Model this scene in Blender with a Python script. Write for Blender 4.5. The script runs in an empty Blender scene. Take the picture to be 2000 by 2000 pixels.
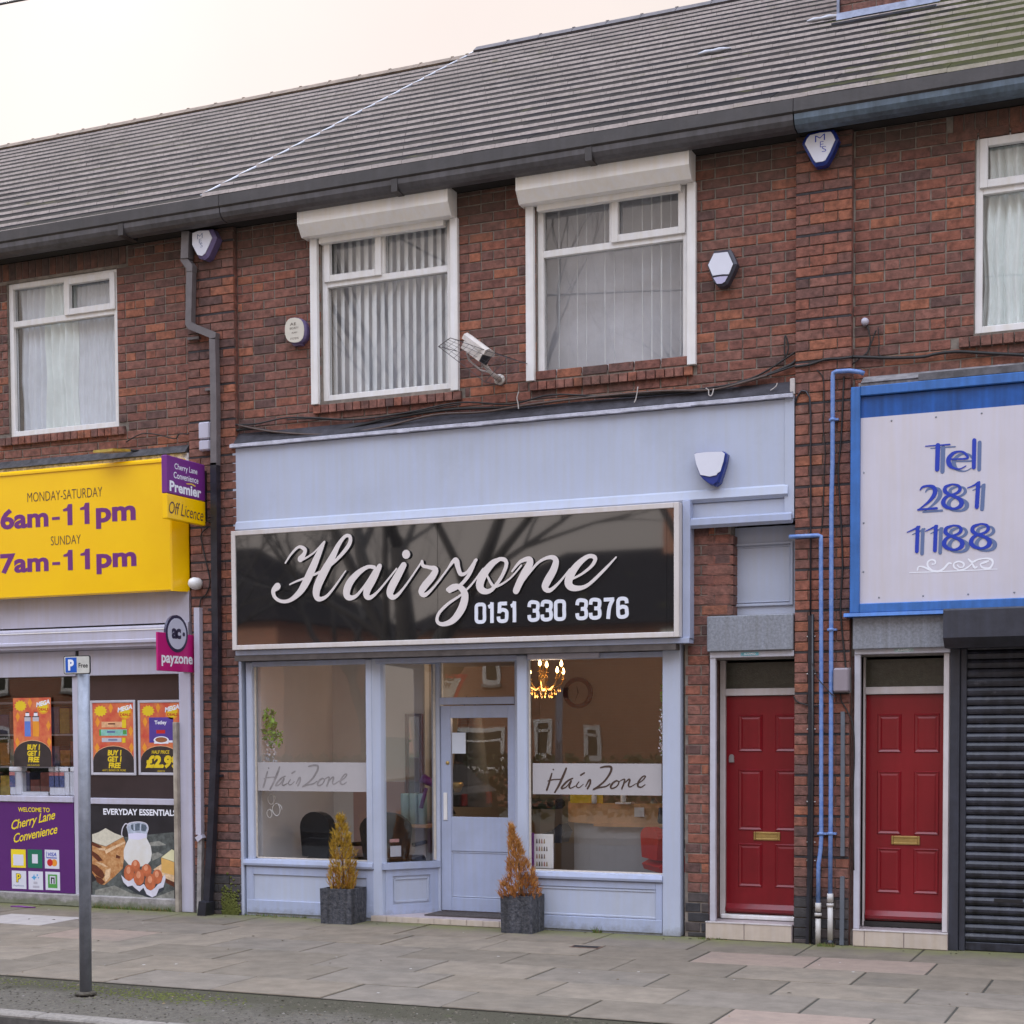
import bpy, math, random
from mathutils import Vector, Matrix
random.seed(7)
SC = bpy.context.scene
COL = SC.collection
R = math.radians

# ------------------------------------------------------------------ camera
cd = bpy.data.cameras.new('camera')
cam = bpy.data.objects.new('camera', cd); COL.objects.link(cam)
cd.sensor_width = 36; cd.lens = 54.62; cd.shift_y = 0.282; cd.clip_start = 0.1; cd.clip_end = 2000
yaw, pit, roll = 0.40765, -0.044343, -0.0047314
fw = Vector((-math.sin(yaw)*math.cos(pit), math.cos(yaw)*math.cos(pit), math.sin(pit)))
r0 = Vector((math.cos(yaw), math.sin(yaw), 0)); u0 = r0.cross(fw)
rt = r0*math.cos(roll)+u0*math.sin(roll); up = -r0*math.sin(roll)+u0*math.cos(roll)
m = Matrix((rt, up, -fw)).transposed().to_4x4(); m.translation = Vector((0, -12.75, 1.76))
cam.matrix_world = m
SC.camera = cam

# ------------------------------------------------------------------ sky, sun, exposure
SUN_EL, SUN_AZ = R(28), R(-38)      # low hazy sun behind the terrace, to the left
w = bpy.data.worlds.new('World'); SC.world = w; w.use_nodes = True
nt = w.node_tree; bg = nt.nodes['Background']
sky = nt.nodes.new('ShaderNodeTexSky'); sky.sky_type = 'NISHITA'; sky.sun_disc = False
sky.sun_elevation = SUN_EL; sky.sun_rotation = SUN_AZ
sky.air_density = 1.0; sky.dust_density = 4.0; sky.ozone_density = 1.5; sky.altitude = 20
# thin overcast laid over the clear-sky model: warm haze low down, cooler and brighter overhead
N, LK = nt.nodes.new, nt.links.new
tc = N('ShaderNodeTexCoord'); sp = N('ShaderNodeSeparateXYZ'); LK(tc.outputs['Generated'], sp.inputs[0])
ramp = N('ShaderNodeValToRGB'); LK(sp.outputs[2], ramp.inputs[0]); el = ramp.color_ramp.elements
el[0].position = 0.0; el[0].color = (.27, .235, .215, 1); el[1].position = 1.0; el[1].color = (1.10, 1.24, 1.52, 1)
e = el.new(.45); e.color = (.288, .250, .230, 1)
e = el.new(.66); e.color = (1.06, 1.14, 1.36, 1)
cn_ = N('ShaderNodeTexNoise'); cn_.inputs['Scale'].default_value = 2.2; cn_.inputs['Detail'].default_value = 5; LK(tc.outputs['Generated'], cn_.inputs['Vector'])
cm = N('ShaderNodeMapRange'); LK(cn_.outputs['Fac'], cm.inputs[0]); cm.inputs[1].default_value = .3; cm.inputs[2].default_value = .7; cm.inputs[3].default_value = .88; cm.inputs[4].default_value = 1.12
OVER, CLEAR = 9.5, .022
sc1 = N('ShaderNodeVectorMath'); sc1.operation = 'SCALE'; LK(ramp.outputs[0], sc1.inputs[0]); sc1.inputs[3].default_value = OVER
sc1b = N('ShaderNodeVectorMath'); sc1b.operation = 'SCALE'; LK(sc1.outputs[0], sc1b.inputs[0]); LK(cm.outputs[0], sc1b.inputs[3])
sc2 = N('ShaderNodeVectorMath'); sc2.operation = 'SCALE'; sc2.inputs[3].default_value = CLEAR
wb = N('ShaderNodeVectorMath'); wb.operation = 'MULTIPLY'; wb.inputs[1].default_value = (.88, 1.0, 1.3); LK(sky.outputs[0], wb.inputs[0]); LK(wb.outputs[0], sc2.inputs[0])
ad = N('ShaderNodeVectorMath'); ad.operation = 'ADD'; LK(sc1b.outputs[0], ad.inputs[0]); LK(sc2.outputs[0], ad.inputs[1])
LK(ad.outputs[0], bg.inputs[0]); bg.inputs[1].default_value = 0.12
sl = bpy.data.lights.new('sun', 'SUN'); sl.energy = 1.5; sl.angle = R(12); sl.color = (1, .93, .82)
so = bpy.data.objects.new('sun', sl); COL.objects.link(so)
sd = Vector((math.sin(SUN_AZ)*math.cos(SUN_EL), math.cos(SUN_AZ)*math.cos(SUN_EL), math.sin(SUN_EL)))
so.rotation_euler = sd.to_track_quat('Z', 'Y').to_euler()
vs = SC.view_settings; vs.view_transform = 'Standard'; vs.look = 'None'; vs.exposure = 1.28; vs.gamma = 1; vs.use_curve_mapping = False

# ------------------------------------------------------------------ helpers
def wpos(o):
    v = Vector((0, 0, 0))
    while o is not None: v += o.location; o = o.parent
    return v
class MB:
    def __init__(s): s.v = []; s.f = []; s.m = []; s.sm = []
    def add(s, vs, fs, mi=0, smooth=False):
        n = len(s.v); s.v += [tuple(v) for v in vs]
        for f in fs: s.f.append([i+n for i in f]); s.m.append(mi); s.sm.append(smooth)
        return s
    def box(s, x0, x1, y0, y1, z0, z1, mi=0, front=None):
        v = [(x0,y0,z0),(x1,y0,z0),(x1,y1,z0),(x0,y1,z0),(x0,y0,z1),(x1,y0,z1),(x1,y1,z1),(x0,y1,z1)]
        s.add(v, [(0,3,2,1),(4,5,6,7),(1,2,6,5),(2,3,7,6),(3,0,4,7)], mi)
        return s.add(v, [(0,1,5,4)], mi if front is None else front)
    def bbox(s, x0, x1, y0, y1, z0, z1, b=.004, mi=0):       # box with its edges chamfered
        xs=(x0,x1); ys=(y0,y1); zs=(z0,z1); v=[]; ix={}
        for i in (0,1):
            for j in (0,1):
                for k in (0,1):
                    sx=1-2*i; sy=1-2*j; sz=1-2*k
                    for a in range(3):
                        p=[xs[i]+sx*b, ys[j]+sy*b, zs[k]+sz*b]; p[a]=(xs[i],ys[j],zs[k])[a]
                        ix[(i,j,k,a)]=len(v); v.append(tuple(p))
        f=[]
        for i in (0,1): f.append([ix[(i,j,k,0)] for j,k in ((0,0),(1,0),(1,1),(0,1))][::(-1 if i==0 else 1)])
        for j in (0,1): f.append([ix[(i,j,k,1)] for i,k in ((0,0),(1,0),(1,1),(0,1))][::(1 if j==0 else -1)])
        for k in (0,1): f.append([ix[(i,j,k,2)] for i,j in ((0,0),(1,0),(1,1),(0,1))][::(-1 if k==0 else 1)])
        for i in (0,1):
            for j in (0,1): f.append([ix[(i,j,0,0)],ix[(i,j,0,1)],ix[(i,j,1,1)],ix[(i,j,1,0)]])
            for k in (0,1): f.append([ix[(i,0,k,0)],ix[(i,0,k,2)],ix[(i,1,k,2)],ix[(i,1,k,0)]])
        for j in (0,1):
            for k in (0,1): f.append([ix[(0,j,k,1)],ix[(0,j,k,2)],ix[(1,j,k,2)],ix[(1,j,k,1)]])
        for i in (0,1):
            for j in (0,1):
                for k in (0,1): f.append([ix[(i,j,k,a)] for a in range(3)])
        s.add(v,f,mi); s.fix=True; return s
    def quad(s, a, b, c, d, mi=0): return s.add([a,b,c,d], [(0,1,2,3)], mi)
    def prism(s, prof, axis, a, b, mi=0, cap=True):           # closed 2-D profile swept along an axis
        n = len(prof)
        def P(p, t): return {'X':(t,p[0],p[1]),'Y':(p[0],t,p[1]),'Z':(p[0],p[1],t)}[axis]
        v = [P(p,a) for p in prof]+[P(p,b) for p in prof]
        fs = [(i,(i+1)%n,n+(i+1)%n,n+i) for i in range(n)]
        if cap: fs += [tuple(range(n)), tuple(range(2*n-1,n-1,-1))]
        s.add(v, fs, mi); s.fix = True; return s
    def tube(s, pts, r, n=8, mi=0, cap=True):
        pts=[Vector(p) for p in pts]; rs = r if isinstance(r,(list,tuple)) else [r]*len(pts)
        v=[]; fs=[]; pn=None
        for i,p in enumerate(pts):
            t=(pts[min(i+1,len(pts)-1)]-pts[max(i-1,0)]).normalized()
            if pn is None: pn=t.orthogonal().normalized()
            else: pn=(pn-t*pn.dot(t)).normalized() if (pn-t*pn.dot(t)).length>1e-6 else t.orthogonal().normalized()
            q=t.cross(pn)
            for k in range(n):
                a=2*math.pi*k/n; v.append(p+(pn*math.cos(a)+q*math.sin(a))*rs[i])
        for i in range(len(pts)-1):
            for k in range(n): fs.append((i*n+k,i*n+(k+1)%n,(i+1)*n+(k+1)%n,(i+1)*n+k))
        if cap: fs += [tuple(range(n-1,-1,-1)), tuple(range((len(pts)-1)*n,len(pts)*n))]
        s.add(v,fs,mi,n>4); return s
    def lathe(s, c, prof, n=16, mi=0, axis='Z'):
        v=[]; fs=[]
        for r,z in prof:
            for k in range(n):
                a=2*math.pi*k/n; x,y=r*math.cos(a),r*math.sin(a)
                v.append((c[0]+x,c[1]+y,c[2]+z) if axis=='Z' else (c[0]+x,c[1]-z,c[2]+y))
        for i in range(len(prof)-1):
            for k in range(n): fs.append((i*n+k,i*n+(k+1)%n,(i+1)*n+(k+1)%n,(i+1)*n+k))
        fs += [tuple(range(n-1,-1,-1)), tuple(range((len(prof)-1)*n,len(prof)*n))]
        s.add(v,fs,mi,True); s.fix=True; return s
    def poly(s, pts, y, mi=0):                                 # flat print in a plane y = const
        return s.add([(p[0],y,p[1]) for p in pts], [tuple(range(len(pts)))], mi)
    def build(s, name, mats, parent=None, loc=None, jig=False):
        me = bpy.data.meshes.new(name)
        if parent is not None: o0 = wpos(parent)
        else:
            if loc is None:
                xs=[v[0] for v in s.v]; ys=[v[1] for v in s.v]; zs=[v[2] for v in s.v]
                loc=((min(xs)+max(xs))/2,(min(ys)+max(ys))/2,min(zs))
            o0=Vector(loc)
        me.from_pydata([(v[0]-o0.x,v[1]-o0.y,v[2]-o0.z) for v in s.v], [], s.f)
        if not isinstance(mats,(list,tuple)): mats=[mats]
        for mt in mats: me.materials.append(mt)
        me.polygons.foreach_set('material_index', s.m); me.polygons.foreach_set('use_smooth', s.sm)
        if getattr(s,'fix',False):
            import bmesh
            b=bmesh.new(); b.from_mesh(me); bmesh.ops.recalc_face_normals(b, faces=b.faces); b.to_mesh(me); b.free()
        me.update()
        o = bpy.data.objects.new(name, me); COL.objects.link(o)
        if parent is not None: o.parent=parent
        else: o.location=o0
        return o
def tag(o, label=None, cat=None, group=None, kind=None):
    if label: o['label']=label
    if cat: o['category']=cat
    if group: o['group']=group
    if kind: o['kind']=kind
    return o
def thing(name, label, cat, loc=(0,0,0), group=None):
    o = bpy.data.objects.new(name, None); COL.objects.link(o); o.location = loc; o.empty_display_size=.1
    return tag(o, label, cat, group)
def box(name, mat, parent, x0,x1,y0,y1,z0,z1, b=0):
    return (MB().bbox(x0,x1,y0,y1,z0,z1,b) if b else MB().box(x0,x1,y0,y1,z0,z1)).build(name, mat, parent)
def smooth(pts, k=5):                                          # Catmull-Rom through the points
    out=[]; n=len(pts)
    for i in range(n-1):
        p0=pts[max(i-1,0)];p1=pts[i];p2=pts[i+1];p3=pts[min(i+2,n-1)]
        for j in range(k):
            t=j/k
            out.append(tuple(.5*((2*b)+(c-a)*t+(2*a-5*b+4*c-d)*t*t+(3*b-a-3*c+d)*t**3) for a,b,c,d in zip(p0,p1,p2,p3)))
    out.append(tuple(pts[-1])); return out
def ribbon(mb, pts, y, depth, k=5, mi=0, side=1, dy=0.0004, ws=1, caps=True):
    """Brush stroke: (x, z, width) points -> a solid letter stroke standing in plane y."""
    P = smooth(pts, k); n=len(P); L=[]; Rr=[]
    for i,p in enumerate(P):
        a=P[max(i-1,0)]; b=P[min(i+1,n-1)]; t=Vector((b[0]-a[0],b[1]-a[1]))
        t = t.normalized() if t.length>1e-9 else Vector((1,0)); nn=Vector((-t.y,t.x)); hw=max(p[2],.003)/2*ws
        L.append((p[0]+nn.x*hw,p[1]+nn.y*hw)); Rr.append((p[0]-nn.x*hw,p[1]-nn.y*hw))
    v=[]
    for i in range(n):
        yy=y-dy*i/n
        v += [(L[i][0],yy,L[i][1]),(Rr[i][0],yy,Rr[i][1]),(L[i][0],yy+depth,L[i][1]),(Rr[i][0],yy+depth,Rr[i][1])]
    fr=[];sd=[]
    for i in range(n-1):
        a=4*i;b=4*i+4
        fr.append((a,a+1,b+1,b)); sd += [(a,b,b+2,a+2),(a+1,a+3,b+3,b+1)]
    sd += [(0,2,3,1),(4*n-4,4*n-3,4*n-1,4*n-2)]
    mb.add(v,fr,mi); mb.add(v,sd,side)
    for i in ((0,n-1) if caps else ()):                        # round ends
        c=P[i]; r=max(c[2],.003)/2*.98*ws; m_=10; yy=y-dy*i/n+.0001
        q=[(c[0]+r*math.cos(2*math.pi*j/m_),yy,c[1]+r*math.sin(2*math.pi*j/m_)) for j in range(m_)]
        q2=[(a[0],a[1]+depth,a[2]) for a in q]
        mb.add(q,[tuple(range(m_))],mi); mb.add(q+q2,[(j,(j+1)%m_,m_+(j+1)%m_,m_+j) for j in range(m_)],side)
TC={}
def text_pts(body, bold, shear, sp, align='CENTER'):
    key=(body,bold,shear,sp)
    if key in TC: return TC[key]
    cu=bpy.data.curves.new('t','FONT'); cu.body=body; cu.offset=bold; cu.shear=shear; cu.space_character=sp; cu.align_x=align; cu.resolution_u=3
    ob=bpy.data.objects.new('t',cu); me=ob.to_mesh()
    v=[tuple(q.co[:2]) for q in me.vertices]; f=[tuple(p.vertices) for p in me.polygons]
    ob.to_mesh_clear(); bpy.data.objects.remove(ob); bpy.data.curves.remove(cu)
    TC[key]=(v,f); return TC[key]
def text(mb, body, x0,x1,z0,z1, y, mi=0, bold=0., shear=0., sp=1., plane='Y', slope=0.):
    """Lettering fitted to a rectangle; plane 'Y' reads from -Y, 'X' reads from +X, 'B' reads from +Y."""
    v,f=text_pts(body,bold,shear,sp)
    a=min(p[0] for p in v); b=max(p[0] for p in v); c=min(p[1] for p in v); d=max(p[1] for p in v)
    out=[]
    for p in v:
        u=(p[0]-a)/(b-a); q=(p[1]-c)/(d-c); h=x0+u*(x1-x0); z=z0+q*(z1-z0)+slope*(h-x0)
        out.append((h,y,z) if plane in 'YB' else (y,h,z))
    mb.add(out,f,mi)
DG={'0':[[(.5,.93),(.16,.86),(.14,.5),(.16,.14),(.5,.07),(.84,.14),(.86,.5),(.84,.86),(.5,.93)]],'1':[[(.12,.78),(.40,.84),(.62,.98)],[(.56,1.0),(.56,0)]],
 '3':[[(.10,.70),(.18,.90),(.5,.93),(.84,.86),(.84,.62),(.70,.53),(.42,.52)],[(.42,.52),(.74,.50),(.86,.38),(.84,.14),(.5,.07),(.16,.12),(.10,.32)]],
 '5':[[(.88,.92),(.22,.92)],[(.24,.98),(.19,.46)],[(.19,.54),(.5,.62),(.82,.54),(.86,.32),(.80,.12),(.5,.07),(.18,.12),(.12,.30)]],
 '6':[[(.86,.70),(.80,.88),(.5,.93),(.18,.86),(.14,.5),(.18,.14),(.5,.07),(.84,.14),(.86,.34),(.80,.50),(.5,.55),(.20,.48)]],'7':[[(.08,.91),(.94,.91)],[(.86,.92),(.56,.55),(.44,0)]]}
def digits(mb, body, x0,x1,z0,z1, y, depth, wd=.30, sp=.14, gap=.6):      # heavy condensed figures drawn as strokes
    tot=sum(gap if c==' ' else (.72 if c=='1' else 1) for c in body)+sp*(len(body)-1); u=(x1-x0)/tot; x=x0; H=z1-z0
    for i,c in enumerate(body):
        if c==' ': x+=u*(gap+sp); continue
        cw=u*(.72 if c=='1' else 1)
        for j,st in enumerate(DG[c]): ribbon(mb,[(x+a*cw,z0+b*H,wd*u) for a,b in st],y-.0002*j,depth,4,0,0,.0002,1,False)
        x+=cw+u*sp
def ell(cx,cz,rx,rz,n=20,a0=0,a1=360):
    return [(cx+rx*math.cos(R(a0+(a1-a0)*i/n)),cz+rz*math.sin(R(a0+(a1-a0)*i/n))) for i in range(n+(a1-a0!=360))]
def rect(x0,x1,z0,z1): return [(x0,z0),(x1,z0),(x1,z1),(x0,z1)]
def cells(mb, x0,x1,z0,z1, holes, y0,y1, mi=0):                # wall slab with openings
    xs=sorted({x0,x1}|{h[i] for h in holes for i in (0,1) if x0<h[i]<x1}); zs=sorted({z0,z1}|{h[i] for h in holes for i in (2,3) if z0<h[i]<z1})
    for i in range(len(xs)-1):
        run=None
        for j in range(len(zs)-1):
            cx=(xs[i]+xs[i+1])/2; cz=(zs[j]+zs[j+1])/2
            if any(h[0]<cx<h[1] and h[2]<cz<h[3] for h in holes):
                if run is not None: mb.box(xs[i],xs[i+1],y0,y1,run,zs[j],mi); run=None
            elif run is None: run=zs[j]
        if run is not None: mb.box(xs[i],xs[i+1],y0,y1,run,zs[-1],mi)

# ------------------------------------------------------------------ materials
def M(name, rgb, rough=.6, var=.12, scale=6., bump=0., bscale=60., metal=0., spec=.5, rgb2=None, streak=0., coat=0.):
    mt=bpy.data.materials.new(name); mt.use_nodes=True; n=mt.node_tree; b=n.nodes['Principled BSDF']; L=n.links
    b.inputs['Roughness'].default_value=rough; b.inputs['Metallic'].default_value=metal; b.inputs['Specular IOR Level'].default_value=spec
    b.inputs['Coat Weight'].default_value=coat
    if var>0 or bump>0 or streak>0:
        g=n.nodes.new('ShaderNodeNewGeometry')
    if var>0:
        t=n.nodes.new('ShaderNodeTexNoise'); t.inputs['Scale'].default_value=scale; t.inputs['Detail'].default_value=6; t.inputs['Roughness'].default_value=.65
        L.new(g.outputs['Position'],t.inputs['Vector'])
        cr=n.nodes.new('ShaderNodeValToRGB'); c2=rgb2 or tuple(min(1,c*(1+var)) for c in rgb); c1=rgb if rgb2 else tuple(c*(1-var) for c in rgb)
        cr.color_ramp.elements[0].position=.35; cr.color_ramp.elements[1].position=.65
        cr.color_ramp.elements[0].color=(*c1,1); cr.color_ramp.elements[1].color=(*c2,1)
        L.new(t.outputs['Fac'],cr.inputs['Fac']); out=cr.outputs['Color']
        if streak>0:                                            # vertical rain streaks and grime
            mp=n.nodes.new('ShaderNodeMapping'); mp.inputs['Scale'].default_value=(22,22,1.2); L.new(g.outputs['Position'],mp.inputs['Vector'])
            t2=n.nodes.new('ShaderNodeTexNoise'); t2.inputs['Scale'].default_value=1.; t2.inputs['Detail'].default_value=5; L.new(mp.outputs[0],t2.inputs['Vector'])
            r2=n.nodes.new('ShaderNodeValToRGB'); r2.color_ramp.elements[0].position=.3; r2.color_ramp.elements[1].position=.7
            k=1-streak; r2.color_ramp.elements[0].color=(k,k*.97,k*.9,1); r2.color_ramp.elements[1].color=(1,1,1,1)
            L.new(t2.outputs['Fac'],r2.inputs['Fac'])
            mx=n.nodes.new('ShaderNodeMix'); mx.data_type='RGBA'; mx.blend_type='MULTIPLY'; mx.inputs[0].default_value=1
            L.new(out,mx.inputs[6]); L.new(r2.outputs['Color'],mx.inputs[7]); out=mx.outputs[2]
        L.new(out,b.inputs['Base Color'])
    else: b.inputs['Base Color'].default_value=(*rgb,1)
    if bump>0:
        t3=n.nodes.new('ShaderNodeTexNoise'); t3.inputs['Scale'].default_value=bscale; t3.inputs['Detail'].default_value=8
        L.new(g.outputs['Position'],t3.inputs['Vector'])
        bp=n.nodes.new('ShaderNodeBump'); bp.inputs['Strength'].default_value=bump; bp.inputs['Distance'].default_value=.01
        L.new(t3.outputs['Fac'],bp.inputs['Height']); L.new(bp.outputs[0],b.inputs['Normal'])
    return mt
def stain(mt, rgb, axis, lo, hi, nscale=3., amount=.8, thresh=(.45,.6), cap=None):
    """Adds a stain of its own colour where a coordinate lies between lo and hi, broken up by noise."""
    n=mt.node_tree; L=n.links; b=n.nodes['Principled BSDF']; inp=b.inputs['Base Color']; old=inp.links[0].from_socket if inp.links else None
    g=n.nodes.new('ShaderNodeNewGeometry'); s=n.nodes.new('ShaderNodeSeparateXYZ'); L.new(g.outputs['Position'],s.inputs[0])
    mr=n.nodes.new('ShaderNodeMapRange'); mr.inputs[1].default_value=lo; mr.inputs[2].default_value=hi; mr.inputs[3].default_value=1; mr.inputs[4].default_value=0
    L.new(s.outputs[axis],mr.inputs[0])
    t=n.nodes.new('ShaderNodeTexNoise'); t.inputs['Scale'].default_value=nscale; t.inputs['Detail'].default_value=8; t.inputs['Roughness'].default_value=.7; L.new(g.outputs['Position'],t.inputs['Vector'])
    m1=n.nodes.new('ShaderNodeMath'); m1.operation='ADD'; L.new(mr.outputs[0],m1.inputs[0]); L.new(t.outputs['Fac'],m1.inputs[1])
    m2=n.nodes.new('ShaderNodeMapRange'); kk=0 if lo==-10 else .6; m2.inputs[1].default_value=thresh[0]+kk; m2.inputs[2].default_value=thresh[1]+kk; m2.inputs[3].default_value=0; m2.inputs[4].default_value=amount
    L.new(m1.outputs[0],m2.inputs[0])
    fo=m2.outputs[0]
    if cap is not None:
        lt=n.nodes.new('ShaderNodeMath'); lt.operation='LESS_THAN'; lt.inputs[1].default_value=cap; L.new(s.outputs[axis],lt.inputs[0]); ml=n.nodes.new('ShaderNodeMath'); ml.operation='MULTIPLY'; L.new(fo,ml.inputs[0]); L.new(lt.outputs[0],ml.inputs[1]); fo=ml.outputs[0]
    mx=n.nodes.new('ShaderNodeMix'); mx.data_type='RGBA'; L.new(fo,mx.inputs[0])
    if old: L.new(old,mx.inputs[6])
    else: mx.inputs[6].default_value=inp.default_value
    mx.inputs[7].default_value=(*rgb,1); L.new(mx.outputs[2],inp); return mt
def glass_mat(name, tint=(.98,.985,.985), refl=1.0):
    mt=bpy.data.materials.new(name); mt.use_nodes=True; n=mt.node_tree; n.nodes.clear(); L=n.links
    o=n.nodes.new('ShaderNodeOutputMaterial'); tr=n.nodes.new('ShaderNodeBsdfTransparent'); tr.inputs[0].default_value=(*tint,1); mt.use_transparent_shadow=True
    gl=n.nodes.new('ShaderNodeBsdfGlossy'); gl.inputs['Roughness'].default_value=.0; g=n.nodes.new('ShaderNodeNewGeometry')
    def mth(op,a,b_):
        q=n.nodes.new('ShaderNodeMath'); q.operation=op
        for i,v_ in enumerate((a,b_)):
            if v_ is None: continue
            if isinstance(v_,float): q.inputs[i].default_value=v_
            else: L.new(v_,q.inputs[i])
        return q.outputs[0]
    dt=n.nodes.new('ShaderNodeVectorMath'); dt.operation='DOT_PRODUCT'; L.new(g.outputs['Normal'],dt.inputs[0]); L.new(g.outputs['Incoming'],dt.inputs[1])
    fres=mth('ADD',mth('MULTIPLY',mth('POWER',mth('SUBTRACT',1.,mth('ABSOLUTE',dt.outputs['Value'],None)),5.),.96),.04)   # Schlick, the same from both sides
    g=n.nodes.new('ShaderNodeNewGeometry'); t=n.nodes.new('ShaderNodeTexNoise'); t.inputs['Scale'].default_value=1.3; L.new(g.outputs['Position'],t.inputs['Vector'])
    bp=n.nodes.new('ShaderNodeBump'); bp.inputs['Strength'].default_value=.25; bp.inputs['Distance'].default_value=.004; L.new(t.outputs['Fac'],bp.inputs['Height']); L.new(bp.outputs[0],gl.inputs['Normal'])
    iv=n.nodes.new('ShaderNodeMath'); iv.operation='SUBTRACT'; iv.inputs[0].default_value=1; L.new(fres,iv.inputs[1]); pw=n.nodes.new('ShaderNodeMath'); pw.operation='POWER'; L.new(iv.outputs[0],pw.inputs[0]); pw.inputs[1].default_value=refl   # several glass surfaces one behind the other
    mu=n.nodes.new('ShaderNodeMath'); mu.operation='SUBTRACT'; mu.inputs[0].default_value=1; L.new(pw.outputs[0],mu.inputs[1])
    mx=n.nodes.new('ShaderNodeMixShader'); L.new(mu.outputs[0],mx.inputs[0]); L.new(tr.outputs[0],mx.inputs[1]); L.new(gl.outputs[0],mx.inputs[2]); L.new(mx.outputs[0],o.inputs[0])
    return mt
def emit(name, rgb, s):
    mt=bpy.data.materials.new(name); mt.use_nodes=True; n=mt.node_tree; b=n.nodes['Principled BSDF']
    b.inputs['Base Color'].default_value=(*rgb,1); b.inputs['Emission Color'].default_value=(*rgb,1); b.inputs['Emission Strength'].default_value=s; return mt
BR=[M('brick_%d'%i,c,.88,.42,17,.7,90) for i,c in enumerate([(.215,.084,.060),(.180,.073,.056),(.245,.090,.058),(.155,.073,.060),(.205,.091,.069),(.285,.105,.060),(.120,.064,.056),(.225,.098,.074),(.175,.080,.063),(.33,.120,.068)])]
SOOT=[M('brick_soot_%d'%i,c,.8,.3,20,.5,120) for i,c in enumerate([(.05,.045,.045),(.075,.06,.058),(.04,.038,.042)])]  # sooty base bricks; the last tone also paints the pilaster groove shade
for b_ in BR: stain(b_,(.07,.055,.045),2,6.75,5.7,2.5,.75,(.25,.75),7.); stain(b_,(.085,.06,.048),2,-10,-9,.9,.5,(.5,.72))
for b_ in BR+SOOT: stain(b_,(.33,.3,.27),2,-10,-9,14.,.55,(.62,.8))
MORTAR=M('mortar',(.235,.20,.17),.95,.3,9,.6,150)
stain(MORTAR,(.1,.085,.07),2,-10,-9,2.,.8,(.5,.7))
WHITE=M('white_upvc',(.80,.79,.80),.35,.05,5,streak=.08)
WHITE2=M('white_painted_metal',(.90,.88,.87),.4,.03,5,streak=.03)
stain(WHITE2,(.22,.12,.06),2,6.60,6.53,25.,.6,(.5,.95))
GREY_BLUE=M('blue_grey_paint',(.45,.50,.64),.45,.035,1.2,.05,40,streak=.012)
GREY_BLUE2=M('blue_grey_gloss',(.40,.455,.63),.32,.05,3,.05,30,streak=.03)
LILAC=M('lilac_grey_paint',(.50,.49,.60),.4,.06,2,streak=.06)
BLACK_GLOSS=M('black_acrylic',(.012,.012,.013),.035,.0,spec=.9,coat=1.); BLACK_GLOSS.node_tree.nodes['Principled BSDF'].inputs['Coat IOR'].default_value=2.2
CREAM=M('cream_letter',(.72,.66,.64),.45,.03,4)
NUM=M('white_letter',(.74,.76,.84),.45,.03,4)
BLACK=M('black_plastic',(.018,.018,.02),.4,.2,8)
stain(GREY_BLUE,(.16,.15,.13),2,.0,.22,16.,.6,(.5,.9)); stain(GREY_BLUE2,(.16,.15,.13),2,.0,.22,16.,.6,(.5,.9)); stain(GREY_BLUE,(.30,.32,.36),2,-10,-9,34.,.5,(.66,.74)); stain(GREY_BLUE2,(.24,.25,.28),2,-10,-9,40.,.5,(.66,.74)); stain(GREY_BLUE,(.36,.39,.47),2,-10,-9,1.1,.6,(.5,.75)); stain(GREY_BLUE2,(.31,.34,.43),2,-10,-9,1.6,.6,(.5,.75))
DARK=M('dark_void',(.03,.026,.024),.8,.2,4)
PIPE_BLACK=M('black_pipe_paint',(.022,.022,.03),.3,.3,8,.1,30)
PIPE_GREY=M('grey_brown_pipe',(.14,.125,.13),.4,.15,8)
TEL_BLUE=M('sign_blue_paint',(.045,.17,.52),.4,.14,5,streak=.22)
TEL_DBLUE=M('sign_deep_blue',(.012,.1,.40),.35,.18,4,streak=.35)
TEL_PANEL=M('sign_pale_panel',(.60,.575,.655),.4,.03,2,streak=.02)
INK_BLUE=M('ink_blue',(.015,.045,.42),.4,0); INK_SLATE=M('ink_slate',(.12,.17,.33),.4,0); INK_WHITE=M('ink_white',(.85,.86,.92),.4,0)
YELLOW=M('yellow_sign',(1.0,.58,.0),.22,.03,2,spec=.6); YEL_INK=M('yellow_print',(.86,.66,.02),.4,0)
PURPLE=M('purple_print',(.10,.018,.15),.3,.04,2); PURPLE_INK=M('purple_ink',(.17,.03,.19),.3,0); PURPLE_SIGN=M('purple_sign',(.17,.025,.22),.35,.03,3)
BROWN_INK=M('brown_ink',(.10,.04,.03),.4,0); MAGENTA=M('magenta_sign',(.50,.01,.17),.35,.03,3); NAVY_INK=M('navy_ink',(.035,.03,.07),.4,0)
GALV=M('galvanised_steel',(.27,.29,.34),.5,.22,45,.15,80,metal=.2,streak=.22)
RED=M('red_gloss_paint',(.215,.008,.015),.28,.10,3,.04,25,streak=.1)
RED2=M('red_gloss_paint_fresher',(.245,.011,.018),.24,.08,2,.05,22,streak=.08)
for r_ in (RED,RED2): stain(r_,(.12,.03,.03),2,.1,.55,18.,.55,(.5,.9)); stain(r_,(.33,.06,.06),2,-10,-9,45.,.4,(.68,.74))
BRASS=M('brass',(.50,.34,.12),.38,.12,20,metal=.7)
SHUT=M('dark_shutter_paint',(.036,.038,.055),.33,.45,9,.3,14,streak=.5); stain(SHUT,(.13,.13,.15),2,-10,-9,11.,.6,(.58,.72))
DPOST=M('dark_post_paint',(.035,.038,.055),.45,.2,6,.1,30,streak=.2)
CONCRETE=M('weathered_concrete',(.30,.28,.27),.9,.25,12,.5,60); stain(CONCRETE,(.10,.12,.04),2,.02,.16,8,.6,(.45,.7))
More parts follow.
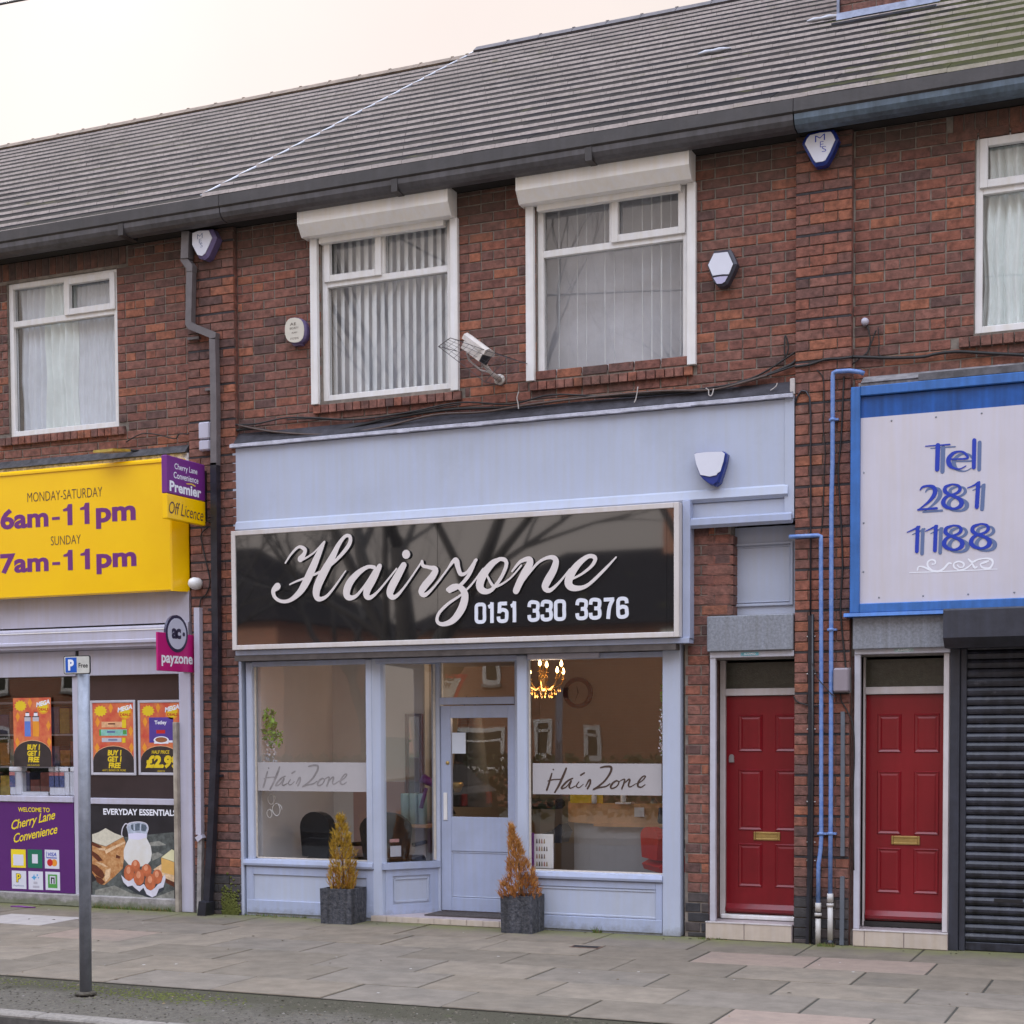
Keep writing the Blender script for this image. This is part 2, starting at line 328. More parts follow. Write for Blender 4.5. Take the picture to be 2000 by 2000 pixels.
SLABS=[M('paving_%d'%i,c,.9,.16,5,.5,140,spec=.3) for i,c in enumerate([(.195,.158,.120),(.170,.140,.108),(.215,.176,.136),(.185,.155,.125)])]
SLAB_PINK=M('paving_pink',(.255,.188,.148),.85,.1,9,.35,140); SLAB_LIGHT=M('paving_pale',(.38,.34,.32),.85,.1,9,.35,140)
for s_ in SLABS+[SLAB_PINK]:
    stain(s_,(.15,.155,.055),1,.1,-.9,5.,.75,(.34,.7)); stain(s_,(.10,.095,.085),2,-10,-9,1.4,.5,(.52,.75))
ASPHALT=M('asphalt',(.060,.050,.037),.95,.35,38,1.,120,rgb2=(.13,.112,.088)); stain(ASPHALT,(.046,.040,.020),1,-3.75,-5.0,1.6,.85,(.38,.6)); stain(ASPHALT,(.06,.07,.015),2,-10,-9,3.,.6,(.58,.7))
ROAD=M('road_asphalt',(.05,.05,.05),.9,.3,40,.8,160)
KERB=M('kerb_granite',(.20,.175,.15),.8,.25,30,.4,100)
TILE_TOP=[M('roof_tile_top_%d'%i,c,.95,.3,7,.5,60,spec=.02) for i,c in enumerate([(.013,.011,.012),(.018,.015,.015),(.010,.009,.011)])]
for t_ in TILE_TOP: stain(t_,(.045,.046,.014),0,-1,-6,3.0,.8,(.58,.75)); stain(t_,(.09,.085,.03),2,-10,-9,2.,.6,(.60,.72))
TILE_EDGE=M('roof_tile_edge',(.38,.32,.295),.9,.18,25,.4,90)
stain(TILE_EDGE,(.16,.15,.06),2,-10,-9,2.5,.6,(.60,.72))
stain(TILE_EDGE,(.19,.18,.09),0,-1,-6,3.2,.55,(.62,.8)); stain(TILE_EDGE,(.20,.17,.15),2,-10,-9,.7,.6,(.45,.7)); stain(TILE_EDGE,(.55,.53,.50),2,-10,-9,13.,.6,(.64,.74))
RIDGE=M('ridge_tile_clay',(.17,.12,.085),.85,.3,8,.4,60)
RIDGE2=M('ridge_tile_grey',(.10,.085,.09),.85,.3,8,.4,60)
MORT_W=M('pale_verge_mortar',(.42,.42,.46),.8,.1,20,.4,60)
GUTTER=M('gutter_grey',(.048,.042,.043),.5,.2,5,.1,40,streak=.15); GUTTER2=M('gutter_pale_grey',(.105,.10,.11),.5,.2,5,streak=.25); GUTTER3=M('gutter_blue_grey',(.12,.165,.22),.5,.25,4,streak=.3)
LEAD=M('lead_flashing',(.22,.24,.32),.45,.2,10,.2,40,metal=.3)
GLASS=glass_mat('window_glass',refl=3.0); GLASS_UP=glass_mat('upper_window_glass',refl=4.0); OBSC=M('obscured_glass',(.05,.05,.035),.12,.25,20,.3,90,spec=.6)
BEAD=M('cream_bead',(.62,.56,.48),.5,.1,20)
STEP_TILE=M('step_tile_cream',(.55,.47,.41),.35,.06,8,streak=.08); STEP_TOP=M('step_top_tile',(.42,.35,.35),.4,.08,8)
def ctag(*a): return tag(*a)

# ------------------------------------------------------------------ the terrace: three shop units with flats over
left = thing('terraced_shop', 'brick shop at the left with the yellow opening hours fascia and net curtains above', 'building', (-14.5,0,0), 'terraced shops with flats over')
mid = thing('terraced_shop', 'brick shop in the middle with the pale blue salon front and two shuttered windows above', 'building', (-5.6,0,0), 'terraced shops with flats over')
right = thing('terraced_shop', 'brick shop at the right with the dark roller shutter and the blue framed telephone sign', 'building', (.2,0,0), 'terraced shops with flats over')
XL,XM,XR,XE = -20.4,-8.6,-2.72,3.2
JZ, J4, CO = 1.727, .3365, .084125                              # bed joint phase, four courses, one course
ZT = 6.56
H_left=[(-11.11,-9.74,4.81,6.36),(-14.3,-8.90,-1,4.47)]
H_mid=[(-7.42,-6.075,4.85,6.40),(-5.25,-3.87,4.87,6.40),(-8.36,-3.90,-1,3.6),(-3.68,-2.95,-1,2.72),(-3.50,-2.95,2.0,3.6)]
H_right=[(-1.545,.25,4.86,6.385),(-2.46,-1.70,-1,2.7),(-1.72,3.0,-1,2.75)]
for b,x0,x1,hs in ((left,XL,XM,H_left),(mid,XM,XR,H_mid),(right,XR,XE,H_right)):
    mb=MB(); cells(mb,x0,x1,0,ZT,hs,.008,.24)
    b['wall']=0; wl=mb.build('brick_wall',MORTAR,b); b['wall']=1
    # back wall, party walls, floors (closed so that no light leaks in)
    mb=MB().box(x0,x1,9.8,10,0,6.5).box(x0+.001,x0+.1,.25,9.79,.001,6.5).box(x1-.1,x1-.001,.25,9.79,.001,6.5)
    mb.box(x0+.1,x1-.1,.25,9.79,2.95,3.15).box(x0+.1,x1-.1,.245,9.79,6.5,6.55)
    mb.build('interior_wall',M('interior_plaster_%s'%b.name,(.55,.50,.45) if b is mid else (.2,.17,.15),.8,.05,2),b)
    box('floor',M('shop_floor_%s'%b.name,(.18,.15,.13),.4,.2,3),b,x0+.1,x1-.1,.245,9.79,.002,.058)
walls={b:[c for c in b.children if c.name.startswith('brick_wall')][0] for b in (left,mid,right)}
for b in walls: del b['wall']
PIL=[(-8.868,-8.334,mid),(-2.947,-2.489,right)]
# pilaster cores
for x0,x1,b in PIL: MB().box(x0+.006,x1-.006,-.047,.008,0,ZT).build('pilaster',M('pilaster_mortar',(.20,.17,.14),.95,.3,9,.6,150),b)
pils={b:[c for c in b.children if c.name.startswith('pilaster')][0] for b in (mid,right)}

# ------------------------------------------------------------------ bricks, laid course by course
bcache={}
def brick_mesh(w,h,mi,soot=False,d=.03):
    key=(round(w,3),round(h,3),mi,soot)
    if key in bcache: return bcache[key]
    x=w/2;z=h/2;c=.004
    v=[(-x,0,-z),(x,0,-z),(x,0,z),(-x,0,z),(-x,-d+c,-z),(x,-d+c,-z),(x,-d+c,z),(-x,-d+c,z),(-x+c,-d,-z+c),(x-c,-d,-z+c),(x-c,-d,z-c),(-x+c,-d,z-c)]
    f=[(8,9,10,11)]+[(4+i,4+(i+1)%4,8+(i+1)%4,8+i) for i in range(4)]+[(i,(i+1)%4,4+(i+1)%4,4+i) for i in range(4)]
    me=bpy.data.meshes.new('brick'); me.from_pydata(v,[],f); me.materials.append((SOOT if soot else BR)[mi]); me.update()
    bcache[key]=me; return me
def lay(items, parent, base, cap=290, name='brick', near=None):
    """items: (x,z,w,h,ydepth,mat,soot). The nearest ones in view are single bricks, the rest one joined part."""
    items=sorted(items,key=lambda t:(t[0]-0)**2+(t[1]-1.76)**2*.6 if not near else abs(t[0]-near[0])+abs(t[1]-near[1]))
    pw=wpos(parent)
    for t in items[:cap]:
        o=bpy.data.objects.new(name,brick_mesh(t[2],t[3],t[5],t[6])); COL.objects.link(o); o.parent=parent
        o.location=Vector((t[0],base+.03+t[4],t[1]))-pw
    rest=items[cap:]
    if rest:
        mb=MB(); mats=BR+SOOT
        for t in rest:
            me=brick_mesh(t[2],t[3],t[5],t[6])
            mb.add([(q.co.x+t[0],q.co.y+base+.03+t[4],q.co.z+t[1]) for q in me.vertices],[tuple(p.vertices) for p in me.polygons],t[5]+(10 if t[6] else 0))
        tag(mb.build('brickwork',mats,parent),kind='stuff')
rb=random.Random(3)
def pick(): return rb.choices(range(10),[10,9,9,6,8,4,4,8,7,1.5])[0]
def courses(x0,x1,z0,z1,holes,phase=0,hdr=6):
    out=[]; k0=math.floor((z0-JZ)/CO); k=k0
    while JZ+k*CO<z1-.02:
        zb=JZ+k*CO; za=max(zb,z0); zt=min(zb+CO,z1); zm=(za+zt)/2
        if zt-za<.035: k+=1; continue
        header=(k%hdr==2); L=.119 if header else .238; off=(0 if header else (.119 if k%2 else 0))+phase
        i=math.floor((x0-off)/L)
        hs=sorted([h for h in holes if h[2]+.02<zm<h[3]-.02 and h[1]>x0 and h[0]<x1])
        while off+i*L<x1:
            a=off+i*L; b=a+L; i+=1
            segs=[(max(a,x0),min(b,x1))]
            for h in hs:
                n=[]
                for s_,e_ in segs:
                    if h[1]<=s_ or h[0]>=e_: n.append((s_,e_))
                    else:
                        if h[0]>s_: n.append((s_,h[0]))
                        if h[1]<e_: n.append((h[1],e_))
                segs=n
            for s_,e_ in segs:
                if e_-s_<.04: continue
                w_=round((e_-s_-.011)/.005)*.005
                out.append(((s_+e_)/2+rb.uniform(-.001,.001),zm+rb.uniform(-.0012,.0012),w_,round((zt-za-.011)/.002)*.002,rb.uniform(-.0025,.0015),pick(),False))
        k+=1
    return out
def soldiers(x0,x1,z0,z1,sill=False):
    n=round((x1-x0)/.085); w_=(x1-x0)/n
    return [(x0+(i+.5)*w_,(z0+z1)/2,round(w_-.009,3),z1-z0-.006,rb.uniform(-.002,.002)-(.035 if sill else 0),pick(),False) for i in range(n)]
# left unit
hl=H_left+[(-11.3,-9.6,6.36,6.58),(-11.25,-9.62,4.70,4.83),(-8.868,-8.3,0,7)]
it=courses(-12.6,XM,3.9,ZT,hl)+courses(-8.9,-8.86,0,3.9,[])
it+=soldiers(-11.25,-9.62,6.385,6.56)+soldiers(-11.22,-9.64,4.715,4.80,True)
lay(it,walls[left],0,290)
# middle unit
hm=H_mid+[(-8.868,-8.334,0,7),(-2.947,-2,0,7),(-7.5,-5.95,4.72,4.84),(-5.33,-3.8,4.72,4.84),(-8.33,-2.95,3.52,4.44)]
it=courses(XM,XR,0,ZT,hm,.05)
it=[(*t[:5],rb.randrange(3),True) if t[1]<.36 else t for t in it]
it+=soldiers(-7.5,-5.97,4.73,4.812,True)+soldiers(-5.31,-3.82,4.745,4.825,True)
lay(it,walls[mid],0,295)
# right unit
hr=H_right+[(-2.95,-2.489,0,7),(-1.75,.4,6.39,6.58),(-1.72,.4,4.72,4.86),(-2.42,3,2.6,4.55)]
it=courses(XR,1.6,0,ZT,hr,.02)+soldiers(-1.72,.4,6.40,6.56)+soldiers(-1.66,.35,4.75,4.835,True)
it=[(*t[:5],rb.randrange(3),True) if t[1]<.36 else t for t in it]
lay(it,walls[right],0,290)
# the two rusticated pilasters: every fourth bed joint is a wider groove with its shade painted in
for x0,x1,b in PIL:
    it=[]; W_=x1-x0; k=-21; grooves=[]
    while JZ+k*CO<ZT-.03:
        zb=JZ+k*CO; g=.007 if k%4==0 else 0; top=.006 if (k+1)%4==0 else 0
        if k%4==0: grooves.append(zb)
        z0_=max(zb+g+.004,0.0); z1_=min(zb+CO-top-.004,ZT); k+=1
        if z1_-z0_<.03: continue
        cuts=[0,.5,1] if k%2 else [0,.25,.75,1]
        for a_,b_ in zip(cuts,cuts[1:]):
            mi=pick(); so_=z1_<.42
            it.append((x0+(a_+b_)/2*W_,(z0_+z1_)/2,round((b_-a_)*W_-.008,3),round(z1_-z0_,3),rb.uniform(-.002,.001),rb.randrange(3) if so_ else mi,so_))
        if k%4==0: it[-1]=it[-1]
    lay(it,pils[b],-.06,290)
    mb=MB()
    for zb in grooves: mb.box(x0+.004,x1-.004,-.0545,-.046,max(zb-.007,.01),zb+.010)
    tag(mb.build('groove_joint',SOOT[2],b),kind='stuff')  # dark strips stand in for the shade of deep grooves
    MB().box(x0+.001,x0+.02,-.03,.005,0,ZT).box(x1-.02,x1-.001,-.03,.005,0,ZT).build('pilaster_return',BR[1],b)

# ------------------------------------------------------------------ roofs
TN=math.tan(R(31.2)); CS=math.cos(R(31.2)); SN=math.sin(R(31.2))
def rp(x,s,n=0): return (x,-.32+s*CS-n*SN,6.745+s*SN+n*CS)       # point on the front slope: s up the slope, n off it
ridge_s={left:6.96,mid:7.30,right:7.30}; dn={left:0,mid:.03,right:.03}
def tile_bm(w_,L=.40,t=.026):
    x=w_/2; v=[(-x,-.010,0),(x,-.010,0),(x,L,-.022),(-x,L,-.022),(-x,.016,t),(x,.016,t),(x,L,t-.023),(-x,L,t-.023)]
    return v,[(0,1,5,4),(4,5,6,7),(1,2,6,5),(3,0,4,7),(2,3,7,6)],[3,0,0,0,0]
tcache={}
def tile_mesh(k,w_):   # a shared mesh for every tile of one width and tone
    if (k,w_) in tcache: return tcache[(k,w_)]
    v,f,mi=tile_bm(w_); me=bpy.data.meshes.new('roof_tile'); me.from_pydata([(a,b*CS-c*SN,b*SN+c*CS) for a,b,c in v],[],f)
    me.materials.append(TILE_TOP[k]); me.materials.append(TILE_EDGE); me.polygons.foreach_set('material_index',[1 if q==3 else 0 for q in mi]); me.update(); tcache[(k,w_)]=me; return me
for b,x0,x1 in ((left,XL,-8.49),(mid,-8.49,XR+.1),(right,XR+.1,XE)):
    S=ridge_s[b]; n0=dn[b]
    p=[rp(0,0,n0-.03),rp(0,S,n0-.03)]; rz=p[1]
    mb=MB().prism([(p[0][1],p[0][2]),(rz[1],rz[2]),(2*rz[1]+.32,p[0][2]),(2*rz[1]+.32,p[0][2]-.1),(rz[1],rz[2]-.1),(p[0][1],p[0][2]-.05)],'X',x0,x1)
    roof=mb.build('roof',TILE_TOP[0],b); rw=wpos(roof)
    if b is left: MB().add([(x0+.05,.1,6.5),(x0+.05,10,6.5),(x0+.05,rz[1],rz[2]-.08)],[(0,1,2)]).build('gable_wall',MORTAR,b)
    rows=20 if b is not left else 19; g=S/rows; tw=.300; tiles=[]
    for r_ in range(rows):
        x=x0 + (tw/2 if r_%2 else 0); 
        while x<x1-.02:
            w_=min(tw,x1-x); tiles.append((x+w_/2,r_,round(w_-.0015,3))); x+=tw
        if r_%2: tiles.append((x0+tw/4,r_,round(tw/2-.0015,3)))
    tiles.sort(key=lambda t:t[0]**2*.5+(t[1]*g*.85+12)**2)
    tiles=[t for t in tiles if t[0]>-18.5]
    mb=MB()
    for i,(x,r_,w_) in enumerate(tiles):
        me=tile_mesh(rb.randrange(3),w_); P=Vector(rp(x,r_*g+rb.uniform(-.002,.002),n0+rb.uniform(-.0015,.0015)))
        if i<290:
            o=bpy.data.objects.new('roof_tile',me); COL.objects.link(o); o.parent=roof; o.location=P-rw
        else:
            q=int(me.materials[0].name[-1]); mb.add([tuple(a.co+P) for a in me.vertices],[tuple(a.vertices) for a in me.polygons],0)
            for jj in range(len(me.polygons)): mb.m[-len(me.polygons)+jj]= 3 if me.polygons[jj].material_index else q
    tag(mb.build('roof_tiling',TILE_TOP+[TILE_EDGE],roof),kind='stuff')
    x=x0; rm=RIDGE if b is left else RIDGE2
    while x<x1-.05:
        e=min(x+.45,x1); y_,z_=rz[1],rz[2]+.045
        o=MB().prism([(y_-.17,z_-.07),(y_-.06,z_+.02),(y_+.06,z_+.02),(y_+.17,z_-.07),(y_+.15,z_-.1),(y_,z_-.02),(y_-.15,z_-.1)],'X',x+.004,e-.004).box(e-.03,e+.01,y_-.05,y_+.05,z_+.015,z_+.035).build('ridge_tile',rm,roof); x+=.45
# pale mortar line down the slope between left and middle roofs
pts=[(*rp(-8.50+rb.uniform(-.012,.012),s*.18,.040),) for s in range(0,41)]
MB().tube(pts,.014,5).build('verge_mortar',MORT_W,mid)
# gutters / fascias / soffits
for b,x0,x1,gm in ((left,XL,-8.3,GUTTER),(mid,-8.295,-2.905,GUTTER),(right,-2.9,XE,GUTTER)):
    MB().prism([(-.30,6.765),(-.345,6.76),(-.35,6.66),(-.335,6.645),(-.05,6.645),(-.05,6.70)],'X',x0,x1).build('fascia_board',gm,b)
    x=x0; mk=GUTTER3 if b is right else GUTTER2
    while x<x1-.1:
        e=min(x+1.83,x1); MB().prism([(-.336,6.643),(-.332,6.60),(-.31,6.565),(-.27,6.545),(-.20,6.54),(-.15,6.56),(-.12,6.60),(-.12,6.643)],'X',x+.003,e-.003).build('gutter_length',mk,b); x=e
        if e<x1-.1: MB().box(e-.03,e+.03,-.343,-.11,6.535,6.645).build('gutter_joint',GUTTER,b)
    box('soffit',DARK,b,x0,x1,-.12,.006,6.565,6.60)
# chimney
ch=thing('chimney_stack','red brick chimney with grey lead flashing on the right of the roof','chimney',(-2.75,3.35,8.9))
CX0,CX1,CY0,CY1=-3.22,-2.28,3.02,3.75
MB().box(CX0+.006,CX1-.006,CY0+.006,CY1-.006,8.4,11).build('stack_core',MORTAR,ch)
mb=MB()
k=0;z=8.86
citems=[]
while z<10.9:
    xs=[0,.25,.5,.75,1] if k%2 else [0,.125,.375,.625,.875,1]
    for a_,b_ in zip(xs,xs[1:]): citems.append((CX0+(a_+b_)/2*(CX1-CX0),z+.042,round((b_-a_)*(CX1-CX0)-.01,3),.073,0,pick(),False))
    for sx in (CX0,CX1): mb.box(sx-.002 if sx==CX0 else sx-.01,sx+.01 if sx==CX0 else sx+.002,CY0+.01,CY1-.01,z+.005,z+.078,0)
    z+=CO;k+=1
tag(mb.build('side_brickwork',BR[0],ch),kind='stuff')
lay(citems,[c for c in ch.children if c.name.startswith('stack_core')][0],CY0-.002,200)
box('crown',CONCRETE,ch,CX0-.06,CX1+.06,CY0-.06,CY1+.06,10.95,11.1)
for px in (-3.0,-2.55): MB().lathe((px,3.38,11.1),[(.13,0),(.12,.05),(.10,.4),(.12,.45)],12).build('chimney_pot',RIDGE,ch)
MB().prism([(CY0-.035,8.86),(CY0-.005,8.87),(CY0-.005,8.70),(CY0-.28,8.645),(CY0-.29,8.66),(CY0-.06,8.74)],'X',CX0-.03,CX1+.03).build('lead_flashing',LEAD,ch)
MB().box(CX0-.03,CX0-.004,CY0-.03,CY1,8.55,9.25).build('side_flashing',LEAD,ch)
for i,(xx,ss,ww) in enumerate(((-3.55,3.93,.36),(-1.75,4.02,.5),(-4.45,3.05,.34),(-2.0,3.62,.4))):
    pts=[(*rp(xx+ww*j/5+rb.uniform(-.01,.01),ss+rb.uniform(-.02,.02),.072),) for j in range(6)]
    MB().tube(pts,[.01,.025,.02,.028,.02,.008],5).build('mortar_patch',MORT_W,mid if xx<-2.6 else right)

# ------------------------------------------------------------------ upper windows
def frame_rect(mb,x0,x1,z0,z1,t,y0,y1,mi=0):
    mb.bbox(x0,x0+t,y0,y1,z0,z1,.004,mi).bbox(x1-t,x1,y0,y1,z0,z1,.004,mi).bbox(x0+t,x1-t,y0+.001,y1,z0,z0+t,.004,mi).bbox(x0+t,x1-t,y0+.001,y1,z1-t,z1,.004,mi)
def upper_window(b,x0,x1,z0,z1,zt,xm,opener,mat=WHITE,y=.03,label=None):
    """One top light of the pair is an opening casement; opener is 'L' or 'R'."""
    mb=MB(); frame_rect(mb,x0,x1,z0,z1,.055,y,y+.07)
    mb.bbox(x0+.055,x1-.055,y+.002,y+.07,zt-.03,zt+.03,.004).bbox(xm-.025,xm+.025,y+.003,y+.07,zt+.03,z1-.055,.004)
    fr=mb.build('window',mat,b)
    if label: fr['label']=label
    a,c=(x0+.03,xm+.0) if opener=='L' else (xm,x1-.03)
    mb=MB(); frame_rect(mb,a,c,zt+.015,z1-.03,.062,y-.022,y+.03); mb.build('casement',mat,fr)
    yy=y+.045
    for q in ((x0+.05,x1-.05,z0+.05,zt-.025),(a+.055,c-.055,zt+.07,z1-.085),((xm+.02,x1-.05,zt+.025,z1-.05) if opener=='L' else (x0+.05,xm-.02,zt+.025,z1-.05))):
        MB().quad((q[0],yy,q[2]),(q[1],yy,q[2]),(q[1],yy,q[3]),(q[0],yy,q[3])).build('pane',GLASS_UP,fr)
        mb=MB(); t=.006; frame_rect(mb,q[0],q[1],q[2],q[3],t,yy-.008,yy+.004); mb.build('pane_gasket',BLACK,fr)
    return fr
BLIND=M('blind_fabric',(.93,.95,.96),.8,.06,3); CURT=M('curtain_pale',(.80,.86,.85),.85,.08,3); NET=M('net_curtain',(.66,.70,.76),.85,.1,2)
ROOM=M('upper_room_grey',(.78,.78,.84),.9,.1,2)
wB=upper_window(mid,-7.42,-6.075,4.85,6.40,5.925,-6.79,'L')
wC=upper_window(mid,-5.25,-3.87,4.87,6.40,5.93,-4.56,'R')
wA=upper_window(left,-11.11,-9.74,4.81,6.36,5.95,-10.39,'R')
wD=upper_window(right,-1.545,.25,4.86,6.385,5.96,-.3,'L')
for fr,x0,x1 in ((wB,-7.37,-6.12),(wC,-5.2,-3.92)):
    z0=4.87;n=15; 
    for i in range(n+1):
        x=x0+(i+.3)*(x1-x0)/n; t=random.uniform(.50,.57) if fr is wC else random.uniform(.25,.34)
        dx=.043*math.cos(t*2.2); dy=.043*math.sin(t*2.2)
        s_=MB(); lx=x+random.uniform(-.004,.004)
        s_.add([(x-dx,.135+dy,6.36),(x+dx,.135-dy,6.36),(lx+dx,.135-dy,z0+.02),(lx-dx,.135+dy,z0+.02)],[(0,1,2,3)]); s_.build('blind_slat',BLIND,fr)
    box('blind_rail',WHITE,fr,x0,x1,.11,.17,6.345,6.375)
def curtain(fr,x0,x1,z0,z1,mat,amp=.02,wl=.07,y=.15,name='curtain'):
    mb=MB(); n=int((x1-x0)/.012); cols=[]
    for i in range(n+1):
        x=x0+(x1-x0)*i/n; a=amp*(math.sin(x*2*math.pi/wl+1.3*math.sin(x*9))+.5*math.sin(x*41))
        cols.append((x,y+a))
    v=[];rows_=8
    for j in range(rows_+1):
        z=z0+(z1-z0)*j/rows_
        for i,(x,yy) in enumerate(cols): v.append((x+.012*math.sin(z*7+x*11),yy+.004*math.sin(z*19+x*31),z))
    f=[(j*(n+1)+i,j*(n+1)+i+1,(j+1)*(n+1)+i+1,(j+1)*(n+1)+i) for j in range(rows_) for i in range(n)]
    mb.add(v,f,0,True); mb.build(name,mat,fr)
curtain(wA,-11.06,-10.72,4.84,6.33,NET); curtain(wA,-10.72,-10.33,4.84,6.33,CURT,.03,.09,.14)
curtain(wA,-10.33,-9.78,4.84,6.33,NET,.012,.05,.16,'net_curtain')
curtain(wD,-1.5,.2,4.88,6.36,CURT,.035,.08)
for b,x0,x1 in ((left,-11.4,-9.4),(mid,-7.7,-3.6),(right,-1.8,.5)):
    MB().quad((x0,.42,4.5),(x1,.42,4.5),(x1,.42,6.49),(x0,.42,6.49)).build('room_partition',ROOM,b)  # pale sheet added close behind the glass to brighten the upper windows
# external shutter boxes and side guides
for lab,x0,x1,zb,xa,xb in (('roller shutter box over the window nearer the downpipe',-7.53,-6.02,4.815,-7.507,-5.991),('rust streaked roller shutter box over the window nearer the plain alarm box',-5.345,-3.815,4.83,-5.333,-3.792)):
    pr=[(-.01,6.60),(-.19,6.575),(-.20,6.565),(-.20,6.43),(-.13,6.335),(-.01,6.335)]
    o=MB().prism(pr,'X',x0,x1).build('shutter_box',WHITE2,mid); o['label']=lab
    MB().prism([(-.012,6.605),(-.192,6.580),(-.205,6.565),(-.205,6.43),(-.132,6.33),(-.012,6.33)],'X',x0-.012,x0-.001).prism([(-.012,6.605),(-.192,6.580),(-.205,6.565),(-.205,6.43),(-.132,6.33),(-.012,6.33)],'X',x1+.001,x1+.012).build('shutter_box_end',WHITE2,o)
    for q in (xa,xb-.075): box('shutter_guide',WHITE,mid,q,q+.075,-.05,-.002,zb,6.335,.004)
    box('shutter_bottom_bar',WHITE2,mid,x0+.12,x1-.11,-.045,.02,6.285,6.335)

# ------------------------------------------------------------------ salon front
F0,F1=-8.358,-2.95
GB=GREY_BLUE; GB2=GREY_BLUE2
box('fascia_panel',GB,mid,F0-.015,-3.032,-.055,-.004,3.672,4.47)
box('fascia_end_strip',GB,mid,-3.030,-2.952,-.062,-.004,3.50,4.50)
mb=MB(); x=F0-.02
while x<-2.955:
    e=min(x+.12,-2.955); mb.prism([(-.10,4.478+rb.uniform(-.004,.004)),(-.10,4.505),(-.004,4.54),(-.004,4.476)],'X',x,e); x=e
mb.build('fascia_capping',M('capping_paint',(.50,.50,.58),.6,.2,14,.4,60),mid)
MB().prism([(-.085,4.515),(-.006,4.62),(-.006,4.52)],'X',-8.34,-2.955).build('flashing_felt',M('roofing_felt',(.045,.042,.052),.85,.35,9,.5,50),mid)
mb=MB().prism([(-.055,3.78),(-.07,3.765),(-.085,3.70),(-.055,3.672)],'X',F0+.02,-3.0); mb.build('fascia_moulding',GB,mid)
box('lower_fascia',GB,mid,-3.87,-2.955,-.04,.1,3.50,3.668)
MB().prism([(-.09,3.545),(-.05,3.52),(-.05,3.47),(-.09,3.455),(-.12,3.48),(-.12,3.53)],'X',-3.82,-2.96).build('lower_moulding',GB2,mid)
box('brick_pier_head',BR[3],mid,-3.872,-3.69,-.006,.2,3.40,3.52)
# pier between shop window and first door turns in behind the door head
it=[]
k=0;z=2.73
while z<3.4:
    it.append((-3.60,z+.04,.20,.073,0,pick(),False)); z+=CO
mb=MB()
for t in it: mb.box(t[0]-.1,t[0]+.12,0.0,.2,t[1]-.036,t[1]+.036,t[5])
tag(mb.build('return_brickwork',BR,mid),kind='stuff')
# overdoor panel
box('overdoor_board',GB,mid,-3.60,-2.955,.14,.18,2.69,3.47)
mb=MB(); frame_rect(mb,-3.532,-3.001,2.806,3.337,.022,.118,.14); frame_rect(mb,-3.501,-3.025,2.836,3.305,.010,.128,.141); mb.build('overdoor_moulding',GB,mid)
# sign
sg=thing('shop_sign','wide black gloss sign with cream script lettering and phone number over the salon windows','shop sign',(-6.1,-.1,2.54))
SX0,SX1,SZ0,SZ1=-8.30,-3.885,2.547,3.668
mb=MB(); frame_rect(mb,SX0,SX1,SZ0,SZ1,.045,-.215,-.03); mb.build('sign_frame',M('sign_frame_cream',(.64,.60,.60),.4,.05,4,streak=.05),sg)
gap=(-6.133,3.22)[0]; g2=(-3.995,3.151)[0]
for a,b_ in ((SX0+.045,gap-.0015),(gap+.0015,g2-.001),(g2+.001,SX1-.045)): MB().box(a,b_,-.2,-.19,SZ0+.045,SZ1-.045).build('sign_panel',BLACK_GLOSS,sg)
box('sign_back',BLACK,sg,SX0+.02,SX1-.02,-.188,-.04,SZ0+.02,SZ1-.02)
box('sign_side_trim',GB2,mid,SX1+.004,SX1+.07,-.13,-.005,SZ0-.02,3.69,.004)
box('sign_bottom_trim',GB2,mid,SX0,SX1+.07,-.16,-.02,SZ0-.05,SZ0-.004,.003)
LD=.012; mb=MB()
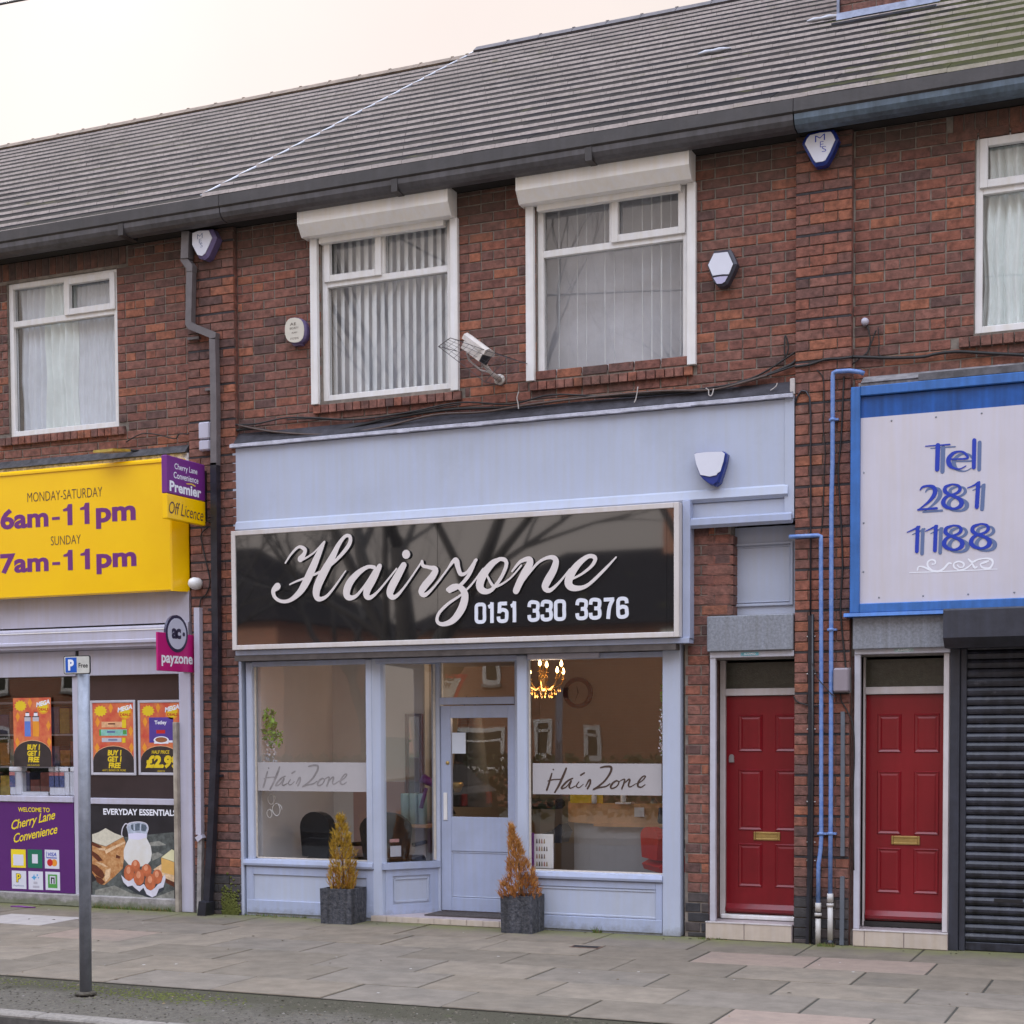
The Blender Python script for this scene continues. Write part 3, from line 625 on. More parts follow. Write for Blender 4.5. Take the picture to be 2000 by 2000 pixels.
for st in ([(-7.696,3.34,0.0159),(-7.626,3.425,0.0211),(-7.549,3.481,0.0264),(-7.488,3.458,0.0396),(-7.49,3.418,0.0396),(-7.533,3.369,0.0608)],
 [(-7.533,3.357,0.0291),(-7.465,3.38,0.0185),(-7.38,3.427,0.0159),(-7.277,3.517,0.0159)],
 [(-7.274,3.514,0.0185),(-7.336,3.411,0.0581),(-7.407,3.275,0.0766),(-7.485,3.14,0.0766),(-7.554,3.055,0.0581),(-7.654,2.992,0.0370),(-7.747,2.988,0.0317),(-7.813,3.028,0.0344),(-7.829,3.088,0.0476),(-7.784,3.127,0.0714)],
 [(-7.651,3.139,0.0132),(-7.57,3.168,0.0185),(-7.45,3.201,0.0211),(-7.314,3.245,0.0238),(-7.213,3.298,0.0264),(-7.095,3.391,0.0344),(-7.014,3.481,0.0396),(-7.007,3.546,0.0344),(-7.057,3.553,0.0317),(-7.127,3.48,0.0449),(-7.195,3.367,0.0661),(-7.281,3.24,0.0819),(-7.353,3.112,0.0819),(-7.367,3.033,0.0687),(-7.331,2.992,0.0449),(-7.233,3.035,0.0264),(-7.055,3.238,0.0132)],
 [(-6.758,3.257,0.0344),(-6.829,3.263,0.0344),(-6.931,3.21,0.0555),(-7.015,3.127,0.0714),(-7.049,3.042,0.0714),(-7.024,2.995,0.0555),(-6.95,3.006,0.0317),(-6.85,3.106,0.0238),(-6.742,3.245,0.0291)],
 [(-6.704,3.265,0.0476),(-6.767,3.16,0.0714),(-6.831,3.062,0.0740),(-6.838,3.002,0.0608),(-6.794,2.989,0.0370),(-6.703,3.057,0.0211),(-6.531,3.235,0.0159)],
 [(-6.459,3.263,0.0581),(-6.524,3.164,0.0740),(-6.589,3.059,0.0766),(-6.598,3.003,0.0634),(-6.55,2.982,0.0396),(-6.452,3.068,0.0211),(-6.275,3.287,0.0159)],
 [(-6.435,3.36,0.0819),(-6.432,3.357,0.0819)],
 [(-6.275,3.287,0.0291),(-6.264,3.249,0.0317),(-6.204,3.232,0.0317),(-6.141,3.21,0.0529),(-6.173,3.148,0.0661),(-6.245,3.074,0.0687),(-6.282,3.019,0.0608),(-6.245,2.989,0.0396),(-6.15,3.063,0.0211),(-6.015,3.215,0.0185)],
 [(-6.015,3.215,0.0185),(-5.967,3.273,0.0344),(-5.936,3.278,0.0529),(-5.918,3.214,0.0449),(-5.89,3.157,0.0370),(-5.828,3.175,0.0264),(-5.742,3.276,0.0291)],
 [(-5.75,3.269,0.0317),(-5.813,3.147,0.0344),(-5.907,3.053,0.0317),(-6.004,3.012,0.0344)],
 [(-6.019,3.026,0.0396),(-5.961,3.055,0.0396),(-5.891,3.035,0.0529),(-5.853,2.966,0.0687),(-5.885,2.855,0.0740),(-5.971,2.753,0.0581),(-6.073,2.721,0.0370),(-6.128,2.751,0.0317),(-6.109,2.821,0.0291),(-6.017,2.902,0.0264),(-5.892,2.975,0.0211),(-5.782,3.068,0.0185),(-5.674,3.196,0.0159)],
 [(-5.52,3.269,0.0344),(-5.589,3.234,0.0581),(-5.674,3.14,0.0740),(-5.708,3.051,0.0740),(-5.675,3.001,0.0581),(-5.598,3.005,0.0370),(-5.506,3.105,0.0317),(-5.452,3.214,0.0344),(-5.467,3.263,0.0370),(-5.52,3.272,0.0344)],
 [(-5.658,3.175,0.0132),(-5.59,3.053,0.0264),(-5.537,3.037,0.0211),(-5.415,3.101,0.0159),(-5.309,3.207,0.0159)],
 [(-5.398,3.159,0.0159),(-5.322,3.238,0.0291),(-5.24,3.259,0.0476),(-5.229,3.22,0.0634),(-5.278,3.14,0.0687),(-5.323,3.066,0.0661),(-5.361,2.989,0.0608)],
 [(-5.338,3.011,0.0159),(-5.248,3.124,0.0211),(-5.143,3.229,0.0238),(-5.039,3.265,0.0344),(-4.987,3.236,0.0529),(-5.007,3.155,0.0661),(-5.062,3.068,0.0714),(-5.087,3.008,0.0608),(-5.04,2.981,0.0370),(-4.951,3.05,0.0211),(-4.855,3.155,0.0159)],
 [(-4.845,3.066,0.0185),(-4.746,3.109,0.0211),(-4.651,3.179,0.0291),(-4.626,3.239,0.0370),(-4.687,3.255,0.0370),(-4.775,3.198,0.0555),(-4.845,3.113,0.0714),(-4.87,3.033,0.0714),(-4.819,2.99,0.0529),(-4.702,3.006,0.0317),(-4.558,3.121,0.0264),(-4.436,3.236,0.0132)]):
    ribbon(mb,st,-.226,LD)
mb.build('script_lettering',[CREAM,BLACK],sg)
mb=MB(); digits(mb,'0151 330 3376',-5.766,-4.333,2.718,2.899,-.2085,.004);
o=tag(mb.build('phone_number',NUM,sg),kind='stuff')


# frames at pavement level
box('shopfront_post',GB,mid,-8.355,-8.308,-.05,.06,0,2.53,.005)
box('shopfront_post',GB,mid,-4.085,-3.925,-.045,.08,0,2.50,.006)
def post(x0,x1,z1=2.44,y0=-.03): return box('shopfront_post',GB,mid,x0,x1,y0,.07,.49,z1,.01)
post(-8.275,-8.205); post(-6.972,-6.90); post(-5.446,-5.345)
MB().prism([(-6.899,-.03),(-6.83,.005),(-6.80,.05),(-6.84,.09),(-6.9,.07)],'Z',0,2.44).build('shopfront_post',GB,mid)
box('roller_shutter_slot',M('soffit_timber',(.10,.085,.08),.7,.3,6),mid,-8.31,-3.93,-.16,.12,2.445,2.495)
box('head_rail',GB2,mid,-8.28,-4.09,-.015,.06,2.395,2.442,.003)
box('head_rail',GB2,mid,-6.86,-5.4,.06,.55,2.44,2.50)
box('strip_cover',LILAC,mid,-5.33,-4.66,-.05,-.018,2.40,2.443)
# windows: panes, beads, vinyl bands
def pane(x0,x1,z0,z1,y,nm='pane'): return MB().quad((x0,y,z0),(x1,y,z0),(x1,y,z1),(x0,y,z1)).build(nm,GLASS,mid)
pane(-8.205,-6.972,.57,2.40,.03); pane(-5.345,-4.11,.54,2.40,.03)
for x0,x1,z0 in ((-8.205,-6.972,.555),(-5.345,-4.085,.525)):
    mb=MB(); mb.box(x0,x0+.014,.012,.028,z0,2.40).box(x1-.014,x1,.012,.028,z0,2.40).box(x0,x1,.012,.028,z0,z0+.012); mb.build('glazing_bead',BEAD,mid)
FROST=M('frosted_band',(.40,.375,.38),.7,.04,3)
for x0,x1 in ((-8.185,-6.985),(-5.315,-4.115)): box('frosted_band',FROST,mid,x0,x1,.026,.0285,1.205,1.48)
HZ=[[(-5.118,1.426,0.0135),(-5.115,1.423,0.0135)],[(-5.131,1.391,0.0120),(-5.144,1.351,0.0165),(-5.161,1.295,0.0180),(-5.18,1.243,0.0180)],[(-4.994,1.436,0.0165),(-5.02,1.376,0.0210),(-5.063,1.288,0.0195),(-5.104,1.222,0.0135)],[(-5.17,1.322,0.0090),(-5.122,1.335,0.0105),(-5.032,1.34,0.0105)],
 [(-4.933,1.349,0.0120),(-4.981,1.325,0.0165),(-5.028,1.28,0.0180),(-5.039,1.256,0.0150),(-4.994,1.273,0.0105),(-4.947,1.329,0.0105)],[(-4.947,1.321,0.0135),(-4.967,1.277,0.0165),(-4.952,1.261,0.0120),(-4.909,1.281,0.0075)],[(-4.875,1.317,0.0090),(-4.899,1.282,0.0120),(-4.875,1.266,0.0090),(-4.833,1.298,0.0060)],[(-4.824,1.397,0.0135),(-4.858,1.377,0.0150)],
 [(-4.812,1.278,0.0090),(-4.782,1.33,0.0165),(-4.767,1.334,0.0165),(-4.772,1.299,0.0165),(-4.795,1.259,0.0150)],[(-4.673,1.443,0.0135),(-4.622,1.454,0.0180),(-4.574,1.448,0.0210),(-4.581,1.402,0.0195),(-4.631,1.331,0.0165),(-4.698,1.276,0.0165),(-4.744,1.25,0.0135),(-4.69,1.268,0.0135),(-4.623,1.28,0.0135),(-4.585,1.304,0.0090)],
 [(-4.523,1.332,0.0135),(-4.556,1.312,0.0180),(-4.579,1.277,0.0180),(-4.564,1.263,0.0135),(-4.523,1.281,0.0120),(-4.502,1.317,0.0120),(-4.523,1.332,0.0120)],[(-4.498,1.325,0.0075),(-4.452,1.345,0.0120),(-4.457,1.309,0.0150),(-4.477,1.26,0.0135)],[(-4.469,1.293,0.0075),(-4.415,1.342,0.0135),(-4.403,1.333,0.0165),(-4.415,1.294,0.0150),(-4.399,1.278,0.0105),(-4.341,1.31,0.0060)],
 [(-4.337,1.302,0.0090),(-4.288,1.334,0.0105),(-4.259,1.369,0.0120),(-4.284,1.369,0.0120),(-4.321,1.326,0.0165),(-4.329,1.287,0.0180),(-4.3,1.276,0.0120),(-4.263,1.299,0.0075)]]
BRN=M('brown_vinyl',(.055,.03,.02),.5,0); GRYV=M('grey_vinyl',(.24,.22,.22),.6,.3,6)
for dx,mt_ in ((0,BRN),(-2.945,GRYV)):
    mb=MB()
    for st in HZ: ribbon(mb,[(p[0]+dx,p[1]+ (.0 if dx==0 else -.002),p[2]) for p in st],.0245,.0008,4,0,0,.0002)
    mb.build('window_lettering',mt_,mid)
# sills and stall risers
def sill(x0,x1,z0,z1): MB().prism([(-.055,z0),(-.06,z0+.02),(-.05,z1-.012),(.03,z1),(.05,z1),(.05,z0)],'X',x0,x1).build('sill',GB2,mid)
sill(-8.31,-6.90,.49,.556); sill(-5.45,-4.085,.465,.528)
box('stall_riser',GB,mid,-8.30,-6.902,-.02,.10,0,.489); mb=MB(); frame_rect(mb,-8.29,-6.90,.03,.475,.075,-.034,-.02); mb.bbox(-8.29,-6.9,-.036,-.02,.03,.155,.003); mb.build('riser_rail',GB2,mid)
mb=MB(); frame_rect(mb,-8.227,-6.966,0.112,0.434,.018,-.028,-.02); mb.build('riser_moulding',GB,mid)
box('stall_riser',GB,mid,-5.446,-4.088,-.02,.10,0,.464); mb=MB(); frame_rect(mb,-5.44,-4.09,.02,.455,.06,-.034,-.02); mb.bbox(-5.44,-4.09,-.036,-.02,.02,.135,.003); mb.build('riser_rail',GB2,mid)
mb=MB(); frame_rect(mb,-5.36,-4.13,.14,.39,.02,-.028,-.02); mb.build('riser_moulding',GB,mid)
# splayed side screen back to the door
A=Vector((-6.815,.03)); Bv=Vector((-6.475,.455)); d_=(Bv-A).normalized(); nrm=Vector((d_.y,-d_.x))   # nrm faces the street
def splay(name,mat,s0,s1,z0,z1,o0,o1,b=.003,parent=None):
    p=[A+d_*s0+nrm*o0,A+d_*s1+nrm*o0,A+d_*s1+nrm*o1,A+d_*s0+nrm*o1]
    return MB().prism([(q.x,q.y) for q in p],'Z',z0,z1).build(name,mat,parent or mid)
LS=(Bv-A).length
splay('pane',GLASS,.0,LS-.02,.555,2.41,.0,.004); splay('stall_riser',GB,-.01,LS,.06,.47,-.05,.012); splay('sill',GB2,-.03,LS+.01,.485,.545,-.05,.05)
splay('riser_rail',GB2,.0,LS,.06,.15,.012,.026);splay('riser_rail',GB2,.0,LS,.42,.484,.012,.026)
splay('riser_rail',GB2,.0,.07,.15,.42,.012,.026);splay('riser_rail',GB2,LS-.09,LS,.15,.42,.012,.026)
for z0,z1,s0,s1 in ((.17,.185,.09,LS-.11),(.385,.40,.09,LS-.11),(.17,.40,.085,.10),(.17,.40,LS-.12,LS-.105)): splay('riser_moulding',GB,s0,s1,z0,z1,.012,.022)
splay('glazing_bead',BEAD,LS-.04,LS-.02,.555,2.41,.005,.02); splay('head_rail',GB2,-.01,LS,2.40,2.45,-.02,.03)
# right hand return screen (seen through the shop window)
MB().quad((-5.40,.06,.545),(-5.63,.46,.545),(-5.63,.46,2.41),(-5.40,.06,2.41)).build('pane',GLASS,mid)
MB().prism([(-5.43,.07),(-5.66,.47),(-5.61,.50),(-5.38,.08)],'Z',.06,.53).build('stall_riser',GB,mid)
box('screen_head',GB2,mid,-6.56,-5.55,.45,.60,2.445,2.94)
box('shopfront_post',GB,mid,-6.52,-6.435,.435,.53,.06,2.445,.006); box('shopfront_post',GB,mid,-5.665,-5.60,.435,.53,.06,2.445,.006)
box('transom',GB2,mid,-6.435,-5.665,.43,.53,2.018,2.085,.004); box('head_rail',GB2,mid,-6.435,-5.665,.44,.53,2.41,2.444)
MB().quad((-6.435,.48,2.085),(-5.665,.48,2.085),(-5.665,.48,2.41),(-6.435,.48,2.41)).build('pane',GLASS,mid)
MB().box(-6.434,-6.42,.465,.478,2.086,2.409).build('glazing_bead',BEAD,mid)
# salon door
gx0,gx1,gz0,gz1=-6.328,-5.744,0.963,1.892
dr=MB().bbox(-6.432,gx0,.455,.50,.075,2.008,.003).bbox(gx1,-5.668,.455,.50,.075,2.008,.003).bbox(gx0,gx1,.456,.50,gz1,2.008,.003).bbox(gx0,gx1,.456,.50,.64,gz0,.003).bbox(gx0,gx1,.456,.50,.075,.20,.003).box(gx0,gx1,.468,.49,.20,.64).build('shop_door',GB2,mid)
dr['label']='half glazed blue grey salon door with a paper notice'
MB().quad((gx0,.478,gz0),(gx1,.478,gz0),(gx1,.478,gz1),(gx0,.478,gz1)).build('pane',GLASS,dr)
mb=MB(); frame_rect(mb,gx0-.002,gx1+.002,.205,.635,.012,.46,.468); mb.build('door_moulding',GB,dr)
MB().lathe(((-6.361,1.471)[0],.455,(-6.361,1.471)[1]),[(.018,0),(.018,.006),(.012,.012)],14,0,'Y').build('door_lock',BRASS,dr)
MB().lathe(((-6.379,0.994)[0],.455,(-6.379,0.994)[1]),[(.014,0),(.012,.006)],12,0,'Y').build('key_cylinder',BLACK,dr)
box('finger_plate',WHITE,dr,-6.405,-6.365,.445,.4549,.93,1.19,.003)
nx0,nx1,nz0,nz1=-6.322,-6.181,1.558,1.755
box('paper_notice',M('paper_white',(.62,.66,.74),.8,.02,2),dr,nx0,nx1,.470,.474,nz0,nz1)
# threshold
MB().box(-6.93,-5.45,-.035,.53,0,.06).build('threshold_step',STEP_TOP,mid)
for i in range(9): MB().bbox(-6.925+i*.164,-6.765+i*.164,-.043,-.036,.004,.056,.002).build('step_tile',STEP_TILE,mid)
tag(box('door_mat',M('coir_mat',(.075,.06,.055),.95,.3,60,.8,200),None,-6.44,-5.66,.10,.43,.062,.072),'brown rectangular door mat in front of the salon door','door mat')
# stickers low in the splay window
o=splay('window_sticker',M('sticker_white',(.6,.62,.7),.6,.02,3),.06,.17,.60,.70,-.003,-.001); splay('window_sticker',M('sticker_pink',(.6,.33,.33),.6,.2,60),.055,.15,.735,.765,-.003,-.001)

# ------------------------------------------------------------------ flat doors, galvanised door heads
def flat_door(b,x0,x1,z0,z1,y,lbl,panelsx,knob=None):
    W=x1-x0; H=z1-z0
    RD_=RED2 if b is right else RED; d=MB().bbox(x0,x1,y,y+.04,z0,z1,.003).build('flat_door',RD_,b); d['label']=lbl
    for (a,c) in panelsx:
        for (p,q) in ((.745,.915),(.385,.665),(.125,.325)):
            xa,xb=x0+a*W,x0+c*W; za,zb=z0+p*H,z0+q*H; t=.024
            mb=MB()   # sunk moulding with a raised field
            v=[(xa,y-.0015,za),(xb,y-.0015,za),(xb,y-.0015,zb),(xa,y-.0015,zb)]
            i1=[(xa+.008,y-.009,za+.008),(xb-.008,y-.009,za+.008),(xb-.008,y-.009,zb-.008),(xa+.008,y-.009,zb-.008)]
            i2=[(xa+t,y+.012,za+t),(xb-t,y+.012,za+t),(xb-t,y+.012,zb-t),(xa+t,y+.012,zb-t)]
            i3=[(xa+t*1.6,y-.006,za+t*1.6),(xb-t*1.6,y-.006,za+t*1.6),(xb-t*1.6,y-.006,zb-t*1.6),(xa+t*1.6,y-.006,zb-t*1.6)]
            mb.add(v+i1,[(i,(i+1)%4,4+(i+1)%4,4+i) for i in range(4)])
            mb.add(i1+[(q_[0],y-.002,q_[2]) for q_ in i2],[(i,(i+1)%4,4+(i+1)%4,4+i) for i in range(4)])
            mb.add([(q_[0],y-.002,q_[2]) for q_ in i2]+i3,[(i,(i+1)%4,4+(i+1)%4,4+i) for i in range(4)]); mb.add(i3,[(0,1,2,3)])
            mb.build('door_panel',RD_,d)
    MB().prism([(y,z0+.02),(y-.03,z0+.02),(y-.034,z0+.045),(y,z0+.085)],'X',x0+.004,x1-.004).build('weather_bar',RD_,d)
    xm=x0+W*.56 if lbl.startswith('scuffed') else x0+W*.52
    lz=z0+H*.360; lb=MB(); frame_rect(lb,xm-.115,xm+.115,lz-.036,lz+.036,.018,y-.014,y-.0016); lb.box(xm-.095,xm+.095,y-.008,y-.002,lz-.017,lz+.017); lb.build('letter_plate',BRASS,d)
    if knob:
        kb=M('nickel_lock',(.4,.38,.38),.35,.1,20,metal=.6); MB().prism(ell(knob[0],knob[1]+.012,.022,.026,12),'Y',y-.018,y-.001).box(knob[0]-.022,knob[0]+.022,y-.016,y-.001,knob[1]-.03,knob[1]).build('door_lock',kb,d)
    return d
TRIM=M('door_trim_paint',(.50,.50,.58),.5,.08,6,streak=.1); TRIMW=M('door_trim_white',(.62,.58,.60),.45,.07,6,streak=.1)
d1=flat_door(mid,-3.605,-2.965,.19,2.055,.25,'scuffed red six panel door between the salon and the blue pipes',((.17,.50),(.67,.97)),(-3.555,1.52))
d2=flat_door(right,-2.405,-1.775,.185,2.05,.20,'red six panel door beside the dark roller shutter',((.15,.46),(.62,.94)))
for b,x0,x1,y,zd,zs in ((mid,-3.665,-2.950,.25,2.055,.15),(right,-2.455,-1.70,.20,2.05,.14)):
    box('door_trim',TRIM,b,x0,x0+.048,-.045,.0,zs,2.40,.003)
    box('door_reveal',BR[6],b,x0-.03,x0+.006,.001,y+.06,zs,2.36)
    box('door_frame',TRIMW,b,x0+.03 if b is right else x0+.012,(-3.607 if b is mid else -2.408),y-.03,y+.05,zs,2.36,.003)
    box('door_frame',TRIMW,b,(-2.963 if b is mid else -1.772),x1 if b is mid else x1-.02,y-.03,y+.05,zs,2.36,.003)
    box('door_transom',TRIMW,b,(-3.607 if b is mid else -2.408),(-2.963 if b is mid else -1.772),y-.034,y+.04,zd+.004,zd+.064,.003)
    box('fanlight',OBSC,b,(-3.607 if b is mid else -2.408),(-2.963 if b is mid else -1.772),y+.0,y+.01,zd+.064,2.34)
    box('lintel',CONCRETE,b,x0,x1,.05,.24,2.362,2.73)
    box('head_channel',TRIM,b,x0+.002,x1,-.055,.03,2.372,2.422,.003)
box('door_trim',TRIMW,right,-1.752,-1.708,-.03,.0,.14,2.37,.004)
box('threshold_bar',WHITE,mid,-3.63,-2.96,.17,.26,.150,.186,.006); box('threshold_bar',DARK,right,-2.41,-1.77,.17,.3,.141,.18)
box('door_head_cover',GALV,mid,-3.68,-2.951,-.09,-.006,2.424,2.718,.006); box('door_head_cover',GALV,right,-2.462,-1.70,-.09,-.006,2.412,2.672,.006)
STK=M('sticker_teal',(.15,.42,.50),.5,.3,80)
for b,xc,m_ in ((mid,-3.32,STK),(right,-2.06,M('sticker_pale',(.4,.52,.52),.5,.3,80))): 
    box('maker_sticker',m_,b,xc-.075,xc+.075,-.058,-.0552,2.385,2.412)
    mb=MB(); text(mb,'ALARMED',xc-.05,xc+.05,2.391,2.407,-.0588,0,.02); mb.build('sticker_print',INK_WHITE,b)
for b,x0,x1,z1,tl in ((mid,-3.692,-2.955,.145,((-3.69,-3.36),(-3.355,-2.957))),(right,-2.452,-1.70,.135,((-2.45,-2.36),(-2.356,-2.045),(-2.04,-1.702)))):
    MB().box(x0,x1,-.075,.3,0,z1).build('door_step',STEP_TOP,b)
    for a,c in tl: MB().bbox(a+.001,c-.001,-.084,-.076,.006,z1-.006,.002).build('step_tile',STEP_TILE,b)
    MB().box(x0,x1,-.088,-.06,z1-.004,z1+.006).build('step_nosing',TRIMW,b)
# intercom and little things in the first door reveal
ic=thing('door_intercom','dark slim door entry panel on the reveal beside the first red door','intercom',(-3.63,.1,1.4))
MB().bbox(-3.664,-3.630,.0,.09,(-3.599,1.49)[1],(-3.599,1.678)[1],.004).build('panel',BLACK,ic); MB().bbox(-3.662,-3.633,-.012,-.001,1.50,1.69,.003).build('cover',LILAC,ic)

# ------------------------------------------------------------------ convenience shop front
LX=-14.3
box('fascia_backing',M('old_fascia_board',(.55,.52,.52),.7,.45,25),left,LX,-8.88,-.05,-.004,4.38,4.475)
mb=MB().prism([(-.085,4.478),(-.006,4.56),(-.006,4.478)],'X',LX,-8.90); mb.build('flashing_felt',M('felt_worn',(.06,.057,.062),.85,.5,14,.5,50),left)
ys=thing('shop_sign','big yellow fascia sign with purple opening hours at the left edge','shop sign',(-11.6,-.1,3.14))
YX1=-8.90; YF=-.20
MB().prism([(-.02,3.15),(YF+.02,3.135),(YF,3.15),(YF,4.395),(YF+.025,4.42),(-.02,4.42)],'X',LX,YX1-.10).build('sign_face',YELLOW,ys)
MB().prism([(YX1-.10,YF),(YX1-.085,YF+.01),(YX1-.004,-.03),(YX1-.004,-.02),(YX1-.10,-.02)],'Z',3.137,4.418).build('sign_end',YELLOW,ys)
box('sign_lip',YELLOW,ys,LX,YX1-.10,YF-.012,YF-.001,4.372,4.40,.003)
def hours(t,px0,px1,z0,z1,bold,mat,sp=1.):
    mb=MB()
    if '-11' in t:                                             # figures one drawn with a flag
        W=px1-px0; h=z1-z0; zb=z0+h*.215; zt=z1
        text(mb,t[:3],px0,px0+W*.365,zb,zb+(zt-zb)*1.0,YF-.002,0,bold)
        mb.poly(rect(px0+W*.392,px0+W*.450,zb+(zt-zb)*.30,zb+(zt-zb)*.44),YF-.002)
        for a in (.475,.60):
            x=px0+W*a; mb.poly([(x+W*.032,zb),(x+W*.068,zb),(x+W*.068,zt),(x+W*.038,zt),(x+W*.028,zb+(zt-zb)*.84),(x,zb+(zt-zb)*.78),(x,zb+(zt-zb)*.68),(x+W*.032,zb+(zt-zb)*.68)],YF-.002)
        text(mb,'pm',px0+W*.715,px1,z0,zb+(zt-zb)*.72,YF-.002,0,bold)
    else: text(mb,t,px0,px1,z0,z1,YF-.002,0,bold,0,sp)
    tag(mb.build('hours_lettering',mat,ys),kind='stuff' if '-11' in t else None)
hours('MONDAY-SATURDAY',(-10.72,4.172)[0],(-9.793,4.113)[0],(-10.252,4.093)[1],(-10.25,4.188)[1],-.008,BROWN_INK)
hours('6am-11pm',(-11.072,3.981)[0],(-9.398,3.882)[0],(-9.836,3.778)[1],(-10.171,4.043)[1],.035,PURPLE_INK)
hours('SUNDAY',(-10.434,3.706)[0],(-10.065,3.687)[0],(-10.245,3.646)[1],(-10.243,3.736)[1],-.008,BROWN_INK)
hours('7am-11pm',(-11.083,3.526)[0],(-9.398,3.446)[0],(-9.829,3.334)[1],(-10.181,3.591)[1],.035,PURPLE_INK)
# flood light on the fascia
fl=thing('flood_light','small yellowed flood light on top of the yellow fascia sign','flood light',(-9.95,-.3,4.5))
x0,z0=(-9.608,4.491)
MB().prism([(-.12,z0+.03),(-.40,z0-.01),(-.40,z0+.015),(-.12,z0+.055)],'X',x0-.13,x0+.10).build('lamp_head',M('lamp_glass_amber',(.45,.32,.06),.3,.2,20),fl)
MB().tube([(x0,-.12,z0+.04),(x0+.05,-.05,z0+.06),(x0+.12,-.01,z0+.05)],.012).build('bracket',BLACK,fl)
box('upper_board',LILAC,left,LX,-8.905,-.04,-.004,2.845,3.148)
box('fascia_side_board',LILAC,left,-8.985,-8.905,-.06,.05,2.36,2.843,.004)
MB().prism([(-.02,2.83),(-.13,2.82),(-.15,2.80),(-.15,2.69),(-.165,2.68),(-.165,2.655),(-.14,2.645),(-.14,2.62),(-.02,2.60)],'X',LX,-8.99).build('shutter_box',LILAC,left)
box('mould_line',WHITE2,left,LX,-8.99,-.156,-.151,2.775,2.783)
# head panels, posts, glass
for a,c in ((-14.2,-12.0),(-11.98,-10.30),(-10.255,-9.045)): box('head_panel',LILAC,left,a,c,-.03,.03,2.345,2.598,.003)
box('head_joint',BLACK,left,-10.30,-10.255,-.01,.02,2.345,2.598)
box('shopfront_post',LILAC,left,-9.045,-8.905,-.035,.12,0,2.36,.006)
MB().bbox(-9.09,-9.046,-.08,.02,.0,1.87,.003).build('shutter_guide',M('guide_stained',(.42,.37,.31),.5,.35,4,streak=.3),left)
box('shopfront_post',LILAC,left,-10.37,-10.255,.0,.12,.10,2.345,.006); box('shopfront_post',LILAC,left,-12.0,-11.9,.0,.12,.10,2.345,.006)
box('sill',LILAC,left,-10.255,-9.09,-.02,.1,1.052,1.112,.004)
box('sill',LILAC,left,-11.9,-10.37,-.02,.1,1.062,1.122,.004); box('sill',LILAC,left,-14.3,-12.0,-.02,.1,1.062,1.122,.004)
for a,c in ((-11.9,-10.37),(-14.3,-12.0)): MB().quad((a,.04,1.12),(c,.04,1.12),(c,.04,2.345),(a,.04,2.345)).build('pane',GLASS,left)
box('plinth',CONCRETE,left,LX,-9.05,-.045,.2,0,.125,.01)
FILM=M('dark_window_film',(.045,.030,.030),.15,.15,1.5,spec=.6)
box('window_film_panel',FILM,left,-10.25,-9.095,.03,.05,1.112,2.345)
# lower printed panels
pp=thing('printed_panel','purple welcome panel with payment cards under the convenience shop window','printed panel',(-11.2,0,.13))
box('panel_board',PURPLE,pp,-11.9,-10.372,-.006,.06,.13,1.058)
mb=MB(); text(mb,'WELCOME TO',-11.082,-10.673,0.957,1.004,-.0075,0,.02); mb.build('welcome_lettering',YEL_INK,pp)
def script(nm,t,o,parent,mat,y,slope,bold=.012,shear=.25): mb=MB(); text(mb,t,*o,y,0,bold,shear,.95,'Y',slope); mb.build(nm,mat,parent)
script('script_lettering','Cherry Lane',(-11.173,-10.603,0.735,0.861),pp,YEL_INK,-.0075,.22)
script('script_lettering','Convenience',(-11.146,-10.578,0.629,0.725),pp,YEL_INK,-.0075,.20)
W6=M('card_white',(.68,.68,.76),.4,.02,3); GRN=M('card_green',(.01,.16,.09),.4,.05,3); CY=M('card_cyan',(.08,.35,.65),.4,0); RD=M('card_red',(.55,.02,.02),.4,0); ORG=M('card_orange',(.8,.30,.03),.4,0); LEAF=M('card_leaf_green',(.08,.32,.06),.4,0)
cards=[((-11.185,-10.994,0.375,0.565),YEL_INK),((-10.966,-10.78,0.378,0.568),GRN),((-10.746,-10.562,0.377,0.571),W6),((-11.18,-10.992,0.154,0.342),W6),((-10.962,-10.775,0.153,0.343),W6),((-10.742,-10.557,0.156,0.344),W6)]
co=[]
for i,(q,mt_) in enumerate(cards): co.append(box('payment_card',mt_,pp,q[0],q[1],-.0085,-.0065,q[2],q[3]))
def sub(parent,nm,mat,polys,y=-.0095):
    mb=MB()
    for k_,p_ in enumerate(polys): mb.poly(p_,y-.0002*k_)
    return mb.build(nm,mat,parent)
def fr_(q,a,b,c,d): x0,x1,z0,z1=q; return rect(x0+(x1-x0)*a,x0+(x1-x0)*b,z0+(z1-z0)*c,z0+(z1-z0)*d)
def fe_(q,a,c,ra,rc,n=20): x0,x1,z0,z1=q; return ell(x0+(x1-x0)*a,z0+(z1-z0)*c,(x1-x0)*ra,(z1-z0)*rc,n)
sub(co[0],'card_field',W6,[fr_(cards[0][0],.15,.85,.12,.72)]); 
sub(co[1],'card_emblem',W6,[fr_(cards[1][0],.3,.7,.25,.75)])
q=cards[2][0]; sub(co[2],'card_bar',INK_BLUE,[fr_(q,.12,.85,.55,.60),fr_(q,.12,.15,.60,.9)]); sub(co[2],'card_circle',RD,[fe_(q,.36,.32,.2,.19)]); sub(co[2],'card_circle',ORG,[fe_(q,.66,.32,.2,.19)],-.0093)
mb=MB(); x0,x1,z0,z1=q; text(mb,'VISA',x0+(x1-x0)*.22,x0+(x1-x0)*.82,z0+(z1-z0)*.66,z0+(z1-z0)*.86,-.0096,0,.02,.2); mb.build('card_lettering',INK_BLUE,co[2])
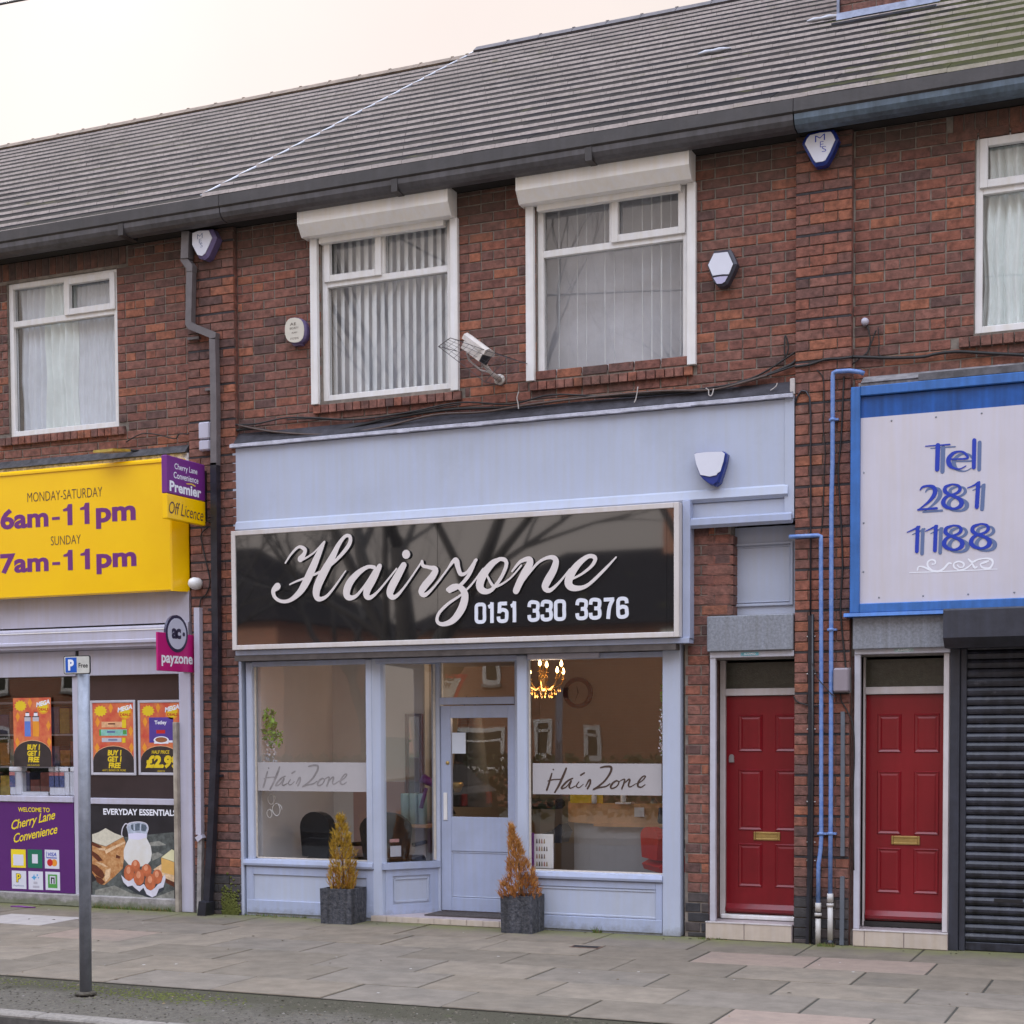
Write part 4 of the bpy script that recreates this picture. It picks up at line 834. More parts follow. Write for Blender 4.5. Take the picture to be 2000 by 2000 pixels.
q=cards[3][0]; x0,x1,z0,z1=q; mb=MB(); text(mb,'P',x0+(x1-x0)*.3,x0+(x1-x0)*.66,z0+(z1-z0)*.36,z0+(z1-z0)*.86,-.0094,0,.09); mb.build('card_lettering',BLACK,co[3])
mb=MB(); text(mb,'P',x0+(x1-x0)*.33,x0+(x1-x0)*.63,z0+(z1-z0)*.38,z0+(z1-z0)*.84,-.0097,0,.03); mb.build('card_lettering',YEL_INK,co[3])
mb=MB(); text(mb,'PayPoint',x0+(x1-x0)*.12,x0+(x1-x0)*.85,z0+(z1-z0)*.12,z0+(z1-z0)*.22,-.0096,0,.0); mb.build('card_lettering',INK_SLATE,co[3])
q=cards[4][0]; sub(co[4],'card_emblem',CY,[[(q[0]+(q[1]-q[0])*a,q[2]+(q[3]-q[2])*c) for a,c in ((.2,.66),(.33,.72),(.4,.86),(.44,.72),(.6,.70),(.46,.6),(.4,.5),(.33,.6))],fe_(q,.62,.8,.05,.05),fe_(q,.7,.66,.04,.04)]); sub(co[4],'card_print',LILAC,[fr_(q,.35,.62,.30,.44),fr_(q,.3,.75,.1,.22)])
q=cards[5][0]; sub(co[5],'card_emblem',LEAF,[fr_(q,.18,.82,.12,.34),fr_(q,.18,.3,.34,.86),fr_(q,.7,.82,.34,.86),fr_(q,.3,.7,.78,.86)]); sub(co[5],'card_arch',BLACK,[fr_(q,.38,.46,.36,.66),fr_(q,.56,.64,.36,.66),fr_(q,.38,.64,.62,.7)])

# bread, milk and eggs print: flat printed shapes on a board
ep=thing('printed_panel','dark food print with bread, milk jug and brown eggs beside the lilac post','printed panel',(-9.67,0,.13))
box('panel_board',M('print_charcoal',(.022,.020,.024),.35,.3,3),ep,-10.25,-9.092,-.006,.06,.128,1.05)
mb=MB(); text(mb,'EVERYDAY ESSENTIALS',-9.997,-9.111,0.944,1.008,-.0075,0,.03,0,1.); 
mb2=[(min(v[0],-9.093),v[1],v[2]) for v in mb.v]; mb.v=mb2; mb.build('heading_lettering',INK_WHITE,ep)
STONE=M('print_slate',(.085,.095,.09),.4,.5,14); STONE2=M('print_pale_stone',(.24,.24,.21),.4,.4,14)
BREAD=M('print_bread_crust',(.40,.15,.04),.4,.55,22,rgb2=(.62,.36,.16)); CRUMB=M('print_bread_crumb',(.62,.58,.46),.4,.08,40); BDARK=M('print_bread_dark',(.12,.03,.012),.4,.3,20); BLITE=M('print_bread_light',(.72,.50,.30),.4,.2,30)
MILK=M('print_milk',(.66,.63,.56),.4,.1,5,rgb2=(.72,.72,.72)); MILKW=M('print_milk_bright',(.68,.66,.82),.4,.03,5); JGLASS=M('print_glass',(.42,.47,.56),.4,.3,20); JDARK=M('print_glass_dark',(.10,.13,.17),.4,.3,30)
EGG=M('print_egg',(.50,.13,.05),.4,.2,14); EGGL=M('print_egg_light',(.68,.28,.15),.4,.15,14); CART=M('print_carton',(.66,.64,.72),.4,.1,12); CHS=M('print_butter',(.72,.42,.12),.4,.08,8); CHT=M('print_butter_top',(.72,.68,.42),.4,.05,8); PSH=M('print_shadow_tone',(.03,.035,.045),.4,.2,8)
def flat(nm,mat,o_pts,y,w=None):
    mb=MB(); mb.poly(o_pts,y); return mb.build(nm,mat,ep)
flat('print_field',STONE,[(-10.15,0.255),(-9.941,0.347),(-9.796,0.716),(-9.14,0.786),(-9.152,0.096),(-10.154,0.062)],-.0064)
flat('print_field',STONE2,[(-10.11,0.177),(-9.874,0.231),(-9.67,0.16),(-9.401,0.125),(-9.15,0.212),(-9.152,0.099),(-10.14,0.069)],-.0067)
flat('print_field',STONE2,[(-9.451,0.674),(-9.324,0.694),(-9.238,0.657),(-9.325,0.644),(-9.432,0.641)],-.0067)
flat('print_field',STONE2,[(-9.426,0.558),(-9.339,0.583),(-9.273,0.557),(-9.34,0.522),(-9.408,0.492)],-.0067)
flat('print_bread',BREAD,[(-10.142,0.663),(-10.059,0.637),(-9.969,0.622),(-9.755,0.723),(-9.728,0.673),(-9.768,0.409),(-9.872,0.321),(-9.998,0.232),(-10.06,0.241),(-10.107,0.302),(-10.148,0.352)],-.007)
flat('print_bread',CRUMB,[(-10.14,0.742),(-10.056,0.767),(-9.972,0.808),(-9.863,0.76),(-9.748,0.729),(-9.865,0.675),(-9.969,0.625),(-10.058,0.643),(-10.141,0.669)],-.0073)
for o_ in ([(-10.147,0.665),(-10.057,0.634),(-10.016,0.615),(-10.058,0.603),(-10.148,0.632)],[(-10.149,0.578),(-10.066,0.535),(-10.012,0.48),(-10.068,0.467),(-10.15,0.532)],[(-10.152,0.442),(-10.089,0.427),(-10.014,0.372),(-9.991,0.328),(-10.016,0.293),(-10.092,0.325),(-10.153,0.374)],[(-10.112,0.324),(-10.03,0.298),(-9.989,0.26),(-10.031,0.231),(-10.093,0.262)],[(-9.846,0.546),(-9.791,0.525),(-9.805,0.502),(-9.853,0.512)]): flat('print_bread',BDARK,o_,-.0074)
for o_ in ([(-9.989,0.582),(-9.871,0.63),(-9.74,0.678),(-9.734,0.661),(-9.844,0.614),(-9.969,0.549)],[(-10.065,0.603),(-9.975,0.605),(-9.989,0.582),(-10.058,0.586)],[(-10.109,0.466),(-10.013,0.451),(-9.944,0.414),(-9.993,0.418)],[(-9.979,0.385),(-9.917,0.404),(-9.926,0.319),(-9.982,0.26),(-9.995,0.305)]): flat('print_bread',BLITE,o_,-.0076)
flat('print_jug',JGLASS,[(-9.697,0.858),(-9.656,0.876),(-9.548,0.882),(-9.481,0.868),(-9.447,0.824),(-9.463,0.768),(-9.467,0.724),(-9.693,0.719),(-9.699,0.774),(-9.713,0.819)],-.0072)
flat('print_jug',JDARK,[(-9.663,0.848),(-9.562,0.866),(-9.481,0.851),(-9.465,0.824),(-9.482,0.785),(-9.549,0.794),(-9.631,0.787),(-9.657,0.809)],-.0075)
flat('print_jug',JGLASS,[(-9.629,0.854),(-9.609,0.857),(-9.61,0.793),(-9.627,0.793)],-.0078); flat('print_jug',JGLASS,[(-9.548,0.861),(-9.531,0.861),(-9.539,0.795),(-9.553,0.794)],-.0078)
flat('print_milk',MILK,[(-9.692,0.752),(-9.577,0.766),(-9.469,0.757),(-9.467,0.713),(-9.424,0.642),(-9.411,0.57),(-9.427,0.497),(-9.475,0.446),(-9.597,0.425),(-9.698,0.45),(-9.752,0.505),(-9.753,0.589),(-9.721,0.657),(-9.693,0.702)],-.0076)
flat('print_milk',MILKW,[(-9.692,0.758),(-9.577,0.77),(-9.469,0.762),(-9.473,0.724),(-9.571,0.699),(-9.69,0.708)],-.0079)
mb=MB(); ribbon(mb,[(-9.69,0.847,0.0102),(-9.724,0.858,0.0111),(-9.759,0.818,0.0111),(-9.773,0.762,0.0111),(-9.767,0.728,0.0093)],-.0082,.0002,4,0,0,.0001); ribbon(mb,[(-9.711,0.819,0.0065),(-9.69,0.858,0.0093),(-9.629,0.874,0.0093),(-9.547,0.879,0.0093),(-9.474,0.863,0.0093),(-9.449,0.819,0.0083),(-9.465,0.768,0.0065)],-.0082,.0002,4,0,0,.0001); mb.build('print_jug_rim',CART,ep)
flat('print_butter',CHS,[(-9.3,0.528),(-9.145,0.488),(-9.147,0.356),(-9.295,0.384)],-.0073); flat('print_butter',CHT,[(-9.299,0.531),(-9.172,0.615),(-9.143,0.604),(-9.145,0.491)],-.0075)
flat('print_board',BLITE,[(-9.395,0.409),(-9.301,0.462),(-9.147,0.356),(-9.148,0.29),(-9.263,0.33)],-.0070); flat('print_board',BDARK,[(-9.257,0.325),(-9.148,0.29),(-9.149,0.24),(-9.251,0.281)],-.0071)
flat('print_tray_shade',PSH,[(-9.771,0.235),(-9.602,0.162),(-9.434,0.118),(-9.272,0.208),(-9.265,0.252),(-9.6,0.274)],-.0070)
flat('print_carton',CART,[(-9.789,0.341),(-9.735,0.298),(-9.694,0.282),(-9.639,0.312),(-9.6,0.241),(-9.56,0.236),(-9.512,0.26),(-9.479,0.211),(-9.432,0.196),(-9.378,0.226),(-9.344,0.261),(-9.304,0.279),(-9.282,0.34),(-9.255,0.364),(-9.25,0.319),(-9.278,0.235),(-9.331,0.217),(-9.366,0.149),(-9.413,0.13),(-9.48,0.156),(-9.519,0.221),(-9.567,0.18),(-9.628,0.217),(-9.654,0.239),(-9.709,0.226),(-9.763,0.269)],-.0078)
for i,(cx,cy,rx,ry) in enumerate(((790,1210,80,105),(985,1290,90,110),(670,1340,92,140),(850,1420,98,140),(1060,1500,98,145),(1190,1410,88,120))):
    pass
for o_ in [[(-9.555, 0.437), (-9.559, 0.417), (-9.568, 0.399), (-9.583, 0.385), (-9.601, 0.378), (-9.62, 0.377), (-9.637, 0.384), (-9.651, 0.396), (-9.66, 0.414), (-9.663, 0.434), (-9.66, 0.455), (-9.65, 0.475), (-9.635, 0.489), (-9.617, 0.497), (-9.599, 0.498), (-9.581, 0.491), (-9.567, 0.477), (-9.558, 0.459)], [(-9.418, 0.397), (-9.422, 0.376), (-9.432, 0.357), (-9.449, 0.343), (-9.469, 0.335), (-9.49, 0.334), (-9.509, 0.341), (-9.525, 0.354), (-9.536, 0.372), (-9.539, 0.393), (-9.535, 0.416), (-9.524, 0.436), (-9.507, 0.451), (-9.488, 0.46), (-9.466, 0.46), (-9.447, 0.453), (-9.431, 0.439), (-9.421, 0.419)], [(-9.629, 0.365), (-9.634, 0.338), (-9.645, 0.314), (-9.662, 0.296), (-9.683, 0.286), (-9.704, 0.285), (-9.725, 0.294), (-9.741, 0.311), (-9.751, 0.334), (-9.755, 0.361), (-9.75, 0.39), (-9.739, 0.416), (-9.722, 0.435), (-9.701, 0.446), (-9.68, 0.447), (-9.659, 0.437), (-9.643, 0.419), (-9.633, 0.394)], [(-9.287, 0.337), (-9.291, 0.313), (-9.302, 0.292), (-9.319, 0.276), (-9.339, 0.267), (-9.36, 0.266), (-9.38, 0.274), (-9.396, 0.289), (-9.407, 0.309), (-9.41, 0.333), (-9.406, 0.359), (-9.395, 0.382), (-9.378, 0.399), (-9.358, 0.408), (-9.336, 0.409), (-9.316, 0.401), (-9.3, 0.385), (-9.29, 0.362)], [(-9.504, 0.324), (-9.509, 0.297), (-9.521, 0.273), (-9.539, 0.255), (-9.56, 0.245), (-9.584, 0.244), (-9.605, 0.253), (-9.622, 0.27), (-9.634, 0.293), (-9.637, 0.32), (-9.632, 0.349), (-9.62, 0.375), (-9.602, 0.394), (-9.581, 0.405), (-9.558, 0.406), (-9.536, 0.396), (-9.519, 0.378), (-9.508, 0.353)], [(-9.367, 0.281), (-9.372, 0.254), (-9.384, 0.229), (-9.401, 0.21), (-9.423, 0.2), (-9.446, 0.199), (-9.467, 0.208), (-9.485, 0.225), (-9.496, 0.249), (-9.499, 0.277), (-9.495, 0.307), (-9.483, 0.334), (-9.465, 0.354), (-9.443, 0.365), (-9.42, 0.365), (-9.399, 0.356), (-9.382, 0.337), (-9.371, 0.311)]]:
    y_=-.0084-.0003*random.random(); flat('print_egg',EGG,o_,y_); c0=(sum(p[0] for p in o_)/18,sum(p[1] for p in o_)/18)
    flat('print_egg_sheen',EGGL,[(c0[0]+(p[0]-c0[0])*.4-.005,c0[1]+(p[1]-c0[1])*.45+.025) for p in o_],y_-.0004)
# dark shop posters
PRD=M('poster_red',(.60,.075,.05),.35,.25,9,rgb2=(.72,.22,.08)); PFR=M('poster_frame_grey',(.52,.50,.55),.4,.06,6); PBK=M('poster_black',(.04,.03,.03),.35,.3,5); PYL=M('poster_yellow',(.80,.58,.02),.35,.05,5); POR=M('poster_orange',(.80,.32,.03),.35,.1,9); PTL=M('poster_teal',(.25,.55,.47),.4,.2,20); PPE=M('poster_peach',(.75,.42,.22),.4,.2,20); PVI=M('poster_violet',(.09,.05,.30),.4,.15,6); PBL=M('poster_blue',(.12,.22,.62),.4,.1,10); PTE=M('poster_tea',(.32,.12,.05),.4,.1,10)
def poster(lbl,q,yy,kind,lines,framed=True):
    t=thing('promotional_poster',lbl,'poster',((q[0]+q[1])/2,yy,q[2]),'promotion posters in the shop window')
    x0,x1,z0,z1=q
    if framed:
        mb=MB(); frame_rect(mb,x0,x1,z0,z1,.026,yy-.012,yy); mb.build('poster_frame',PFR,t); x0+=.026;x1-=.026;z0+=.026;z1-=.026
    q=(x0,x1,z0,z1); w=x1-x0; h=z1-z0
    box('poster_sheet',PRD,t,x0,x1,yy-.004,yy,z0,z1)
    def s_(nm,mat,polys,l): 
        mb=MB()
        for i,p_ in enumerate(polys): mb.poly(p_,yy-.0045-.0004*l-.00003*i)
        return mb.build(nm,mat,t)
    arch=[(x0,z0)]+[(x1,z0)]+[(x0+w*(.5+.5*math.cos(R(a))),z0+h*(.17+.21*math.sin(R(a)))) for a in range(0,181,15)]
    s_('poster_arch',PPE,[[(a,b+.006 if b>z0+.01 else b) for a,b in arch]],0); s_('poster_field',PBK,[arch],1)
    star=[(x0+w*(.2+.17*(1 if i%2 else .75)*math.cos(R(i*15))),z0+h*(.885+.085*(1 if i%2 else .75)*math.sin(R(i*15)))) for i in range(24)]
    s_('poster_burst',PYL,[star],0)
    tag(s_('poster_diamond',POR,[[(x0+w*(a-.06),z0+h*c),(x0+w*a,z0+h*(c+.07)),(x0+w*(a+.06),z0+h*c),(x0+w*a,z0+h*(c-.08))] for a,c in ((.12,.73),(.1,.36),(.93,.60),(.94,.36),(.45,.93))],0),kind='stuff')
    s_('poster_roundel',POR,[ell(x0+w*.8,z0+h*.86,w*.16,h*.10)],1); s_('poster_roundel',PYL,[ell(x0+w*.8,z0+h*.86,w*.12,h*.075)],2)
    mb=MB(); text(mb,'MEGA',x0+w*.62,x0+w*.98,z0+h*.86,z0+h*.93,yy-.0058,0,.05,.1,1,'Y',.2); mb.build('poster_lettering',INK_WHITE,t)
    mb=MB(); text(mb,'DEALS',x0+w*.68,x0+w*.94,z0+h*.81,z0+h*.85,yy-.0058,0,.03); mb.build('poster_lettering',RD,t)
    if kind=='bottles':
        s_('poster_bottle',PBL,[fr_(q,.30,.46,.44,.66)],1); s_('poster_bottle',POR,[fr_(q,.52,.68,.44,.66)],1)
        s_('poster_bottle_label',PFR,[fr_(q,.30,.46,.66,.72),fr_(q,.52,.68,.66,.72)],2); s_('poster_bottle_cap',INK_WHITE,[fr_(q,.33,.43,.735,.78),fr_(q,.55,.65,.735,.78)],2)
        s_('poster_bottle_band',PBK,[fr_(q,.29,.47,.72,.735),fr_(q,.51,.69,.72,.735),fr_(q,.34,.42,.78,.795),fr_(q,.56,.64,.78,.795)],2)
    elif kind=='boxes':
        s_('poster_box',PPE,[fr_(q,.22,.80,.65,.73)],1); s_('poster_box',PTL,[fr_(q,.16,.84,.53,.62)],1); s_('poster_box',PFR,[fr_(q,.22,.70,.44,.50)],1)
        s_('poster_box_end',PYL,[fr_(q,.72,.82,.64,.76),fr_(q,.72,.80,.43,.50)],2); s_('poster_box_end',LEAF,[fr_(q,.74,.83,.55,.61),fr_(q,.16,.20,.53,.62)],2); s_('poster_box_print',INK_SLATE,[fr_(q,.35,.55,.57,.60),fr_(q,.38,.6,.46,.48)],2); s_('poster_box_print',BDARK,[fr_(q,.38,.55,.69,.71)],2)
    else:
        s_('poster_pack',PVI,[fr_(q,.22,.82,.43,.79)],1); mb=MB(); text(mb,'Tetley',x0+w*.36,x0+w*.66,z0+h*.675,z0+h*.745,yy-.0056,0,.03); mb.build('poster_lettering',INK_WHITE,t)
        s_('poster_pack_label',RD,[fr_(q,.40,.62,.56,.61)],2); s_('poster_cup',INK_WHITE,[fe_(q,.52,.465,.19,.055)],2); s_('poster_cup_tea',PTE,[fe_(q,.52,.47,.15,.038)],3)
        s_('poster_cup_handle',INK_WHITE,[fr_(q,.70,.80,.43,.46),fr_(q,.34,.70,.415,.44)],2)
    for (tx,a,b,c,d,bo) in lines:
        mb=MB(); text(mb,tx,x0+w*a,x0+w*b,z0+h*c,z0+h*d,yy-.0062,0,bo,.12); mb.build('poster_lettering',PYL,t)
    return t
BG=(('BUY 1',.36,.70,.245,.325,.05),('GET 1',.36,.70,.155,.235,.05),('FREE',.38,.68,.065,.145,.05))
poster('red drinks poster on the clear glass, buy one get one free under two bottles',(-11.143,-10.654,1.423,2.134),.02,'bottles',BG+(('ON FLAVOURS',.36,.68,.01,.035,.0),),False)
poster('framed red poster with a teal box on the dark film, nearer the parking pole',(-10.161,-9.606,1.342,2.096),.028,'boxes',BG+(('ANY 2 BOXES OR MORE',.22,.80,.02,.05,.0),))
poster('framed red poster with a violet tea pack and half price offer',(-9.576,-9.043,1.346,2.091),.028,'tea',(('HALF PRICE',.28,.72,.27,.32,.02),('£2.99',.12,.95,.06,.25,.06),('EACH',.42,.6,.01,.035,.0)))

# white bottles along the window bottom
PLB=M('bottle_white',(.62,.63,.70),.35,.04,4); PLL=M('bottle_label_navy',(.07,.09,.22),.4,.4,60); PLR=M('bottle_label_coral',(.55,.2,.2),.4,.2,60)
bx=[(-11.233,1.217)[0],(-11.153,1.218)[0],(-10.716,1.222)[0],(-10.654,1.223)[0],(-10.592,1.223)[0],(-10.517,1.224)[0],(-10.464,1.224)[0]]
lb=['white screenwash bottle standing leftmost in the convenience window','white bottle beside the leftmost screenwash bottle, its label turned away','first navy labelled bottle of the cluster beside the parking pole','second navy labelled bottle of the cluster beside the parking pole','third navy labelled bottle of the cluster beside the parking pole','plain white bottle just right of the navy labelled ones','plain white bottle nearest to the parking pole']
for i,x in enumerate(bx):
    t=thing('screenwash_bottle',lb[i],'bottle',(x,.13,1.122),'white bottles in the convenience window')
    MB().bbox(x-.042,x+.042,.09,.17,1.122,1.37,.012).build('bottle_body',PLB,t); MB().bbox(x-.046,x+.046,.086,.174,1.371,1.42,.008).build('bottle_cap',INK_WHITE,t)
    if i in (0,2,3,4): box('bottle_label',PLL,t,x-.036,x+.036,.086,.089,1.21,1.35); box('label_band',PLR,t,x-.036,x+.036,.084,.0855,1.33,1.365)
tag(MB().prism([(-11.16,.1),(-10.95,.08),(-10.78,.1),(-10.8,.2),(-11.1,.22)],'Z',1.123,1.16).build('folded_cloth',PLB),'crumpled white cloth between the bottles in the convenience window','cloth')
# shelves inside the convenience shop
shf=thing('shop_shelving','dim shelving with snacks at the left edge inside the convenience shop','shelving',(-12.3,1.2,.1)); rs=random.Random(5)
SN=[M('snack_%d'%i,c,.5,.2,20) for i,c in enumerate([(.5,.2,.03),(.45,.32,.04),(.25,.06,.05),(.08,.08,.2),(.3,.3,.25)])]
for r_ in range(6):
    MB().box(-13.4,-11.05,1.15,1.6,.3+r_*.36,.32+r_*.36).build('shelf',LILAC,shf)
for r_ in range(5):
    for i in range(16): x=-13.35+i*.142; MB().box(x,x+.13,1.18,1.4,.325+r_*.36,.325+r_*.36+rs.uniform(.15,.3)).build('snack_packet',rs.choice(SN),shf)
box('shelf_back',DARK,shf,-13.4,-11.05,1.6,1.62,.1,2.4)
rack=thing('card_rack','cluttered display rack behind the window beside the drinks poster','display rack',(-10.6,.8,.1))
box('rack_back',M('rack_brown',(.12,.06,.04),.6,.3,6),rack,-10.95,-10.35,.9,.93,.1,2.3)
for i in range(5):
    for j in range(4): box('rack_item',rs.choice(SN+[LILAC,PBK]),rack,-10.92+j*.14,-10.81+j*.14,.8,.89,1.1+i*.2,1.26+i*.2)
# projecting signs
PX_=-8.654
ps=thing('projecting_sign','purple and yellow box sign jutting from the pilaster above the yellow fascia','projecting sign',(PX_,-.4,3.75),'signs projecting from the convenience shop')
box('sign_box',PURPLE_SIGN,ps,PX_-.06,PX_,-.722,-.105,3.983,4.333,.006); box('sign_box_lower',YELLOW,ps,PX_-.06,PX_,-.722,-.105,3.750,3.981,.006)
def xtext(t,y0,y1,z0,z1,mat,p,b=.02,sh=0.,sl=0.,x=PX_): mb=MB(); text(mb,t,y0,y1,z0,z1,x+.0015,0,b,sh,1,'X',sl); mb.build('sign_lettering',mat,p)
xtext('Cherry Lane',-.60,-.235,4.205,4.275,INK_WHITE,ps,.01); xtext('Convenience',-.615,-.22,4.135,4.195,INK_WHITE,ps,.01); xtext('Premier',-.68,-.175,4.005,4.105,INK_WHITE,ps,.035)
mb=MB(); mb.add([(PX_+.0016,y_,z_) for y_,z_ in ((-.42,4.112),(-.33,4.123),(-.26,4.11),(-.28,4.10),(-.33,4.113),(-.41,4.105))],[tuple(range(6))]); mb.build('sign_flash',YEL_INK,ps)
xtext('Off Licence',-.695,-.145,3.80,3.915,BROWN_INK,ps,.0,.3,-.02)
box('sign_bracket',BLACK,ps,PX_-.05,PX_-.01,-.104,-.062,3.8,4.28)
QX=-8.831
qs=thing('projecting_sign','magenta flag sign with a round white logo below the yellow fascia','projecting sign',(QX,-.36,2.35),'signs projecting from the convenience shop')
box('sign_plate',MAGENTA,qs,QX-.02,QX,-.656,-.07,2.35,2.711,.003)
mb=MB()
def xdisc(cy,cz,r,x0,x1,mi,n=28): 
    v=[(x0,cy+r*math.cos(2*math.pi*i/n),cz+r*1.0*math.sin(2*math.pi*i/n)) for i in range(n)]; v2=[(x1,a[1],a[2]) for a in v]
    mb.add(v+v2,[tuple(range(n)),tuple(range(2*n-1,n-1,-1))]+[(i,(i+1)%n,n+(i+1)%n,n+i) for i in range(n)],mi); mb.fix=True
xdisc(-.352,2.71,.178,QX-.021,QX+.003,0); mb.build('logo_rim',NAVY_INK,qs); mb=MB(); xdisc(-.352,2.71,.148,QX+.0032,QX+.005,0); mb.build('logo_disc',M('logo_pale',(.55,.56,.68),.4,.03,4),qs)
mb=MB(); text(mb,'ac',-.44,-.29,2.66,2.76,QX+.0065,0,.045,0,.8,'X'); xdisc(-.245,2.71,.02,QX+.0052,QX+.0066,0); mb.build('logo_letters',NAVY_INK,qs)
mb=MB(); text(mb,'payzone',-.60,-.10,2.395,2.50,QX+.0015,0,.03,0,1,'X'); mb.build('sign_lettering',INK_WHITE,qs)
box('sign_bracket',BLACK,qs,QX-.03,QX,-.069,-.036,2.4,2.65)

# ------------------------------------------------------------------ telephone sign on the right unit
ts=thing('shop_sign','blue framed pale sign with blue telephone number over the right shop','shop sign',(.3,-.1,2.7))
bx0=-2.478; mb=MB(); mb.bbox(bx0,bx0+.075,-.14,-.01,2.70,4.50,.006).bbox(bx0+.076,3,-.139,-.01,2.70,2.775,.006); mb.bbox(bx0+.076,3,-.139,-.01,4.425,4.50,.006); mb.build('sign_frame',TEL_BLUE,ts)
box('sign_top_board',TEL_DBLUE,ts,bx0+.076,3,-.105,-.02,4.255,4.42)
box('sign_board',TEL_PANEL,ts,bx0+.076,3,-.11,-.02,2.776,4.254)
for i in range(6): MB().lathe((-2.25+i*.345,-.1101,2.82),[(.008,0),(.006,.003)],8,0,'Y').build('screw_head',GALV,ts); MB().lathe((-2.16+i*.345,-.1101,4.215),[(.008,0),(.006,.003)],8,0,'Y').build('screw_head',GALV,ts)
for z_ in (3.03,3.42,3.82): MB().lathe((-2.375,-.1101,z_),[(.008,0),(.006,.003)],8,0,'Y').build('screw_head',GALV,ts)
def brush(o): return o
TEL=[[(-1.894,3.993,0.0079),(-1.708,3.992,0.0127)],[(-1.799,3.993,0.0365),(-1.803,3.805,0.0349)],[(-1.523,4.011,0.0317),(-1.525,3.8,0.0301)],
 [(-1.7,3.877,0.0111),(-1.577,3.874,0.0159),(-1.584,3.904,0.0190),(-1.61,3.927,0.0159),(-1.646,3.932,0.0159),(-1.685,3.919,0.0270),(-1.716,3.881,0.0349),(-1.71,3.836,0.0349),(-1.681,3.808,0.0190),(-1.63,3.797,0.0111),(-1.584,3.817,0.0079)],
 [(-1.932,3.654,0.0095),(-1.914,3.675,0.0174),(-1.873,3.681,0.0190),(-1.833,3.67,0.0285),(-1.818,3.635,0.0349),(-1.832,3.595,0.0317),(-1.876,3.549,0.0190),(-1.942,3.501,0.0095)],[(-1.949,3.499,0.0143),(-1.804,3.502,0.0190)],
 [(-1.698,3.679,0.0159),(-1.738,3.663,0.0254),(-1.741,3.63,0.0317),(-1.708,3.603,0.0222),(-1.65,3.576,0.0254),(-1.617,3.544,0.0349),(-1.624,3.508,0.0317),(-1.671,3.491,0.0174),(-1.73,3.507,0.0270),(-1.755,3.542,0.0349),(-1.737,3.581,0.0270),(-1.698,3.597,0.0159),(-1.65,3.613,0.0206),(-1.628,3.637,0.0270),(-1.64,3.668,0.0190),(-1.68,3.68,0.0143),(-1.702,3.679,0.0143)],
 [(-1.571,3.645,0.0079),(-1.528,3.66,0.0127),(-1.484,3.683,0.0190)],[(-1.491,3.676,0.0317),(-1.5,3.493,0.0317)],
 [(-2.03,3.327,0.0079),(-1.982,3.346,0.0127),(-1.937,3.366,0.0174)],[(-1.95,3.359,0.0301),(-1.955,3.172,0.0301)],[(-1.889,3.327,0.0079),(-1.845,3.346,0.0127),(-1.8,3.364,0.0174)],[(-1.81,3.359,0.0301),(-1.816,3.172,0.0301)]]
E8=[(-1.685,3.358,0.0159),(-1.728,3.343,0.0254),(-1.735,3.31,0.0317),(-1.702,3.282,0.0222),(-1.64,3.256,0.0254),(-1.608,3.223,0.0349),(-1.618,3.188,0.0317),(-1.665,3.171,0.0174),(-1.72,3.186,0.0270),(-1.746,3.221,0.0349),(-1.728,3.261,0.0270),(-1.691,3.278,0.0159),(-1.641,3.293,0.0206),(-1.618,3.318,0.0270),(-1.63,3.349,0.0190),(-1.67,3.36,0.0143),(-1.688,3.357,0.0143)]
TEL.append(E8); dx=(-1.468,3.269)[0]-(-1.673,3.28)[0]; dz=(-1.468,3.28)[1]-(-1.673,3.28)[1]
TEL.append([(p[0]+dx,p[1]+dz,p[2]) for p in E8])
mb=MB(); 
for i,st in enumerate(TEL): ribbon(mb,[(p[0]+.040,p[1]-.020,p[2]) for p in st],-.1114-.0001*i,.0003,5,0,0,.0001,.95)
tag(mb.build('number_shadow_print',INK_SLATE,ts),kind='stuff')
mb=MB()
for i,st in enumerate(TEL): ribbon(mb,st,-.1145-.0001*i,.0003,5,0,0,.0001)
tag(mb.build('number_print',INK_BLUE,ts),kind='stuff')
mb=MB()
for i,st in enumerate(([(-2.013,3.007,0.0063),(-1.814,3.005,0.0079),(-1.573,3.004,0.0079),(-1.344,3.005,0.0063)],[(-1.95,3.025,0.0127),(-1.939,3.051,0.0111),(-1.902,3.047,0.0127),(-1.85,3.021,0.0159),(-1.792,3.007,0.0174),(-1.748,3.027,0.0159),(-1.712,3.066,0.0143),(-1.69,3.065,0.0111)],[(-1.836,3.016,0.0111),(-1.869,3.051,0.0143),(-1.869,3.085,0.0143),(-1.84,3.101,0.0127),(-1.814,3.09,0.0127),(-1.815,3.068,0.0095),(-1.836,3.066,0.0111)],[(-1.639,3.015,0.0095),(-1.668,3.035,0.0127),(-1.668,3.064,0.0127),(-1.632,3.078,0.0127),(-1.596,3.061,0.0143),(-1.599,3.035,0.0111),(-1.628,3.033,0.0095),(-1.643,3.05,0.0079)],[(-1.639,3.007,0.0111),(-1.588,3.016,0.0127),(-1.545,3.044,0.0111),(-1.509,3.078,0.0127),(-1.438,3.092,0.0111),(-1.388,3.081,0.0174),(-1.377,3.051,0.0143),(-1.401,3.015,0.0159),(-1.451,3.021,0.0143),(-1.469,3.048,0.0095),(-1.437,3.061,0.0174),(-1.409,3.071,0.0111)],[(-1.56,3.093,0.0111),(-1.534,3.069,0.0174),(-1.502,3.077,0.0111)],[(-1.527,3.05,0.0127),(-1.512,3.024,0.0174),(-1.494,3.03,0.0095)])):
    ribbon(mb,st,-.1116-.0001*i,.0003,5,0,0,.0001)
tag(mb.build('scroll_ornament',INK_WHITE,ts),kind='stuff')
